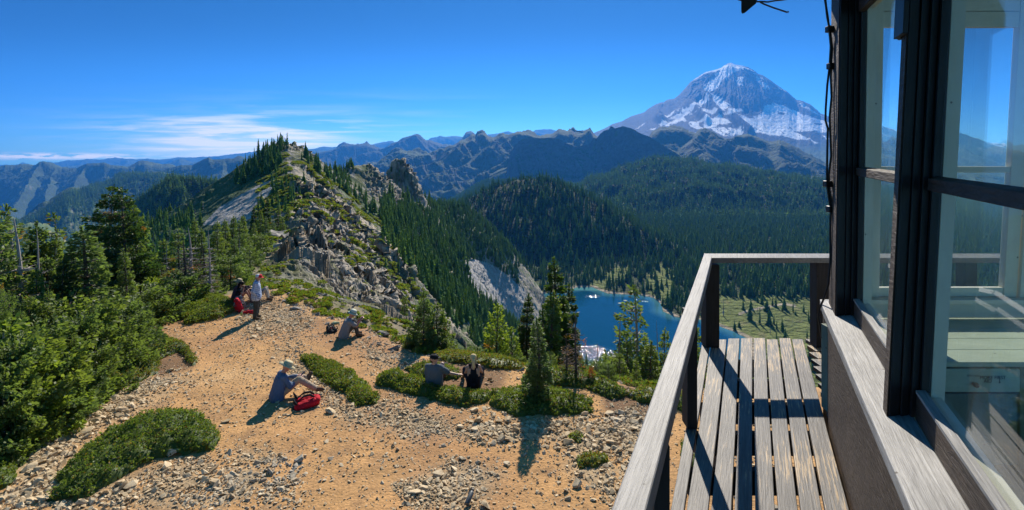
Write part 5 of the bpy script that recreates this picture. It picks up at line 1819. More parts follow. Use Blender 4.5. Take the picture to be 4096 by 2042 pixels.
S = [
    ([(130, 1268), (150, 1200), (205, 1140), (290, 1085), (350, 1062), (440, 1048), (515, 1046), (545, 1085), (540, 1138), (500, 1152), (440, 1152), (380, 1168), (300, 1215), (240, 1245), (180, 1268)], .42, 520, 'large dark green mat shrub across the lower left of the clearing', .7, .03),
    ([(362, 818), (470, 822), (560, 803), (592, 783), (590, 762), (560, 750), (470, 752), (395, 768)], .42, 520, 'long low hedge of green leaves left of the red rucksack and the seated pair', .5, .02),
    ([(300, 880), (340, 835), (380, 828), (410, 852), (470, 870), (497, 912), (485, 922), (450, 888), (405, 905), (395, 945), (310, 985), (240, 1000), (250, 940)], .32, 480, 'olive mat shrub curling round the brown bare soil on the left', .5, .25),
    ([(752, 900), (800, 903), (860, 925), (905, 952), (950, 1003), (945, 1022), (900, 1028), (868, 1002), (810, 962), (770, 932)], .20, 620, 'narrow strip of green mat shrub right of the man in the blue shirt', .5, .12),
    ([(945, 950), (1000, 938), (1060, 962), (1110, 984), (1170, 992), (1235, 992), (1230, 1022), (1180, 1030), (1120, 1018), (1060, 1003), (980, 978), (945, 965)], .30, 560, 'bright green mat shrub in front of the seated couple', .5, .06),
    ([(1238, 993), (1300, 985), (1400, 985), (1490, 1012), (1482, 1038), (1400, 1050), (1300, 1050), (1235, 1024)], .30, 560, 'green mat shrub round the foot of the small fir by the rubble', .5, .03),
    ([(1018, 932), (1060, 922), (1100, 920), (1155, 938), (1160, 955), (1100, 960), (1040, 952)], .22, 520, 'patch of mat shrub just behind the couple on their left', .5, .15),
    ([(1085, 890), (1180, 900), (1300, 915), (1330, 932), (1260, 934), (1200, 927), (1100, 908)], .26, 420, 'brownish green mat shrub on the edge behind the couple', .5, .3),
    ([(-60, 1080), (40, 1082), (82, 1118), (70, 1175), (20, 1230), (-60, 1280)], .5, 520, 'dark shrub at the left edge of the picture below the firs', .5, .0),
    ([(1445, 1165), (1480, 1145), (1525, 1150), (1535, 1168), (1490, 1186), (1455, 1182)], .14, 520, 'small olive plant growing in the stones left of the railing', .5, .35),
    ([(1425, 1110), (1450, 1100), (1475, 1112), (1455, 1125)], .10, 520, 'tiny green tuft in the rubble above the olive plant', .5, .3),
    ([(1572, 1000), (1620, 985), (1680, 990), (1750, 1010), (1740, 1050), (1660, 1020), (1600, 1015)], .3, 420, 'scrubby plant beyond the railing beside the brown soil', .5, .2),
    ([(600, 722), (625, 700), (668, 700), (672, 722), (640, 732)], .18, 420, 'low green cushion between the trail and the group of hikers', .5, .1),
    ([(1300, 960), (1335, 934), (1420, 928), (1500, 950), (1560, 978), (1590, 1000), (1540, 1010), (1490, 985), (1400, 975)], .26, 460, 'green mat shrub behind the near fir, along the edge of the drop', .5, .1),
    ([(1700, 1120), (1790, 1080), (1800, 1130), (1740, 1200)], .2, 300, 'green scrub seen between the railing posts', .5, .1),
]
for i, (poly, hgt, dens, label, lump, brown) in enumerate(S):
    mat_shrub(poly, hgt, dens, 500 + i, label, MAT['leaf'], .034, brown, lump)


# ---- firs round the clearing
def place_tip(root, px, py, D, base_h, rz=0, label=None, group=None, wscale=1.0, first=False):
    """stand a copy so that its tip meets the sight line at depth D"""
    t = P(px, py, D); g = hz(t[0], t[1])
    hh = max(.5, t[2] - g)
    s = hh / base_h
    o = root if first else copy_tree(root, (0, 0, 0))
    o.location = (t[0], t[1], g - .03); o.rotation_euler = (0, 0, rz); o.scale = (s * wscale, s * wscale, s)
    if label: o['label'] = label
    if group: o['group'] = group
    return o


KIND = {}
_first = {}


def kind(key, Ht, data, lm, wm, cat='fir tree'):
    KIND[key] = (Ht, data, lm, wm, cat); _first[key] = None


kind('big', 7.5, conifer(7.5, 2.3, 1, 1.5, wind=-.25, droop=.22, leaf=.095, shape=.75, up=.5), MAT['needle_dark'], MAT['bark'])
kind('dense', 5.0, conifer(5.0, 1.25, 2, 1.5, droop=.25, leaf=.08), MAT['needle'], MAT['bark'])
kind('dense2', 5.0, conifer(5.0, 1.45, 12, 1.4, wind=-.2, droop=.2, leaf=.08, bare=.05), MAT['needle'], MAT['bark'])
kind('slim', 4.5, conifer(4.5, .75, 3, 2.4, droop=.3, leaf=.07, bare=.08), MAT['needle'], MAT['bark'])
kind('slimdark', 5.0, conifer(5.0, .78, 13, 2.8, droop=.3, leaf=.075), MAT['needle_dark'], MAT['bark'])
kind('flag', 4.6, conifer(4.6, 1.0, 4, 1.2, wind=-.75, bare=.25, droop=.15, leaf=.075, brown=.02), MAT['needle'], MAT['dead'])
kind('young', 2.4, conifer(2.4, .85, 5, 2.3, droop=.12, leaf=.065, up=.5), MAT['needle'], MAT['bark'])
kind('yellow', 2.6, conifer(2.6, .85, 6, 1.6, droop=.1, leaf=.07, up=.9, bare=.03), MAT['needle_yellow'], MAT['bark'])
kind('low', 1.5, conifer(1.5, 1.15, 7, 2.4, droop=.02, leaf=.065, up=.55, low=.02, shape=.5, brown=.0), MAT['needle'], MAT['bark'], 'fir shrub')
kind('low2', 1.4, conifer(1.4, 1.3, 17, 2.2, droop=.02, leaf=.065, up=.5, low=.02, shape=.45, brown=.01), MAT['needle'], MAT['bark'], 'fir shrub')
kind('bronze', 1.6, conifer(1.6, 1.1, 8, 1.8, droop=.05, leaf=.075, up=.4, low=.02, shape=.6, brown=.12), MAT['needle_yellow'], MAT['dead'], 'fir shrub')
kind('snag', 4.0, conifer(4.0, .55, 9, .25, bare=1.0, droop=.25, leaf=.05, top_bare=.5, brown=.5), MAT['needle_dark'], MAT['dead'], 'dead tree')
kind('snag2', 3.0, conifer(3.0, .7, 19, .25, bare=1.0, droop=.35, leaf=.05, top_bare=.3, brown=.8), MAT['rust'], MAT['bark'], 'dead tree')
kind('rust', 1.2, conifer(1.2, .7, 10, 1.6, droop=.0, leaf=.06, up=.4, low=.02, shape=.5), MAT['rust'], MAT['dead'], 'dead shrub')


kind('thick', 4.0, conifer(4.0, 1.5, 31, 2.5, droop=.08, leaf=.048, up=.5, low=.02, shape=.55), MAT['needle'], MAT['bark'])
kind('thick2', 3.6, conifer(3.6, 1.25, 32, 2.4, droop=.15, leaf=.047, up=.4, low=.02, shape=.75, bare=.06, brown=.01), MAT['needle'], MAT['bark'])


def plant(key, px, py, D, rz, label, group=None, ws=1.0):
    if key in ('low', 'low2', 'bronze', 'young', 'yellow'):
        t = P(px, py, D); hh = t[2] - hz(t[0], t[1])
        if hh > 2.5 and key in ('low', 'low2'): key = 'thick' if key == 'low' else 'thick2'; ws *= .85
        elif hh > 2.5 and key == 'bronze': key = 'thick2'
    Ht, data, lm, wm, cat = KIND[key]
    if _first[key] is None:
        _first[key] = tree_thing({'fir tree': 'fir_tree', 'fir shrub': 'fir_shrub', 'dead tree': 'dead_tree', 'dead shrub': 'dead_shrub'}[cat], (0, 0, 0), data, lm, wm, label, cat, group or 'firs round the clearing', rz)
        o = place_tip(_first[key], px, py, D, Ht, rz, label, group or 'firs round the clearing', ws, True)
    else:
        o = place_tip(_first[key], px, py, D, Ht, rz, label, group or 'firs round the clearing', ws)
    return o


L_ = 'firs of the left grove'
plant('big', 273, 468, 23, 0, 'taller left stem of the big dark twin firs in the left grove', L_)
plant('big', 316, 474, 22.4, 2.4, 'right stem of the big dark twin firs in the left grove', L_)
plant('dense2', 345, 525, 23, 1, 'fir filling in the right shoulder of the big twin firs', L_)
plant('dense', 3, 534, 15, 0, 'green fir cut by the left edge of the picture', L_)
plant('flag', 34, 520, 16, 0, 'windblown fir behind the thick bare trunk at far left', L_)
plant('snag', 44, 545, 15.2, 0, 'thick pale bare trunk leaning at far left', L_, 1.2)
plant('snag', 91, 573, 15.6, 1, 'thin grey bare trunk beside the leaning one', L_, .8)
plant('slim', 107, 558, 17.5, 0, 'thin fir with a crooked leader between the bare trunk and the bushy topped fir', L_)
plant('flag', 146, 540, 18, .4, 'fir with a bushy clump on its top and a bare middle', L_)
plant('dense', 120, 640, 16.5, 2, 'broad green fir below the bushy topped one', L_)
plant('slim', 212, 568, 16.5, 1.3, 'pale topped fir standing left of the twin firs', L_, 1.6)
plant('dense2', 170, 660, 17.5, 3, 'wide fir skirt between the pale topped fir and the left bushes', L_)
plant('dense', 60, 640, 17, 4, 'fir behind the two bare trunks', L_)
plant('dense2', 235, 690, 17.5, 5, 'bushy fir at the foot of the pale topped fir', L_)
plant('slim', 317, 625, 18, .7, 'short fir with a pointed tip in front of the twin firs', L_)
plant('snag', 326, 643, 18.5, 2, 'leaning bleached stub in front of the twin firs', L_, .6)
plant('snag', 384, 582, 24, 3, 'twisted snag right of the twin firs', L_)
plant('snag', 421, 596, 24, 4, 'straight thin snag left of the curved top fir', L_, .7)
plant('dense2', 452, 574, 27, 0, 'fir with a broad curved top left of the branchy snag', L_)
plant('dense', 412, 600, 26, 2, 'dark fir behind the straight thin snag', L_)
plant('snag', 476, 569, 23, 0, 'tall branchy snag in the middle of the grove', L_, 1.5)
plant('snag2', 466, 600, 22.5, 2, 'tangle of dead grey boughs under the branchy snag', L_, 1.4)
plant('slim', 491, 549, 29, 1, 'tall slim fir right of the branchy snag', L_, .8)
plant('slim', 504, 576, 28, 2, 'small pointed fir next to the tall slim one', L_)
plant('snag', 527, 574, 22.5, 5, 'white curved snag beside the rust coloured shrub', L_, 1.1)
plant('snag2', 512, 610, 23.5, 3, 'grey dead boughs between the two snags', L_, 1.5)
for j, (a, b, c, k, lb) in enumerate([(549, 556, 31, 'dense', 'first fir of the row before the scree, from the left'), (566, 552, 34, 'slim', 'second fir of the row before the scree'), (584, 544, 37, 'slim', 'tallest slim fir of the row before the scree'),
        (600, 555, 36, 'dense2', 'bushy fir in the middle of the row before the scree'), (614, 541, 40, 'slim', 'fir leaning over the right end of the row before the scree'), (560, 610, 27, 'dense2', 'broad fir under the row, left of the trail'),
        (590, 600, 31, 'dense', 'dense fir under the row, nearer the trail'), (625, 590, 37, 'dense2', 'fir at the left edge of the trail'), (580, 640, 26, 'low', 'fir bush behind the hikers'), (628, 625, 33, 'low2', 'rounded fir bush beside the trail bend'),
        (640, 560, 48, 'dense', 'fir above the trail bend, lower one'), (655, 530, 58, 'slim', 'slim fir above the trail bend'), (668, 545, 56, 'dense2', 'wide fir above the trail bend, beside the rocks'), (640, 520, 62, 'slimdark', 'dark slim fir above the trail bend'),
        (690, 560, 66, 'dense', 'fir on the crest left of the pale rocks'), (712, 545, 76, 'dense2', 'leaning fir at the top of the pale rocks'), (672, 500, 80, 'slimdark', 'tall dark fir on the near crest'), (700, 515, 88, 'slim', 'slender fir on the near crest'), (725, 520, 96, 'dense', 'wide fir on the crest above the cliff'),
        (655, 590, 46, 'low', 'fir bush below the pale rocks')]):
    plant(k, a, b, c, j * 1.3, lb, L_)
plant('snag', 602, 590, 34, 1, 'bare pole among the firs by the trail', L_, .6)
plant('snag', 640, 548, 52, 2, 'pair of thin grey poles above the trail', L_, .5)
plant('rust', 560, 668, 27.0, 0, 'rust red dead shrub behind the seated hikers', L_, 1.1)
plant('bronze', 410, 662, 23.0, 0, 'golden bronze fir bush in front of the snags', L_, 1.1)
plant('bronze', 385, 700, 21.0, 2, 'bronze tipped fir bush above the hedge', L_)
plant('low', 492, 676, 23.6, 1, 'wide green fir bush above the hedge', L_, 1.25)
plant('low', 455, 690, 22.0, 3, 'green fir bush left of the wide one', L_, 1.1)
plant('low2', 525, 702, 23.6, 2, 'fir bush at the right end of the hedge', L_)
plant('low2', 400, 730, 20.2, 5, 'dark fir bush behind the left end of the hedge', L_)
plant('low', 545, 712, 25.5, 0, 'small fir bush left of the seated pair', L_, .6)
plant('low', 350, 720, 19.4, 0, 'dark fir bush under the twin firs', L_, 1.3)
for j, (a, b, c, lb) in enumerate([(18, 575, 16.6, 'slim fir between the left edge and the leaning trunk'), (72, 598, 17.0, 'slim fir just right of the leaning trunk'), (132, 592, 17.4, 'slim fir in front of the bushy topped one'), (182, 610, 17.2, 'slim fir left of the pale topped one'), (246, 600, 19.0, 'slim fir between the pale topped fir and the twin firs'), (160, 640, 15.8, 'pointed fir rising from the middle of the thicket'), (95, 670, 15.2, 'pointed fir rising from the left of the thicket')]):
    plant('slimdark' if j % 2 else 'slim', a, b, c, j * 1.9, lb, L_, .85)
low_spots = [(300, 745, 16.6), (260, 760, 15.8), (215, 740, 15.4), (165, 745, 15), (120, 740, 14.6), (75, 735, 14.2), (30, 720, 13.8), (-10, 730, 13.2), (300, 800, 15.4), (250, 805, 14.7), (200, 800, 14.2), (150, 800, 13.8), (100, 800, 13.2), (50, 790, 12.8),
             (5, 800, 12.2), (235, 855, 13.7), (185, 850, 13.2), (135, 860, 12.8), (85, 850, 12.3), (35, 860, 11.7), (-10, 880, 11.2), (215, 900, 13.0), (165, 905, 12.5), (115, 915, 12.0), (60, 915, 11.5), (10, 940, 10.9), (275, 870, 14.2), (330, 770, 16.6)]
for j, (a, b, c) in enumerate(low_spots):
    nar = j % 3 == 1
    plant(['low', 'thick2', 'low', 'low2', 'bronze' if j % 10 == 4 else 'low'][j % 5], a, b + (12 if not nar else -14), c, j * 2.1, '%s fir bush in the %s of the left thicket, %s' % ('narrow upright' if nar else 'rounded', 'top row' if b < 780 else ('middle' if b < 880 else 'lowest row'), 'by the picture edge' if a < 80 else ('halfway along' if a < 200 else 'by its right end')), 'thicket of low firs on the left', .62 if nar else .95)
plant('young', 230, 815, 14.4, 0, 'young upright fir rising from the thicket', L_)
plant('bronze', 48, 850, 12.2, 1, 'yellowish fir bush low in the left thicket', L_, 1.2)
plant('snag', -5, 820, 11.8, 2, 'white dead branch poking out of the thicket at the left edge', L_, .5)

R_ = 'firs below the clearing by the lake view'
plant('young', 1065, 733, 17.6, 0, 'bushy blue green fir standing left of the yellow green one', R_, .8)
plant('slim', 1385, 735, 21, 3, 'slim dark fir at the foot of the tallest one', R_, 1.0)
plant('slimdark', 1368, 770, 20, 4, 'slender fir between the near fir and the tallest one', R_, .8)
plant('young', 1100, 764, 18.2, 2, 'second stem beside the bushy blue green fir', R_, 1.1)
plant('young', 1026, 850, 17.4, 1, 'low skirt of the bushy fir at the edge of the rubble', R_, 1.2)
plant('young', 1120, 850, 17.6, 4, 'low fir right of the bushy blue green fir', R_, 1.2)
plant('yellow', 1250, 768, 20, 0, 'bright yellow green fir with a crooked leader', R_, .7)
plant('yellow', 1290, 825, 19.4, 2, 'broad yellow green fir beside the crooked one', R_, .85)
plant('slimdark', 1392, 650, 23, 0, 'tallest dark fir in front of the lake', R_)
plant('slimdark', 1427, 714, 25, 1, 'shorter dark fir right behind the tallest one', R_)
plant('slimdark', 1327, 740, 26, 2, 'dark fir left of the tallest one, at the lake shore line', R_)
plant('slim', 1355, 797, 13.2, 0, 'near fir with reddish cones rising from the mat shrub', R_, 1.25)
plant('young', 1352, 930, 13.0, 2, 'skirt of boughs round the near fir with cones', R_, 1.0)
plant('snag2', 1449, 773, 14.6, 0, 'dead fir with drooping brown twigs in front of the lake', R_, 1.0)
plant('snag2', 1425, 840, 15.0, 2, 'lower dead boughs left of the dead fir', R_, 1.3)
plant('flag', 1598, 722, 21, 0, 'open windblown fir on the right of the lake', R_, 1.0)
plant('snag', 1555, 798, 20.5, 1, 'black twiggy snag left of the windblown fir', R_)
plant('snag', 1504, 862, 18.5, 3, 'short leaning snag in front of the sparkling water', R_, .8)
plant('dense', 1575, 850, 19.5, 2, 'green fir under the windblown one', R_, .8)
plant('dense2', 1620, 850, 18.8, 3, 'dense fir between the windblown fir and the railing', R_, .8)
plant('slim', 1640, 862, 18.0, 4, 'drooping fir next to the railing', R_, 1.2)
plant('dense', 1674, 826, 20.0, 5, 'round topped fir just left of the railing', R_, .6)
plant('snag', 1654, 806, 21.0, 5, 'thin bare tip rising by the railing', R_, .5)
plant('dense', 1600, 900, 17.4, 1, 'fir low on the slope by the railing', R_, .7)
plant('young', 1560, 890, 17.0, 3, 'young fir under the leaning snag', R_)
plant('low', 1530, 945, 14.9, 0, 'low fir bush right of the dead fir', R_, .9)
plant('low2', 1500, 925, 15.4, 2, 'low fir bush behind the dead fir', R_, .8)
plant('rust', 1487, 948, 14.4, 1, 'fallen reddish bough at the foot of the dead fir', R_, .45)
plant('low', 1460, 930, 15.2, 4, 'low fir bush left of the dead fir foot', R_, .8)
plant('low', 1200, 875, 18.6, 0, 'low fir bush between the bushy and the yellow fir', R_, .8)
plant('low2', 1170, 880, 18.0, 1, 'low fir bush behind the couple, left one', R_, .8)
plant('low', 1240, 890, 18.2, 2, 'low fir bush behind the couple, right one', R_, .8)
plant('low', 1310, 895, 17.4, 3, 'low fir bush left of the near fir', R_, .8)
plant('low2', 1385, 905, 16.5, 3, 'low fir bush right of the near fir', R_, .8)
plant('young', 973, 760, 30, 0, 'small fir on the cliff edge behind the man in the bucket hat', R_)
plant('slim', 1017, 742, 34, 1, 'slim small fir on the cliff edge', R_)
plant('low', 990, 835, 22, 0, 'low fir bush at the cliff edge', R_, .7)
plant('dense', 1740, 800, 24, 2, 'fir glimpsed between the railing posts', R_, .7)
plant('low', 1740, 960, 15, 2, 'low fir bush behind the railing', R_, 1.0)


# ---- stones
def stone_mesh(seed, link=False, name='stone'):
    r = np.random.default_rng(seed)
    import bmesh
    bm = bmesh.new()
    n = r.integers(9, 14)
    p = r.normal(size=(n, 3)); p /= np.linalg.norm(p, axis=1)[:, None]
    p *= np.array([1, r.uniform(.6, .9), r.uniform(.35, .6)]) * .5
    for q in p: bm.verts.new(q)
    bmesh.ops.convex_hull(bm, input=bm.verts)
    me = bpy.data.meshes.new(name); bm.to_mesh(me); bm.free()
    me.materials.append(MAT['stone'])
    o = bpy.data.objects.new(name, me)
    if link: COL.objects.link(o)
    return o


def stone_mat():
    m, N, L, out = newmat('tan_stone')
    p = N.new('ShaderNodeBsdfPrincipled')
    ob = N.new('ShaderNodeObjectInfo').outputs['Random']
    g = N.new('ShaderNodeNewGeometry').outputs['Position']
    n = nnoise(N, L, 9, 5, .65, g)
    big = nnoise(N, L, .35, 3, .5, g)
    c = nmix(N, L, (.46, .33, .18), (.76, .60, .38), ob)
    c = nmix(N, L, c, (.46, .42, .34), nramp(N, L, big, .52, .72))
    c = nmix(N, L, nmix(N, L, c, (.55, .5, .45), 1.0, 'MULTIPLY'), c, nramp(N, L, n, .3, .6))
    L.new(c, p.inputs['Base Color'])
    p.inputs['Roughness'].default_value = .85
    p.inputs['Specular IOR Level'].default_value = .3
    L.new(nbump(N, L, nnoise(N, L, 40, 4, .6, g), .5, .01), p.inputs['Normal'])
    L.new(p.outputs[0], out.inputs[0])
    return m


MAT['stone'] = stone_mat()
ST = [stone_mesh(900 + i) for i in range(7)]


def stones():
    r = np.random.default_rng(901)
    n = 420000
    Y = 7.5 * (26 / 7.5) ** r.random(n); U = r.uniform(-1.03, .6, n); X = U * Y
    px = U * FPX + 1288; h = H(X, Y); py = 380 - h / Y * FPX
    gm = gravel_mask(px, py)
    dk = sdist(X, Y, KNOLL)
    nz = smooth(fbm(X * .9, Y * .9, 3, 903), -.35, .35)
    dens = (.10 + .72 * gm * (.25 + .75 * nz) + .10 * smooth(fbm(X * .5, Y * .5, 3, 905), .05, .4)) * (dk < .8) * (Y / 26) ** 2 * 3.2
    keep = r.random(n) < dens
    X, Y, px, py, gm, h = X[keep], Y[keep], px[keep], py[keep], gm[keep], h[keep]
    # clear of shrubs
    ins = np.zeros(len(X), bool)
    for s in S: ins |= inpoly(px, py, s[0])
    X, Y, px, py, gm, h = [a[~ins] for a in (X, Y, px, py, gm, h)]
    size = np.exp(r.normal(math.log(.042), .50, len(X))) * (1 + .35 * gm)
    coarse = ((px > 1180) & (py > 1020) & (py < 1140) & (px < 1620)) | ((px < 330) & (py > 1000))
    size = np.where(coarse, size * 1.45, size)
    size = np.clip(size, .015, .32)
    order = np.argsort(-size / Y * (px > -10) * (px < 1650))
    P3 = np.stack([X, Y, h + EYE + size * .08], 1)
    rot = np.stack([r.normal(0, .35, len(X)), r.normal(0, .35, len(X)), r.uniform(0, 6.28, len(X))], 1)
    singles = order[:280]
    made = {}
    for j, i in enumerate(singles):
        k = j % 7
        if k not in made:
            o = ST[k].copy(); COL.objects.link(o); made[k] = o
        else:
            o = made[k].copy(); COL.objects.link(o)
        o.location = P3[i]; o.rotation_euler = rot[i]; o.scale = (size[i], size[i], size[i] * 1.1)
        sc_ = 'large' if size[i] > .13 else ('mid sized' if size[i] > .09 else 'small')
        if px[i] < 330:
            lb = sc_ + ' pale angular stone ' + ('above the large dark shrub' if py[i] < 1130 and px[i] > 110 else ('in the lower left corner' if px[i] < 140 else 'below the large dark shrub')); gr = lb
        elif px[i] > 1150 and py[i] > 1000: lb = sc_ + ' angular stone in the rubble ' + ('below the near fir' if px[i] < 1400 else ('left of the railing' if px[i] > 1500 else 'between the near fir and the railing')); gr = lb
        elif gm[i] > .5: lb = sc_ + ' tan stone in the gravel ' + ('near the bottom edge' if py[i] > 1120 else 'in the middle of the clearing'); gr = lb
        else: lb = sc_ + ' tan stone lying on the bare orange dirt'; gr = lb
        tag(o, lb, 'stone', gr)
    rest = order[280:]
    o = scatter_object('gravel', P3[rest], rot[rest], np.repeat(size[rest, None], 3, 1), r.integers(0, 7, len(rest)), ST)
    o['label'] = 'tan gravel and rock chips strewn over the dirt clearing'; o['category'] = 'gravel'
    print('stones', len(X))
    for px_, py_, s, lb in ((437, 1142, .36, 'rounded pale boulder in front of the large dark shrub'), (568, 1066, .24, 'pointed grey stone right of the large dark shrub'), (1263, 1108, .30, 'blocky grey boulder in the rubble by the railing'),
                            (1296, 1092, .2, 'small block left of the grey boulder'), (682, 1195, .26, 'tan boulder on the dirt near the bottom'), (758, 1165, .3, 'dark sided boulder with a sharp shadow'), (1453, 1222, .3, 'upright wedge stone left of the railing'),
                            (535, 1228, .3, 'flat grey boulder at the bottom of the clearing'), (1385, 665, .0, '')):
        if not s: continue
        g = ground_hit(px_, py_)
        o = made[int(s * 100) % 7].copy(); COL.objects.link(o)
        o.location = (g[0], g[1], g[2] + s * .12); o.rotation_euler = (.2, .1, px_ * .1); o.scale = (s, s, s * 1.3)
        tag(o, lb, 'boulder')
    # outcrop of pale rock by the trail bend
    for px_, py_, D, s, lb in ((690, 628, 58, 6, 'pale lichen grey outcrop above the trail bend'), (676, 650, 46, 2.2, 'round boulder beside the trail bend'), (745, 660, 62, 7, 'slabby grey outcrop right of the trail bend')):
        q = P(px_, py_, D)
        o = made[(int(s) + 2) % 7].copy(); COL.objects.link(o)
        o.location = (q[0], q[1], hz(q[0], q[1]) + s * .05); o.rotation_euler = (.3, .2, px_); o.scale = (s, s * .8, s * 1.1)
        o.data = o.data.copy(); o.data.materials.clear(); o.data.materials.append(MAT['greyrock'])
        sd = o.modifiers.new('sub', 'SUBSURF'); sd.subdivision_type = 'SIMPLE'; sd.levels = sd.render_levels = 4
        tx = bpy.data.textures.new('rock', 'VORONOI'); tx.noise_scale = .35
        dm = o.modifiers.new('d', 'DISPLACE'); dm.texture = tx; dm.strength = .16; dm.mid_level = .5
        tag(o, lb, 'rock outcrop')


def slope_rocks():
    s = SURF['ridge']; px, py = proj(s['V']); X, Y = s['V'][:, 0], s['V'][:, 1]
    w = (Y < 120) * (px > 655) * (px < 1080) * (s['nz'] > .35) * smooth(fbm(X * .2, Y * .2, 3, 77), -.2, .3)
    p, _ = samples('ridge', 3000, w, 950)
    r = np.random.default_rng(951)
    sz = np.exp(r.normal(math.log(.32), .6, len(p))) * np.clip(p[:, 1] / 55, .45, 1.6)
    hs = SURF['hilltop']; hx, hy = hs['V'][:, 0], hs['V'][:, 1]; hpx, hpy = proj(hs['V'])
    dk = sdist(hx, hy, KNOLL)
    wh = (dk > -.3) * (dk < 9) * (hpx > 640) * (hpx < 1700)
    ph, _ = samples('hilltop', 2600, wh, 955)
    szh = np.exp(r.normal(math.log(.13), .5, len(ph)))
    p = np.vstack([p, ph]); sz = np.concatenate([sz, szh])
    GR = []
    for i in range(4):
        o = ST[i].copy(); o.data = o.data.copy(); o.data.materials.clear(); o.data.materials.append(MAT['greyrock']); GR.append(o)
    o = scatter_object('slope_rocks', p, np.stack([r.normal(0, .5, len(p)), r.normal(0, .5, len(p)), r.uniform(0, 6.28, len(p))], 1), np.stack([sz, sz * .8, sz], 1), r.integers(0, 4, len(p)), GR)
    o['label'] = 'grey rock rubble on the slope falling away right of the trail'; o['category'] = 'rubble'
    # low green cushions between the rocks
    w = (Y < 230) * (px > 650) * (px < 1080) * smooth(fbm(X * .12, Y * .12, 3, 79), .0, .35) * (dist_poly(px, py, TRAIL2, False) > 10) * (dist_poly(px, py, TRAIL, False) > 8)
    p, _ = samples('ridge', 5000, w, 952)
    ph, _ = samples('hilltop', 700, wh * (dk > .3) * smooth(fbm(hx * .5, hy * .5, 3, 80), -.1, .25), 956)
    nh = len(ph); p = np.vstack([p, ph])
    C = []
    for i in range(3):
        q = np.random.default_rng(960 + i); n = 170
        a = q.uniform(0, 6.28, n); e_ = np.arcsin(q.uniform(.0, 1, n))
        D_ = np.stack([np.cos(a) * np.cos(e_), np.sin(a) * np.cos(e_), np.sin(e_)], 1)
        v, f, t, b = sprays(D_ * np.array([.5, .5, .28]) * q.uniform(.75, 1, (n, 1)), D_, q.uniform(.12, .2, n), q.uniform(0, 1, n), (q.random(n) < .12) * 1.0, q)
        C.append(mesh_np('cushion_shape', v, f, MAT['leaf'], attrs={'tint': t, 'brown': b}, link=False))
    sz = np.clip(r.uniform(.4, 1.5, len(p)) * p[:, 1] / 70, .35, 2.2)
    sz[-nh:] = r.uniform(.25, .6, nh)
    o = scatter_object('slope_heather', p, np.stack([np.zeros(len(p)), np.zeros(len(p)), r.uniform(0, 6.28, len(p))], 1), np.stack([sz, sz, sz * .8], 1), r.integers(0, 3, len(p)), C)
    o['label'] = 'low green heather cushions growing among the rocks of the slope'; o['category'] = 'heather'


MAT['greyrock'] = simple('grey_rock', (.29, .262, .222), .9, .5, 1.2, .8, 6, bdist=.15)
stones()
slope_rocks()
# ------------------------------------------------------------------ hikers and their things
MAT['skin'] = simple('skin', (.50, .28, .19), .5, .12, 20)
MAT['skin_red'] = simple('sunburnt_skin', (.50, .22, .15), .5, .12, 20)
MAT['skin_tan'] = simple('tanned_skin', (.36, .19, .12), .5, .12, 20)
def cloth(n, c, v=.2): return simple(n, c, .85, v, 14, .35, 25, 0, .2, .02)


def capsule(mb, p0, p1, r0, r1, seg=10):
    p0 = Vector(p0); p1 = Vector(p1)
    d = p1 - p0; ln = d.length
    if ln < 1e-5: d = Vector((0, 0, 1)); ln = 1e-5
    M = d.to_track_quat('Z', 'Y').to_matrix()
    prof = [(max(r0 * math.cos(a), .0004), r0 * math.sin(a)) for a in (-1.45, -1.0, -.5, 0)] + [(max(r1 * math.cos(a), .0004), ln + r1 * math.sin(a)) for a in (0, .5, 1.0, 1.45)]
    mb.lathe(prof, seg, tuple(p0), M)


def fused(mb, name, mat, parent, vox=.012, smooth_it=4, disp=0):
    """one continuous skin over the joined limbs"""
    o = mb.build(name, mat, parent)
    m = o.modifiers.new('r', 'REMESH'); m.mode = 'VOXEL'; m.voxel_size = vox; m.use_smooth_shade = True
    s = o.modifiers.new('s', 'SMOOTH'); s.factor = .5; s.iterations = smooth_it
    if disp:
        tx = bpy.data.textures.new('folds', 'CLOUDS'); tx.noise_scale = .11
        d = o.modifiers.new('d', 'DISPLACE'); d.texture = tx; d.strength = disp; d.mid_level = .5
    return o


def hand(mb, w, pdir, cdir, side, curl=.6, k=1.0):
    """palm, four fingers and a thumb; pdir: where the hand points, cdir: where the fingers curl to"""
    w = Vector(w); a = Vector(pdir).normalized(); c = (Vector(cdir) - a * Vector(cdir).dot(a)).normalized(); b = a.cross(c) * side
    pc = w + a * .045 * k
    for o in (-.026, 0, .026): capsule(mb, w + b * o * .6, w + a * .085 * k + b * o, .017, .015, 6)
    for i, (off, ln) in enumerate(((-.033, .066), (-.011, .078), (.011, .074), (.033, .060))):
        p = w + a * .088 * k + b * off; d = a
        for s in range(3):
            d = (d * math.cos(curl * .8) + c * math.sin(curl * .8)).normalized() if s else (a * math.cos(curl * .5) + c * math.sin(curl * .5)).normalized()
            q = p + d * ln / 3; capsule(mb, p, q, .0095 - .001 * s, .0085 - .001 * s, 6); p = q
            a_ = a
    t = w + a * .03 - b * .030; d = (a * .6 - b * .75 + c * .35).normalized()
    q = t + d * .04; capsule(mb, t, q, .012, .010, 6); capsule(mb, q, q + (a * .8 - b * .2 + c * .5).normalized() * .032, .010, .008, 6)


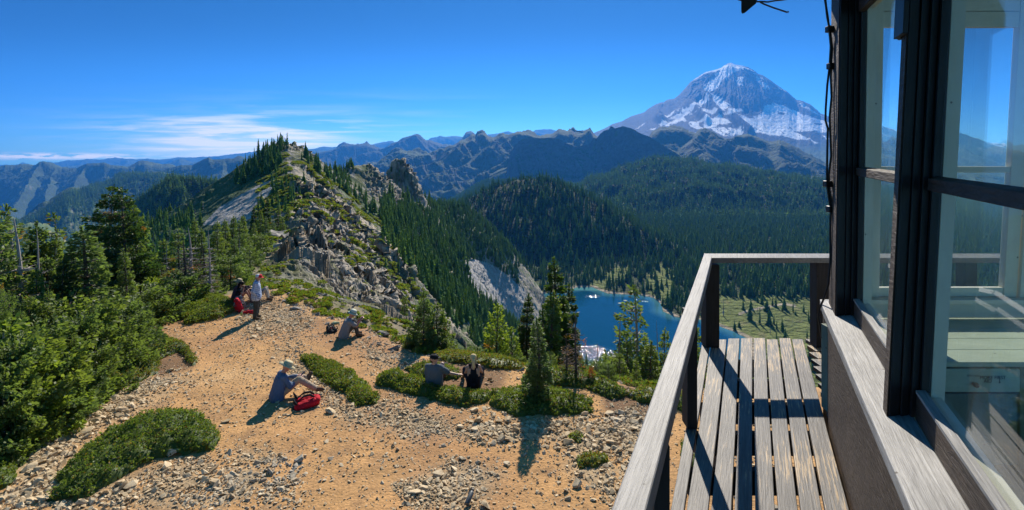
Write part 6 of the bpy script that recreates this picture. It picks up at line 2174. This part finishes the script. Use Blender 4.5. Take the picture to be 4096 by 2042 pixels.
class Fig:
    def __init__(s, name, loc, rz, label, skin='skin'):
        s.root = empty('person', loc, rz); tag(s.root, label, 'person'); s.skin = MAT[skin]

    def body(s, J, hands=True, k=1.0, male=True, curl=.6, cdirs=None):
        m = MB(); s.J = J
        c = lambda a, b, r0, r1: capsule(m, J[a], J[b], r0 * k, r1 * k)
        pel, chest, neck, head = [Vector(J[q]) for q in ('pelvis', 'chest', 'neck', 'head')]
        R = Vector(J.get('right', (0, 1, 0)))
        for o in (-.07, .07): capsule(m, pel + R * o, chest + R * o * 1.3, .105 * k, .105 * k)
        capsule(m, Vector(J['shL']), Vector(J['shR']), .062 * k, .062 * k)
        capsule(m, chest, neck, .10 * k, .062 * k)
        capsule(m, neck, head - (head - neck) * .25, .056 * k, .055 * k)
        # head: skull, jaw, nose, ears
        up = (head - neck).normalized(); F = Vector(J['look']).normalized(); F = (F - up * F.dot(up) * .0).normalized(); side = up.cross(F).normalized()
        capsule(m, head + up * .035 - F * .02, head + up * .03 + F * .025, .088 * k, .080 * k, 14)
        capsule(m, head - up * .045 + F * .03, head - up * .07 + F * .045, .06 * k, .045 * k, 12)
        capsule(m, head + F * .100 + up * .01, head + F * .122 - up * .018, .010, .013, 6)
        for sd in (-1, 1): capsule(m, head + side * .084 * sd + up * .012, head + side * .087 * sd - up * .022, .016, .012, 6)
        capsule(m, head + F * .09 - up * .05 - side * .018, head + F * .09 - up * .05 + side * .018, .010, .010, 6)
        for S_ in 'LR':
            capsule(m, J['sh' + S_], J['el' + S_], .047 * k, .039 * k)
            capsule(m, J['el' + S_], J['wr' + S_], .038 * k, .026 * k)
            if hands:
                d = Vector(J['wr' + S_]) - Vector(J['el' + S_])
                hd = Vector(J.get('hd' + S_, d))
                hand(m, J['wr' + S_], hd, (cdirs or {}).get(S_, (0, 0, -1)), 1 if S_ == 'L' else -1, curl)
            capsule(m, J['hip' + S_], J['kn' + S_], .080 * k, .055 * k)
            capsule(m, J['kn' + S_], J['an' + S_], .053 * k, .036 * k)
            capsule(m, J['an' + S_], J['toe' + S_], .036, .030)
        fused(m, 'body', s.skin, s.root, .009, 2)
        s.up, s.F, s.side, s.hc = up, F, side, head
        e = MB()
        for sd in (-1, 1): capsule(e, head + F * .098 + side * .032 * sd + up * .012, head + F * .099 + side * .032 * sd + up * .012, .008, .008, 6)
        e.build('eyes', MAT['eye'], s.root)

    def torso(s, mat, sleeve=1.0, k=1.0, r=.015, tail=.0, name='shirt', disp=.02, both=True, hem=.08, collar=True):
        J = s.J; m = MB()
        pel, chest, neck = [Vector(J[q]) for q in ('pelvis', 'chest', 'neck')]
        R = Vector(J.get('right', (0, 1, 0)))
        dn = (pel - chest).normalized()
        for o in (-.07, 0, .07): capsule(m, pel + R * o * 1.15 + dn * hem, chest + R * o * 1.3, (.112 + tail) * k + r, .106 * k + r)
        sl, sr = Vector(J['shL']), Vector(J['shR'])
        if sleeve > -1:
            capsule(m, sl, sr, .062 * k + r, .062 * k + r)
            capsule(m, chest, neck - (neck - chest) * .25, .10 * k + r, .066 * k + r)
        for S_ in 'LR':
            sh, el, wr = [Vector(J[q + S_]) for q in ('sh', 'el', 'wr')]
            if sleeve > 0:
                if sleeve >= 1:
                    capsule(m, sh, el, .05 * k + r, .044 * k + r)
                    capsule(m, el, el + (wr - el) * min(1, sleeve - .08), .044 * k + r, .034 * k + r)
                else: capsule(m, sh, sh + (el - sh) * sleeve, .052 * k + r, .053 * k + r)
        return fused(m, name, mat, s.root, .012, 4, disp)

    def legs(s, mat, frac=1.0, k=1.0, r=.02, name='trousers', disp=.025):
        J = s.J; m = MB()
        pel = Vector(J['pelvis']); R = Vector(J.get('right', (0, 1, 0)))
        capsule(m, pel + R * -.07, pel + R * .07, .115 * k + r * .6, .115 * k + r * .6)
        for S_ in 'LR':
            h, n, a = [Vector(J[q + S_]) for q in ('hip', 'kn', 'an')]
            if frac >= 1:
                capsule(m, h, n, .088 * k + r, .062 * k + r); capsule(m, n, n + (a - n) * (frac - .05 if frac > 1 else .94), .060 * k + r, .046 * k + r)
            else: capsule(m, h, h + (n - h) * frac, .088 * k + r, .072 * k + r)
        return fused(m, name, mat, s.root, .012, 4, disp)

    def boots(s, mat, sole):
        J = s.J
        for S_ in 'LR':
            a, t = Vector(J['an' + S_]), Vector(J['toe' + S_]); n = Vector(J['kn' + S_])
            d = (t - a); up = (n - a).normalized()
            m = MB()
            heel = a - up * .045 - d.normalized() * .03
            capsule(m, a + up * .09, a - up * .02, .056, .052); capsule(m, heel, t - up * .0, .048, .042); capsule(m, a, t, .045, .036)
            b = fused(m, 'boot', mat, s.root, .012, 2)
            q = MB(); capsule(q, heel - up * .035, t - up * .035, .040, .036)
            q.build('sole', sole, b)

    def hat(s, mat, brim=.15, crown=.115, tilt=0, name='sun_hat', ribbon=None, h=.10):
        m = MB(); up = (s.up * math.cos(tilt) - s.F * math.sin(tilt)).normalized(); side = s.side; f = side.cross(up).normalized() * -1
        M = Matrix((side, f, up)).transposed()
        c = s.hc + s.up * .055
        prof = [(brim * .99, -.028), (brim, -.022), (crown * 1.02, .002), (crown, .02), (crown * .93, h * .75), (crown * .72, h), (.02, h * 1.06)]
        m.lathe(prof, 20, tuple(c), M)
        o = m.build(name, mat, s.root, smooth_sh=True)
        if ribbon:
            q = MB(); q.lathe([(crown * 1.03, .006), (crown * 1.02, .032)], 20, tuple(c), M); q.build('hat_band', ribbon, o)
        return o

    def cap(s, mat_f, mat_b, stripe=None):
        m = MB(); up, F, side = s.up, s.F, s.side
        M = Matrix((side, F, up)).transposed(); c = s.hc + up * .035
        seg = 16
        dome = [(.112, -.012), (.114, .03), (.104, .070), (.072, .098), (.02, .108)]
        def part(name, a0, a1, mt):
            q = MB(); v = []; f = []
            for r_, z in dome:
                for k in range(seg + 1):
                    a = a0 + (a1 - a0) * k / seg
                    p = M @ Vector((r_ * math.cos(a) * .95, r_ * math.sin(a) * 1.08, z)); v.append(tuple(c + p))
            for i in range(len(dome) - 1):
                for k in range(seg): o = i * (seg + 1) + k; f.append((o, o + 1, o + seg + 2, o + seg + 1))
            q.add(v, f); return q.build(name, mt, s.root, smooth_sh=True)
        cp = part('cap', 0, math.pi, mat_f); part('cap_back', math.pi, 2 * math.pi, mat_b)
        b = MB()
        bt = []; bb = []
        for k in range(9):
            a = math.radians(20 + 140 * k / 8); p = M @ Vector((.085 * math.cos(a), .08 + .12 * math.sin(a), .012 - .02 * math.sin(a))); bt.append(c + p)
        inner = [c + M @ Vector((.08 * math.cos(math.radians(160 - 140 * k / 4)), .09 * math.sin(math.radians(160 - 140 * k / 4)), .014)) for k in range(5)]
        ring = bt + inner
        b.prism([tuple(p - up * .004) for p in ring], [tuple(p + up * .004) for p in ring])
        b.build('brim', mat_f, cp)
        if stripe:
            for dz in (.012, .026, .040):
                q = MB(); pts = [tuple(c + M @ Vector((.103 * math.cos(a), .113 * math.sin(a), dz))) for a in [math.radians(t) for t in range(0, 50, 10)]]
                q.tube(pts, .004, 4); q.build('stripe', stripe, cp)

    def hair(s, mat, length=.0, name='hair', bun=False):
        m = MB(); up, F = s.up, s.F
        capsule(m, s.hc + up * .045 - F * .025, s.hc + up * .045 + F * .02, .093, .084, 14)
        capsule(m, s.hc - F * .055 - up * .02, s.hc - F * .05 + up * .03, .062, .07, 10)
        if length:
            capsule(m, s.hc - F * .06, s.hc - F * .085 - up * length, .075, .05, 10)
        return fused(m, name, mat, s.root, .012, 2)


MAT['eye'] = simple('eye', (.03, .02, .02), .2, .0)
MAT['sole'] = simple('boot_sole', (.03, .028, .026), .8, .2)
MAT['boot'] = cloth('brown_boot', (.13, .085, .055)); MAT['boot_grey'] = cloth('grey_boot', (.16, .14, .12))


def plaid():
    m, N, L, out = newmat('blue_plaid')
    p = N.new('ShaderNodeBsdfPrincipled'); p.inputs['Roughness'].default_value = .85; p.inputs['Specular IOR Level'].default_value = .2
    tc = N.new('ShaderNodeTexCoord').outputs['Object']
    sp = N.new('ShaderNodeSeparateXYZ'); L.new(tc, sp.inputs[0])
    def band(x, per, w):
        f = nmath(N, L, 'FRACT', nmath(N, L, 'DIVIDE', x, per))
        return nmath(N, L, 'LESS_THAN', f, w)
    h = nmath(N, L, 'ADD', sp.outputs[0], sp.outputs[1])
    a = band(h, .075, .5); b = band(sp.outputs[2], .075, .5)
    a2 = band(h, .075, .10); b2 = band(sp.outputs[2], .075, .10)
    c = nmix(N, L, (.50, .56, .66), (.06, .13, .32), nmath(N, L, 'MULTIPLY', nmath(N, L, 'ADD', a, b), .48))
    c = nmix(N, L, c, (.75, .78, .82), nmath(N, L, 'MULTIPLY', nmath(N, L, 'MAXIMUM', a2, b2), .8))
    L.new(c, p.inputs['Base Color']); L.new(p.outputs[0], out.inputs[0])
    return m


def seated(sit=.0, lean=.15, knee=.42, foot=.62, spread=.12, head_f=.02, look=(0, 1, 0), th=.13):
    """local frame: +y forward, +x right side of the figure, z up; seat on the ground"""
    J = dict(pelvis=(0, 0, th), chest=(0, lean * .75, th + .36), neck=(0, lean * 1.1, th + .50), head=(0, lean * 1.25 + head_f, th + .66), right=(1, 0, 0), look=look)
    J['shL'] = (-.17, lean, th + .45); J['shR'] = (.17, lean, th + .45)
    for S_, s in (('L', -1), ('R', 1)):
        J['hip' + S_] = (.09 * s, .02, th - .01); J['kn' + S_] = (spread * s, knee, th + .36)
        J['an' + S_] = (spread * s * 1.1, foot, .10); J['toe' + S_] = (spread * s * 1.25, foot + .15, .05)
    return J


def hikers():
    # standing man in plaid
    g = ground_hit(645, 803)
    f = Fig('person', g, math.radians(-72), 'man standing in a blue plaid shirt, dark trousers and a red and white cap')
    J = dict(pelvis=(0, 0, .98), chest=(0, .0, 1.32), neck=(0, .02, 1.48), head=(0, .07, 1.63), right=(1, 0, 0), look=(0, 1, -.18),
             shL=(-.19, 0, 1.44), shR=(.19, 0, 1.44), elL=(-.27, -.09, 1.17), elR=(.27, -.09, 1.17), wrL=(-.20, .07, .97), wrR=(.20, .07, .97), hdL=(.2, .4, -1), hdR=(-.2, .4, -1),
             hipL=(-.09, 0, .95), hipR=(.09, 0, .95), knL=(-.11, .03, .52), knR=(.11, .0, .52), anL=(-.12, -.01, .10), anR=(.13, -.04, .10), toeL=(-.15, .15, .04), toeR=(.18, .12, .04))
    f.body(J, k=1.15); f.legs(cloth('charcoal_trousers', (.055, .055, .05)), 1.0, 1.12, .028)
    f.hair(cloth('grey_hair', (.22, .19, .16))); f.torso(plaid(), 1.0, 1.10, .026, .035, 'plaid_shirt', .03, hem=.10); f.boots(MAT['boot'], MAT['sole'])
    f.cap(cloth('red_cap', (.55, .02, .04)), cloth('white_mesh', (.65, .65, .66))); 
    # seated man in a wide hat and purple shirt
    g = ground_hit(592, 757)
    f = Fig('person', g, math.radians(-80), 'man seated in a tan wide brimmed hat and plum long sleeved shirt')
    J = seated(lean=.10, knee=.50, foot=.72, look=(0, 1, -.1)); J.update(elL=(-.24, .32, .50), elR=(.24, .32, .46), wrL=(-.12, .55, .55), wrR=(.10, .56, .50))
    f.body(J, k=1.05); f.legs(cloth('dark_trousers', (.04, .038, .04)), 1.0, 1, .02); f.torso(cloth('plum_shirt', (.10, .055, .09)), 1.0, 1.05, .016, .02); f.boots(MAT['boot_grey'], MAT['sole'])
    f.hat(cloth('tan_felt', (.38, .31, .19)), .20, .118, -.1)
    # woman in front of him
    g = ground_hit(596, 764)
    f = Fig('person', g, math.radians(-75), 'dark haired woman seated in white shorts with both hands at her face', 'skin_tan')
    J = seated(lean=.12, knee=.40, foot=.60, look=(0, 1, -.05)); J.update(elL=(-.20, .26, .42), elR=(.22, .26, .42), wrL=(-.07, .25, .62), wrR=(.07, .26, .62), hdL=(.1, .2, 1), hdR=(-.1, .2, 1))
    f.body(J, k=.88, curl=1.0); f.legs(cloth('white_shorts', (.60, .60, .66)), .45, .9, .02, 'shorts'); f.torso(cloth('black_top', (.02, .02, .024)), .35, .86, .014); f.boots(MAT['boot_grey'], MAT['sole'])
    f.hair(cloth('black_hair', (.012, .010, .010)), .22)
    # the hiker half hidden behind the standing man
    g = ground_hit(643, 757)
    f = Fig('person', g, math.radians(-70), 'hiker seated behind the standing man, only a beige trouser leg and boot showing')
    J = seated(lean=.05, knee=.40, foot=.50); J.update(elL=(-.22, .2, .36), elR=(.22, .2, .36), wrL=(-.12, .36, .5), wrR=(.12, .36, .5))
    f.body(J, k=.9); f.legs(cloth('beige_trousers', (.40, .36, .30)), 1.0, .95, .02); f.torso(cloth('slate_shirt', (.10, .12, .15)), 1.0, .9); f.boots(MAT['boot'], MAT['sole'])
    f.hair(cloth('brown_hair', (.06, .04, .03)), 0)
    # man in the pale bucket hat
    g = ground_hit(866, 849)
    f = Fig('person', g, math.radians(-68), 'man in a pale green bucket hat sitting with hands at his knees', 'skin_red')
    J = seated(lean=.16, knee=.36, foot=.44, spread=.10, look=(-.1, 1, -.45), head_f=.07); J.update(elL=(-.20, .42, .40), elR=(.22, .40, .40), wrL=(-.05, .58, .58), wrR=(.10, .58, .60), hdL=(.5, .4, .4), hdR=(-.5, .3, .6))
    f.body(J, k=1.1); f.legs(cloth('olive_trousers', (.085, .08, .07)), 1.0, 1.05, .02); f.torso(cloth('grey_shirt', (.26, .25, .25)), .75, 1.2, .016, .03); f.boots(MAT['boot'], MAT['sole'])
    f.hat(cloth('pale_green_hat', (.55, .56, .44)), .185, .120, .12, 'bucket_hat', cloth('green_band', (.24, .28, .22)), .115)
    # man in blue with the phone
    g = ground_hit(698, 1006)
    f = Fig('person', g, math.radians(-52), 'man in a blue shirt and straw coloured sun hat looking down at a phone', 'skin_red')
    J = seated(lean=.12, look=(.12, 1, -.75), head_f=.08)
    J.update(elL=(-.22, .30, .38), elR=(.24, .26, .34), wrL=(-.06, .50, .44), wrR=(.10, .50, .42), hdL=(.3, .6, .3), hdR=(-.2, .6, .3),
             knR=(.16, .50, .44), anR=(.30, .90, .12), toeR=(.36, 1.04, .10), knL=(-.18, .44, .40), anL=(-.02, .74, .34), toeL=(.0, .84, .46))
    f.body(J, k=1.12); f.legs(cloth('khaki_trousers', (.42, .32, .22)), 1.0, 1.08, .024); f.torso(cloth('blue_shirt', (.10, .15, .24)), 1.0, 1.15, .018, .03); f.boots(MAT['boot'], MAT['sole'])
    f.hat(cloth('straw_cloth', (.58, .48, .28)), .24, .128, .0)
    ph = MB(); ph.box(-.035, .035, -.075, .075, -.004, .004)
    o = ph.build('phone', simple('phone_black', (.01, .01, .012), .15, .0), None, .003)
    o.matrix_world = f.root.matrix_world
    M = Matrix.Translation(Vector(g)) @ Matrix.Rotation(math.radians(-52), 4, 'Z') @ Matrix.Translation((.02, .63, .50)) @ Matrix.Rotation(math.radians(35), 4, 'X')
    o.matrix_world = M; tag(o, 'black phone held by the man in the sun hat', 'phone')
    # couple
    g = ground_hit(1092, 978)
    f = Fig('person', g, math.radians(-8), 'man seen from behind in a grey t-shirt and black cap, right arm out')
    J = seated(lean=-.02, knee=.40, foot=.55, look=(.75, .7, -.1), th=.12)
    J.update(elR=(.40, .14, .36), wrR=(.62, .22, .30), hdR=(1, .2, .1), elL=(-.24, .10, .30), wrL=(-.14, .30, .26))
    f.body(J, k=1.18); f.legs(cloth('grey_shorts', (.14, .14, .16)), .8, 1.1, .024, 'shorts'); f.torso(cloth('slate_tshirt', (.105, .125, .14)), .75, 1.25, .016, .02, 't_shirt'); f.boots(MAT['boot'], MAT['sole'])
    f.hair(cloth('dark_hair', (.025, .02, .018))); f.cap(cloth('black_cap', (.012, .012, .014)), cloth('black_cap_back', (.012, .012, .014)), cloth('white_stripe', (.6, .6, .62)))
    g = ground_hit(1191, 978)
    f = Fig('person', g, math.radians(5), 'blonde woman seen from behind with a ponytail and a black tank top')
    J = seated(lean=.0, knee=.42, foot=.56, spread=.24, look=(.2, 1, -.3), th=.12)
    J.update(shL=(-.155, 0, .57), shR=(.155, 0, .57), elL=(-.22, .16, .34), elR=(.24, .12, .36), wrL=(-.12, .36, .32), wrR=(.14, .34, .34), knL=(-.24, .40, .34), knR=(.24, .40, .34))
    f.body(J, k=.92); f.legs(cloth('navy_leggings', (.015, .018, .03)), 1.0, .98, .012, 'leggings'); f.boots(MAT['boot_grey'], MAT['sole'])
    m = MB()
    for o_ in (-.07, 0, .07): capsule(m, (o_ * 1.1, 0, .06), (o_ * .95, 0, .47), .122, .100)
    capsule(m, (-.10, -.02, .42), (-.095, .0, .60), .070, .058); capsule(m, (.10, -.02, .42), (.095, .0, .60), .070, .058)
    fused(m, 'tank_top', cloth('black_cotton', (.010, .010, .014)), f.root, .012, 3, .015)
    hm = cloth('blonde_hair', (.62, .47, .24)); h = f.hair(hm)
    pt = MB(); c = f.hc; pt.tube([tuple(c + Vector(v)) for v in ((0, -.09, .05), (0, -.15, .03), (0, -.165, -.06), (.005, -.15, -.16), (.01, -.135, -.25))], [.022, .036, .040, .032, .008], 8)
    pt.build('ponytail', hm, h, smooth_sh=True)


hikers()


def pack(name, px, py, rz, tilt, label, mat, dark, size=1.0, lie=False):
    g = ground_hit(px, py)
    e = empty('backpack', (g[0], g[1], g[2]), 0)
    e.rotation_euler = (tilt, 0, rz); e.scale = (size,) * 3
    m = MB()
    capsule(m, (-.12, 0, .10), (-.09, 0, .42), .12, .10); capsule(m, (.12, 0, .10), (.09, 0, .42), .12, .10); capsule(m, (0, .04, .12), (0, .02, .36), .12, .10)
    fused(m, 'sack', mat, e, .012, 3, .03)
    q = MB(); capsule(q, (-.07, .12, .15), (-.06, .12, .28), .055, .045); capsule(q, (.07, .12, .15), (.06, .12, .28), .055, .045)
    fused(q, 'front_pocket', mat, e, .01, 3, .01)
    q = MB(); q.lathe([(.02, .012), (.075, .010), (.085, 0)], 16, (0, .165, .23), Matrix.Rotation(math.radians(-90), 3, 'X')); q.build('mesh_panel', PANEL, e, smooth_sh=True)
    q = MB(); q.tube([(-.2, .08, .33), (-.08, .17, .34), (.08, .17, .34), (.2, .08, .33)], .011, 5); q.tube([(-.2, .08, .13), (-.08, .165, .12), (.08, .165, .12), (.2, .08, .13)], .011, 5); q.build('compression_strap', dark, e)
    q = MB(); capsule(q, (-.07, .0, .50), (.07, .0, .50), .075, .075); capsule(q, (-.05, .06, .49), (.05, .06, .49), .06, .06); fused(q, 'lid', mat, e, .012, 3, .01)
    q = MB(); capsule(q, (-.10, 0, .03), (.10, 0, .03), .09, .09); fused(q, 'base', dark, e, .012, 3)
    for s in (-1, 1):
        q = MB(); q.tube([(.07 * s, -.10, .46), (.08 * s, -.19, .38), (.09 * s, -.21, .24), (.10 * s, -.16, .12), (.11 * s, -.10, .06)], [.018, .026, .024, .012, .010], 6)
        q.build('shoulder_strap', dark, e, smooth_sh=True)
        q = MB(); q.tube([(.13 * s, .02, .44), (.155 * s, .05, .30), (.15 * s, .04, .14)], .007, 5); q.build('side_strap', dark, e)
        q = MB(); q.tube([(.12 * s, -.08, .08), (.20 * s, -.16, .04), (.16 * s, -.28, .02)], [.02, .03, .012], 6); q.build('hip_belt', dark, e, smooth_sh=True)
    tag(e, label, 'backpack')
    return e


PANEL = cloth('dark_mesh', (.10, .02, .025)); red = cloth('red_nylon', (.50, .012, .025)); blk = cloth('black_nylon', (.018, .018, .02)); gry = cloth('grey_nylon', (.2, .2, .2))
pack('backpack', 742, 1026, math.radians(-68), math.radians(-78), 'red and black backpack lying beside the man in the blue shirt', red, blk, 1.08)
pack('backpack', 607, 786, math.radians(120), math.radians(-18), 'upright red backpack beside the hedge, next to the green can', red, gry, 1.05)
pack('backpack', 600, 772, math.radians(30), math.radians(-30), 'black and grey pack behind the upright red one', gry, blk, .8)
pack('backpack', 838, 838, math.radians(40), math.radians(-70), 'black day pack lying behind the man in the bucket hat', blk, blk, .8)
g = ground_hit(628, 792)
m = MB(); [capsule(m, a, b, .07, .06) for a, b in (((0, 0, .05), (.20, .05, .06)), ((.12, .02, .09), (.34, -.02, .04)), ((.22, 0, .08), (.42, .06, .03)))]
o = fused(m, 'jacket', red, None, .012, 3, .05); o.location = (g[0] - .25, g[1] + .1, g[2]); tag(o, 'crumpled red jacket spilling from the upright backpack', 'jacket')
# green jacket folded on the black pack
g = ground_hit(842, 830)
m = MB(); capsule(m, (-.1, 0, .0), (.12, .03, .02), .06, .05); capsule(m, (-.05, .06, .03), (.1, .06, 0), .05, .05)
o = fused(m, 'jacket', cloth('pale_green_cloth', (.42, .46, .26)), None, .012, 3, .03); o.location = (g[0], g[1] + .05, g[2] + .18); tag(o, 'pale green jacket folded on the black day pack', 'jacket')


def bottle(px, py, body, capm, label, cat='bottle', h=.2, r=.036, rot=(0, 0, 0), z=0):
    g = ground_hit(px, py)
    e = empty('drink_can' if cat == 'can' else 'water_bottle', (g[0], g[1], g[2] + z)); e.rotation_euler = rot
    m = MB()
    if cat == 'can':
        m.lathe([(r * .8, 0), (r, .008), (r, h - .012), (r * .82, h - .002)], 16); m.build('can_body', body, e, smooth_sh=True)
        q = MB(); q.lathe([(r * .84, h - .002), (r * .84, h + .002)], 16); q.build('can_lid', capm, e)
    else:
        m.lathe([(r * .9, 0), (r, .01), (r, h * .72), (r * .7, h * .84), (r * .55, h * .86)], 16); m.build('bottle_body', body, e, smooth_sh=True)
        q = MB(); q.lathe([(r * .6, h * .86), (r * .62, h * .98), (r * .4, h)], 16); q.build('cap', capm, e, smooth_sh=True)
    tag(e, label, cat)


bottle(607, 796, simple('green_can', (.22, .40, .12), .35, .3, 40, metallic=.3), simple('can_lid', (.6, .6, .6), .3, .05, metallic=1), 'small green can standing in front of the upright red backpack', 'can', .14, .038)
bottle(832, 836, simple('red_bottle', (.65, .06, .03), .3, .2), simple('bottle_cap', (.6, .5, .45), .5), 'red bottle leaning on the black day pack')
bottle(1174, 1282, simple('grey_bottle', (.07, .08, .08), .5, .2), simple('black_bottle_cap', (.012, .012, .014), .4), 'dark bottle with a black cap lying at the bottom edge of the picture', 'bottle', .30, .045, (math.radians(-70), 0, math.radians(-20)), .05)
# trekking poles behind the red backpack
g = ground_hit(796, 1003)
for k, (dx, dy, a) in enumerate(((.0, .0, -.12), (.02, -.08, .05))):
    e = empty('trekking_pole', (g[0] - .25 + dx, g[1] + dy, g[2] + .03), a)
    m = MB(); m.tube([(0, 0, 0), (.34, 0, .02)], .007, 6); m.build('shaft', MAT['cable'], e)
    q = MB(); q.tube([(.34, 0, .02), (.38, 0, .02), (.44, 0, .025)], [.012, .017, .014], 8); q.build('grip', blk, e)
    q = MB(); q.tube([(.30, 0, .02), (.305, 0, .02)], .03, 8); q.build('basket', blk, e)
    tag(e, ['upper black trekking pole lying behind the red and black backpack', 'lower black trekking pole lying behind the red and black backpack'][k], 'trekking pole')
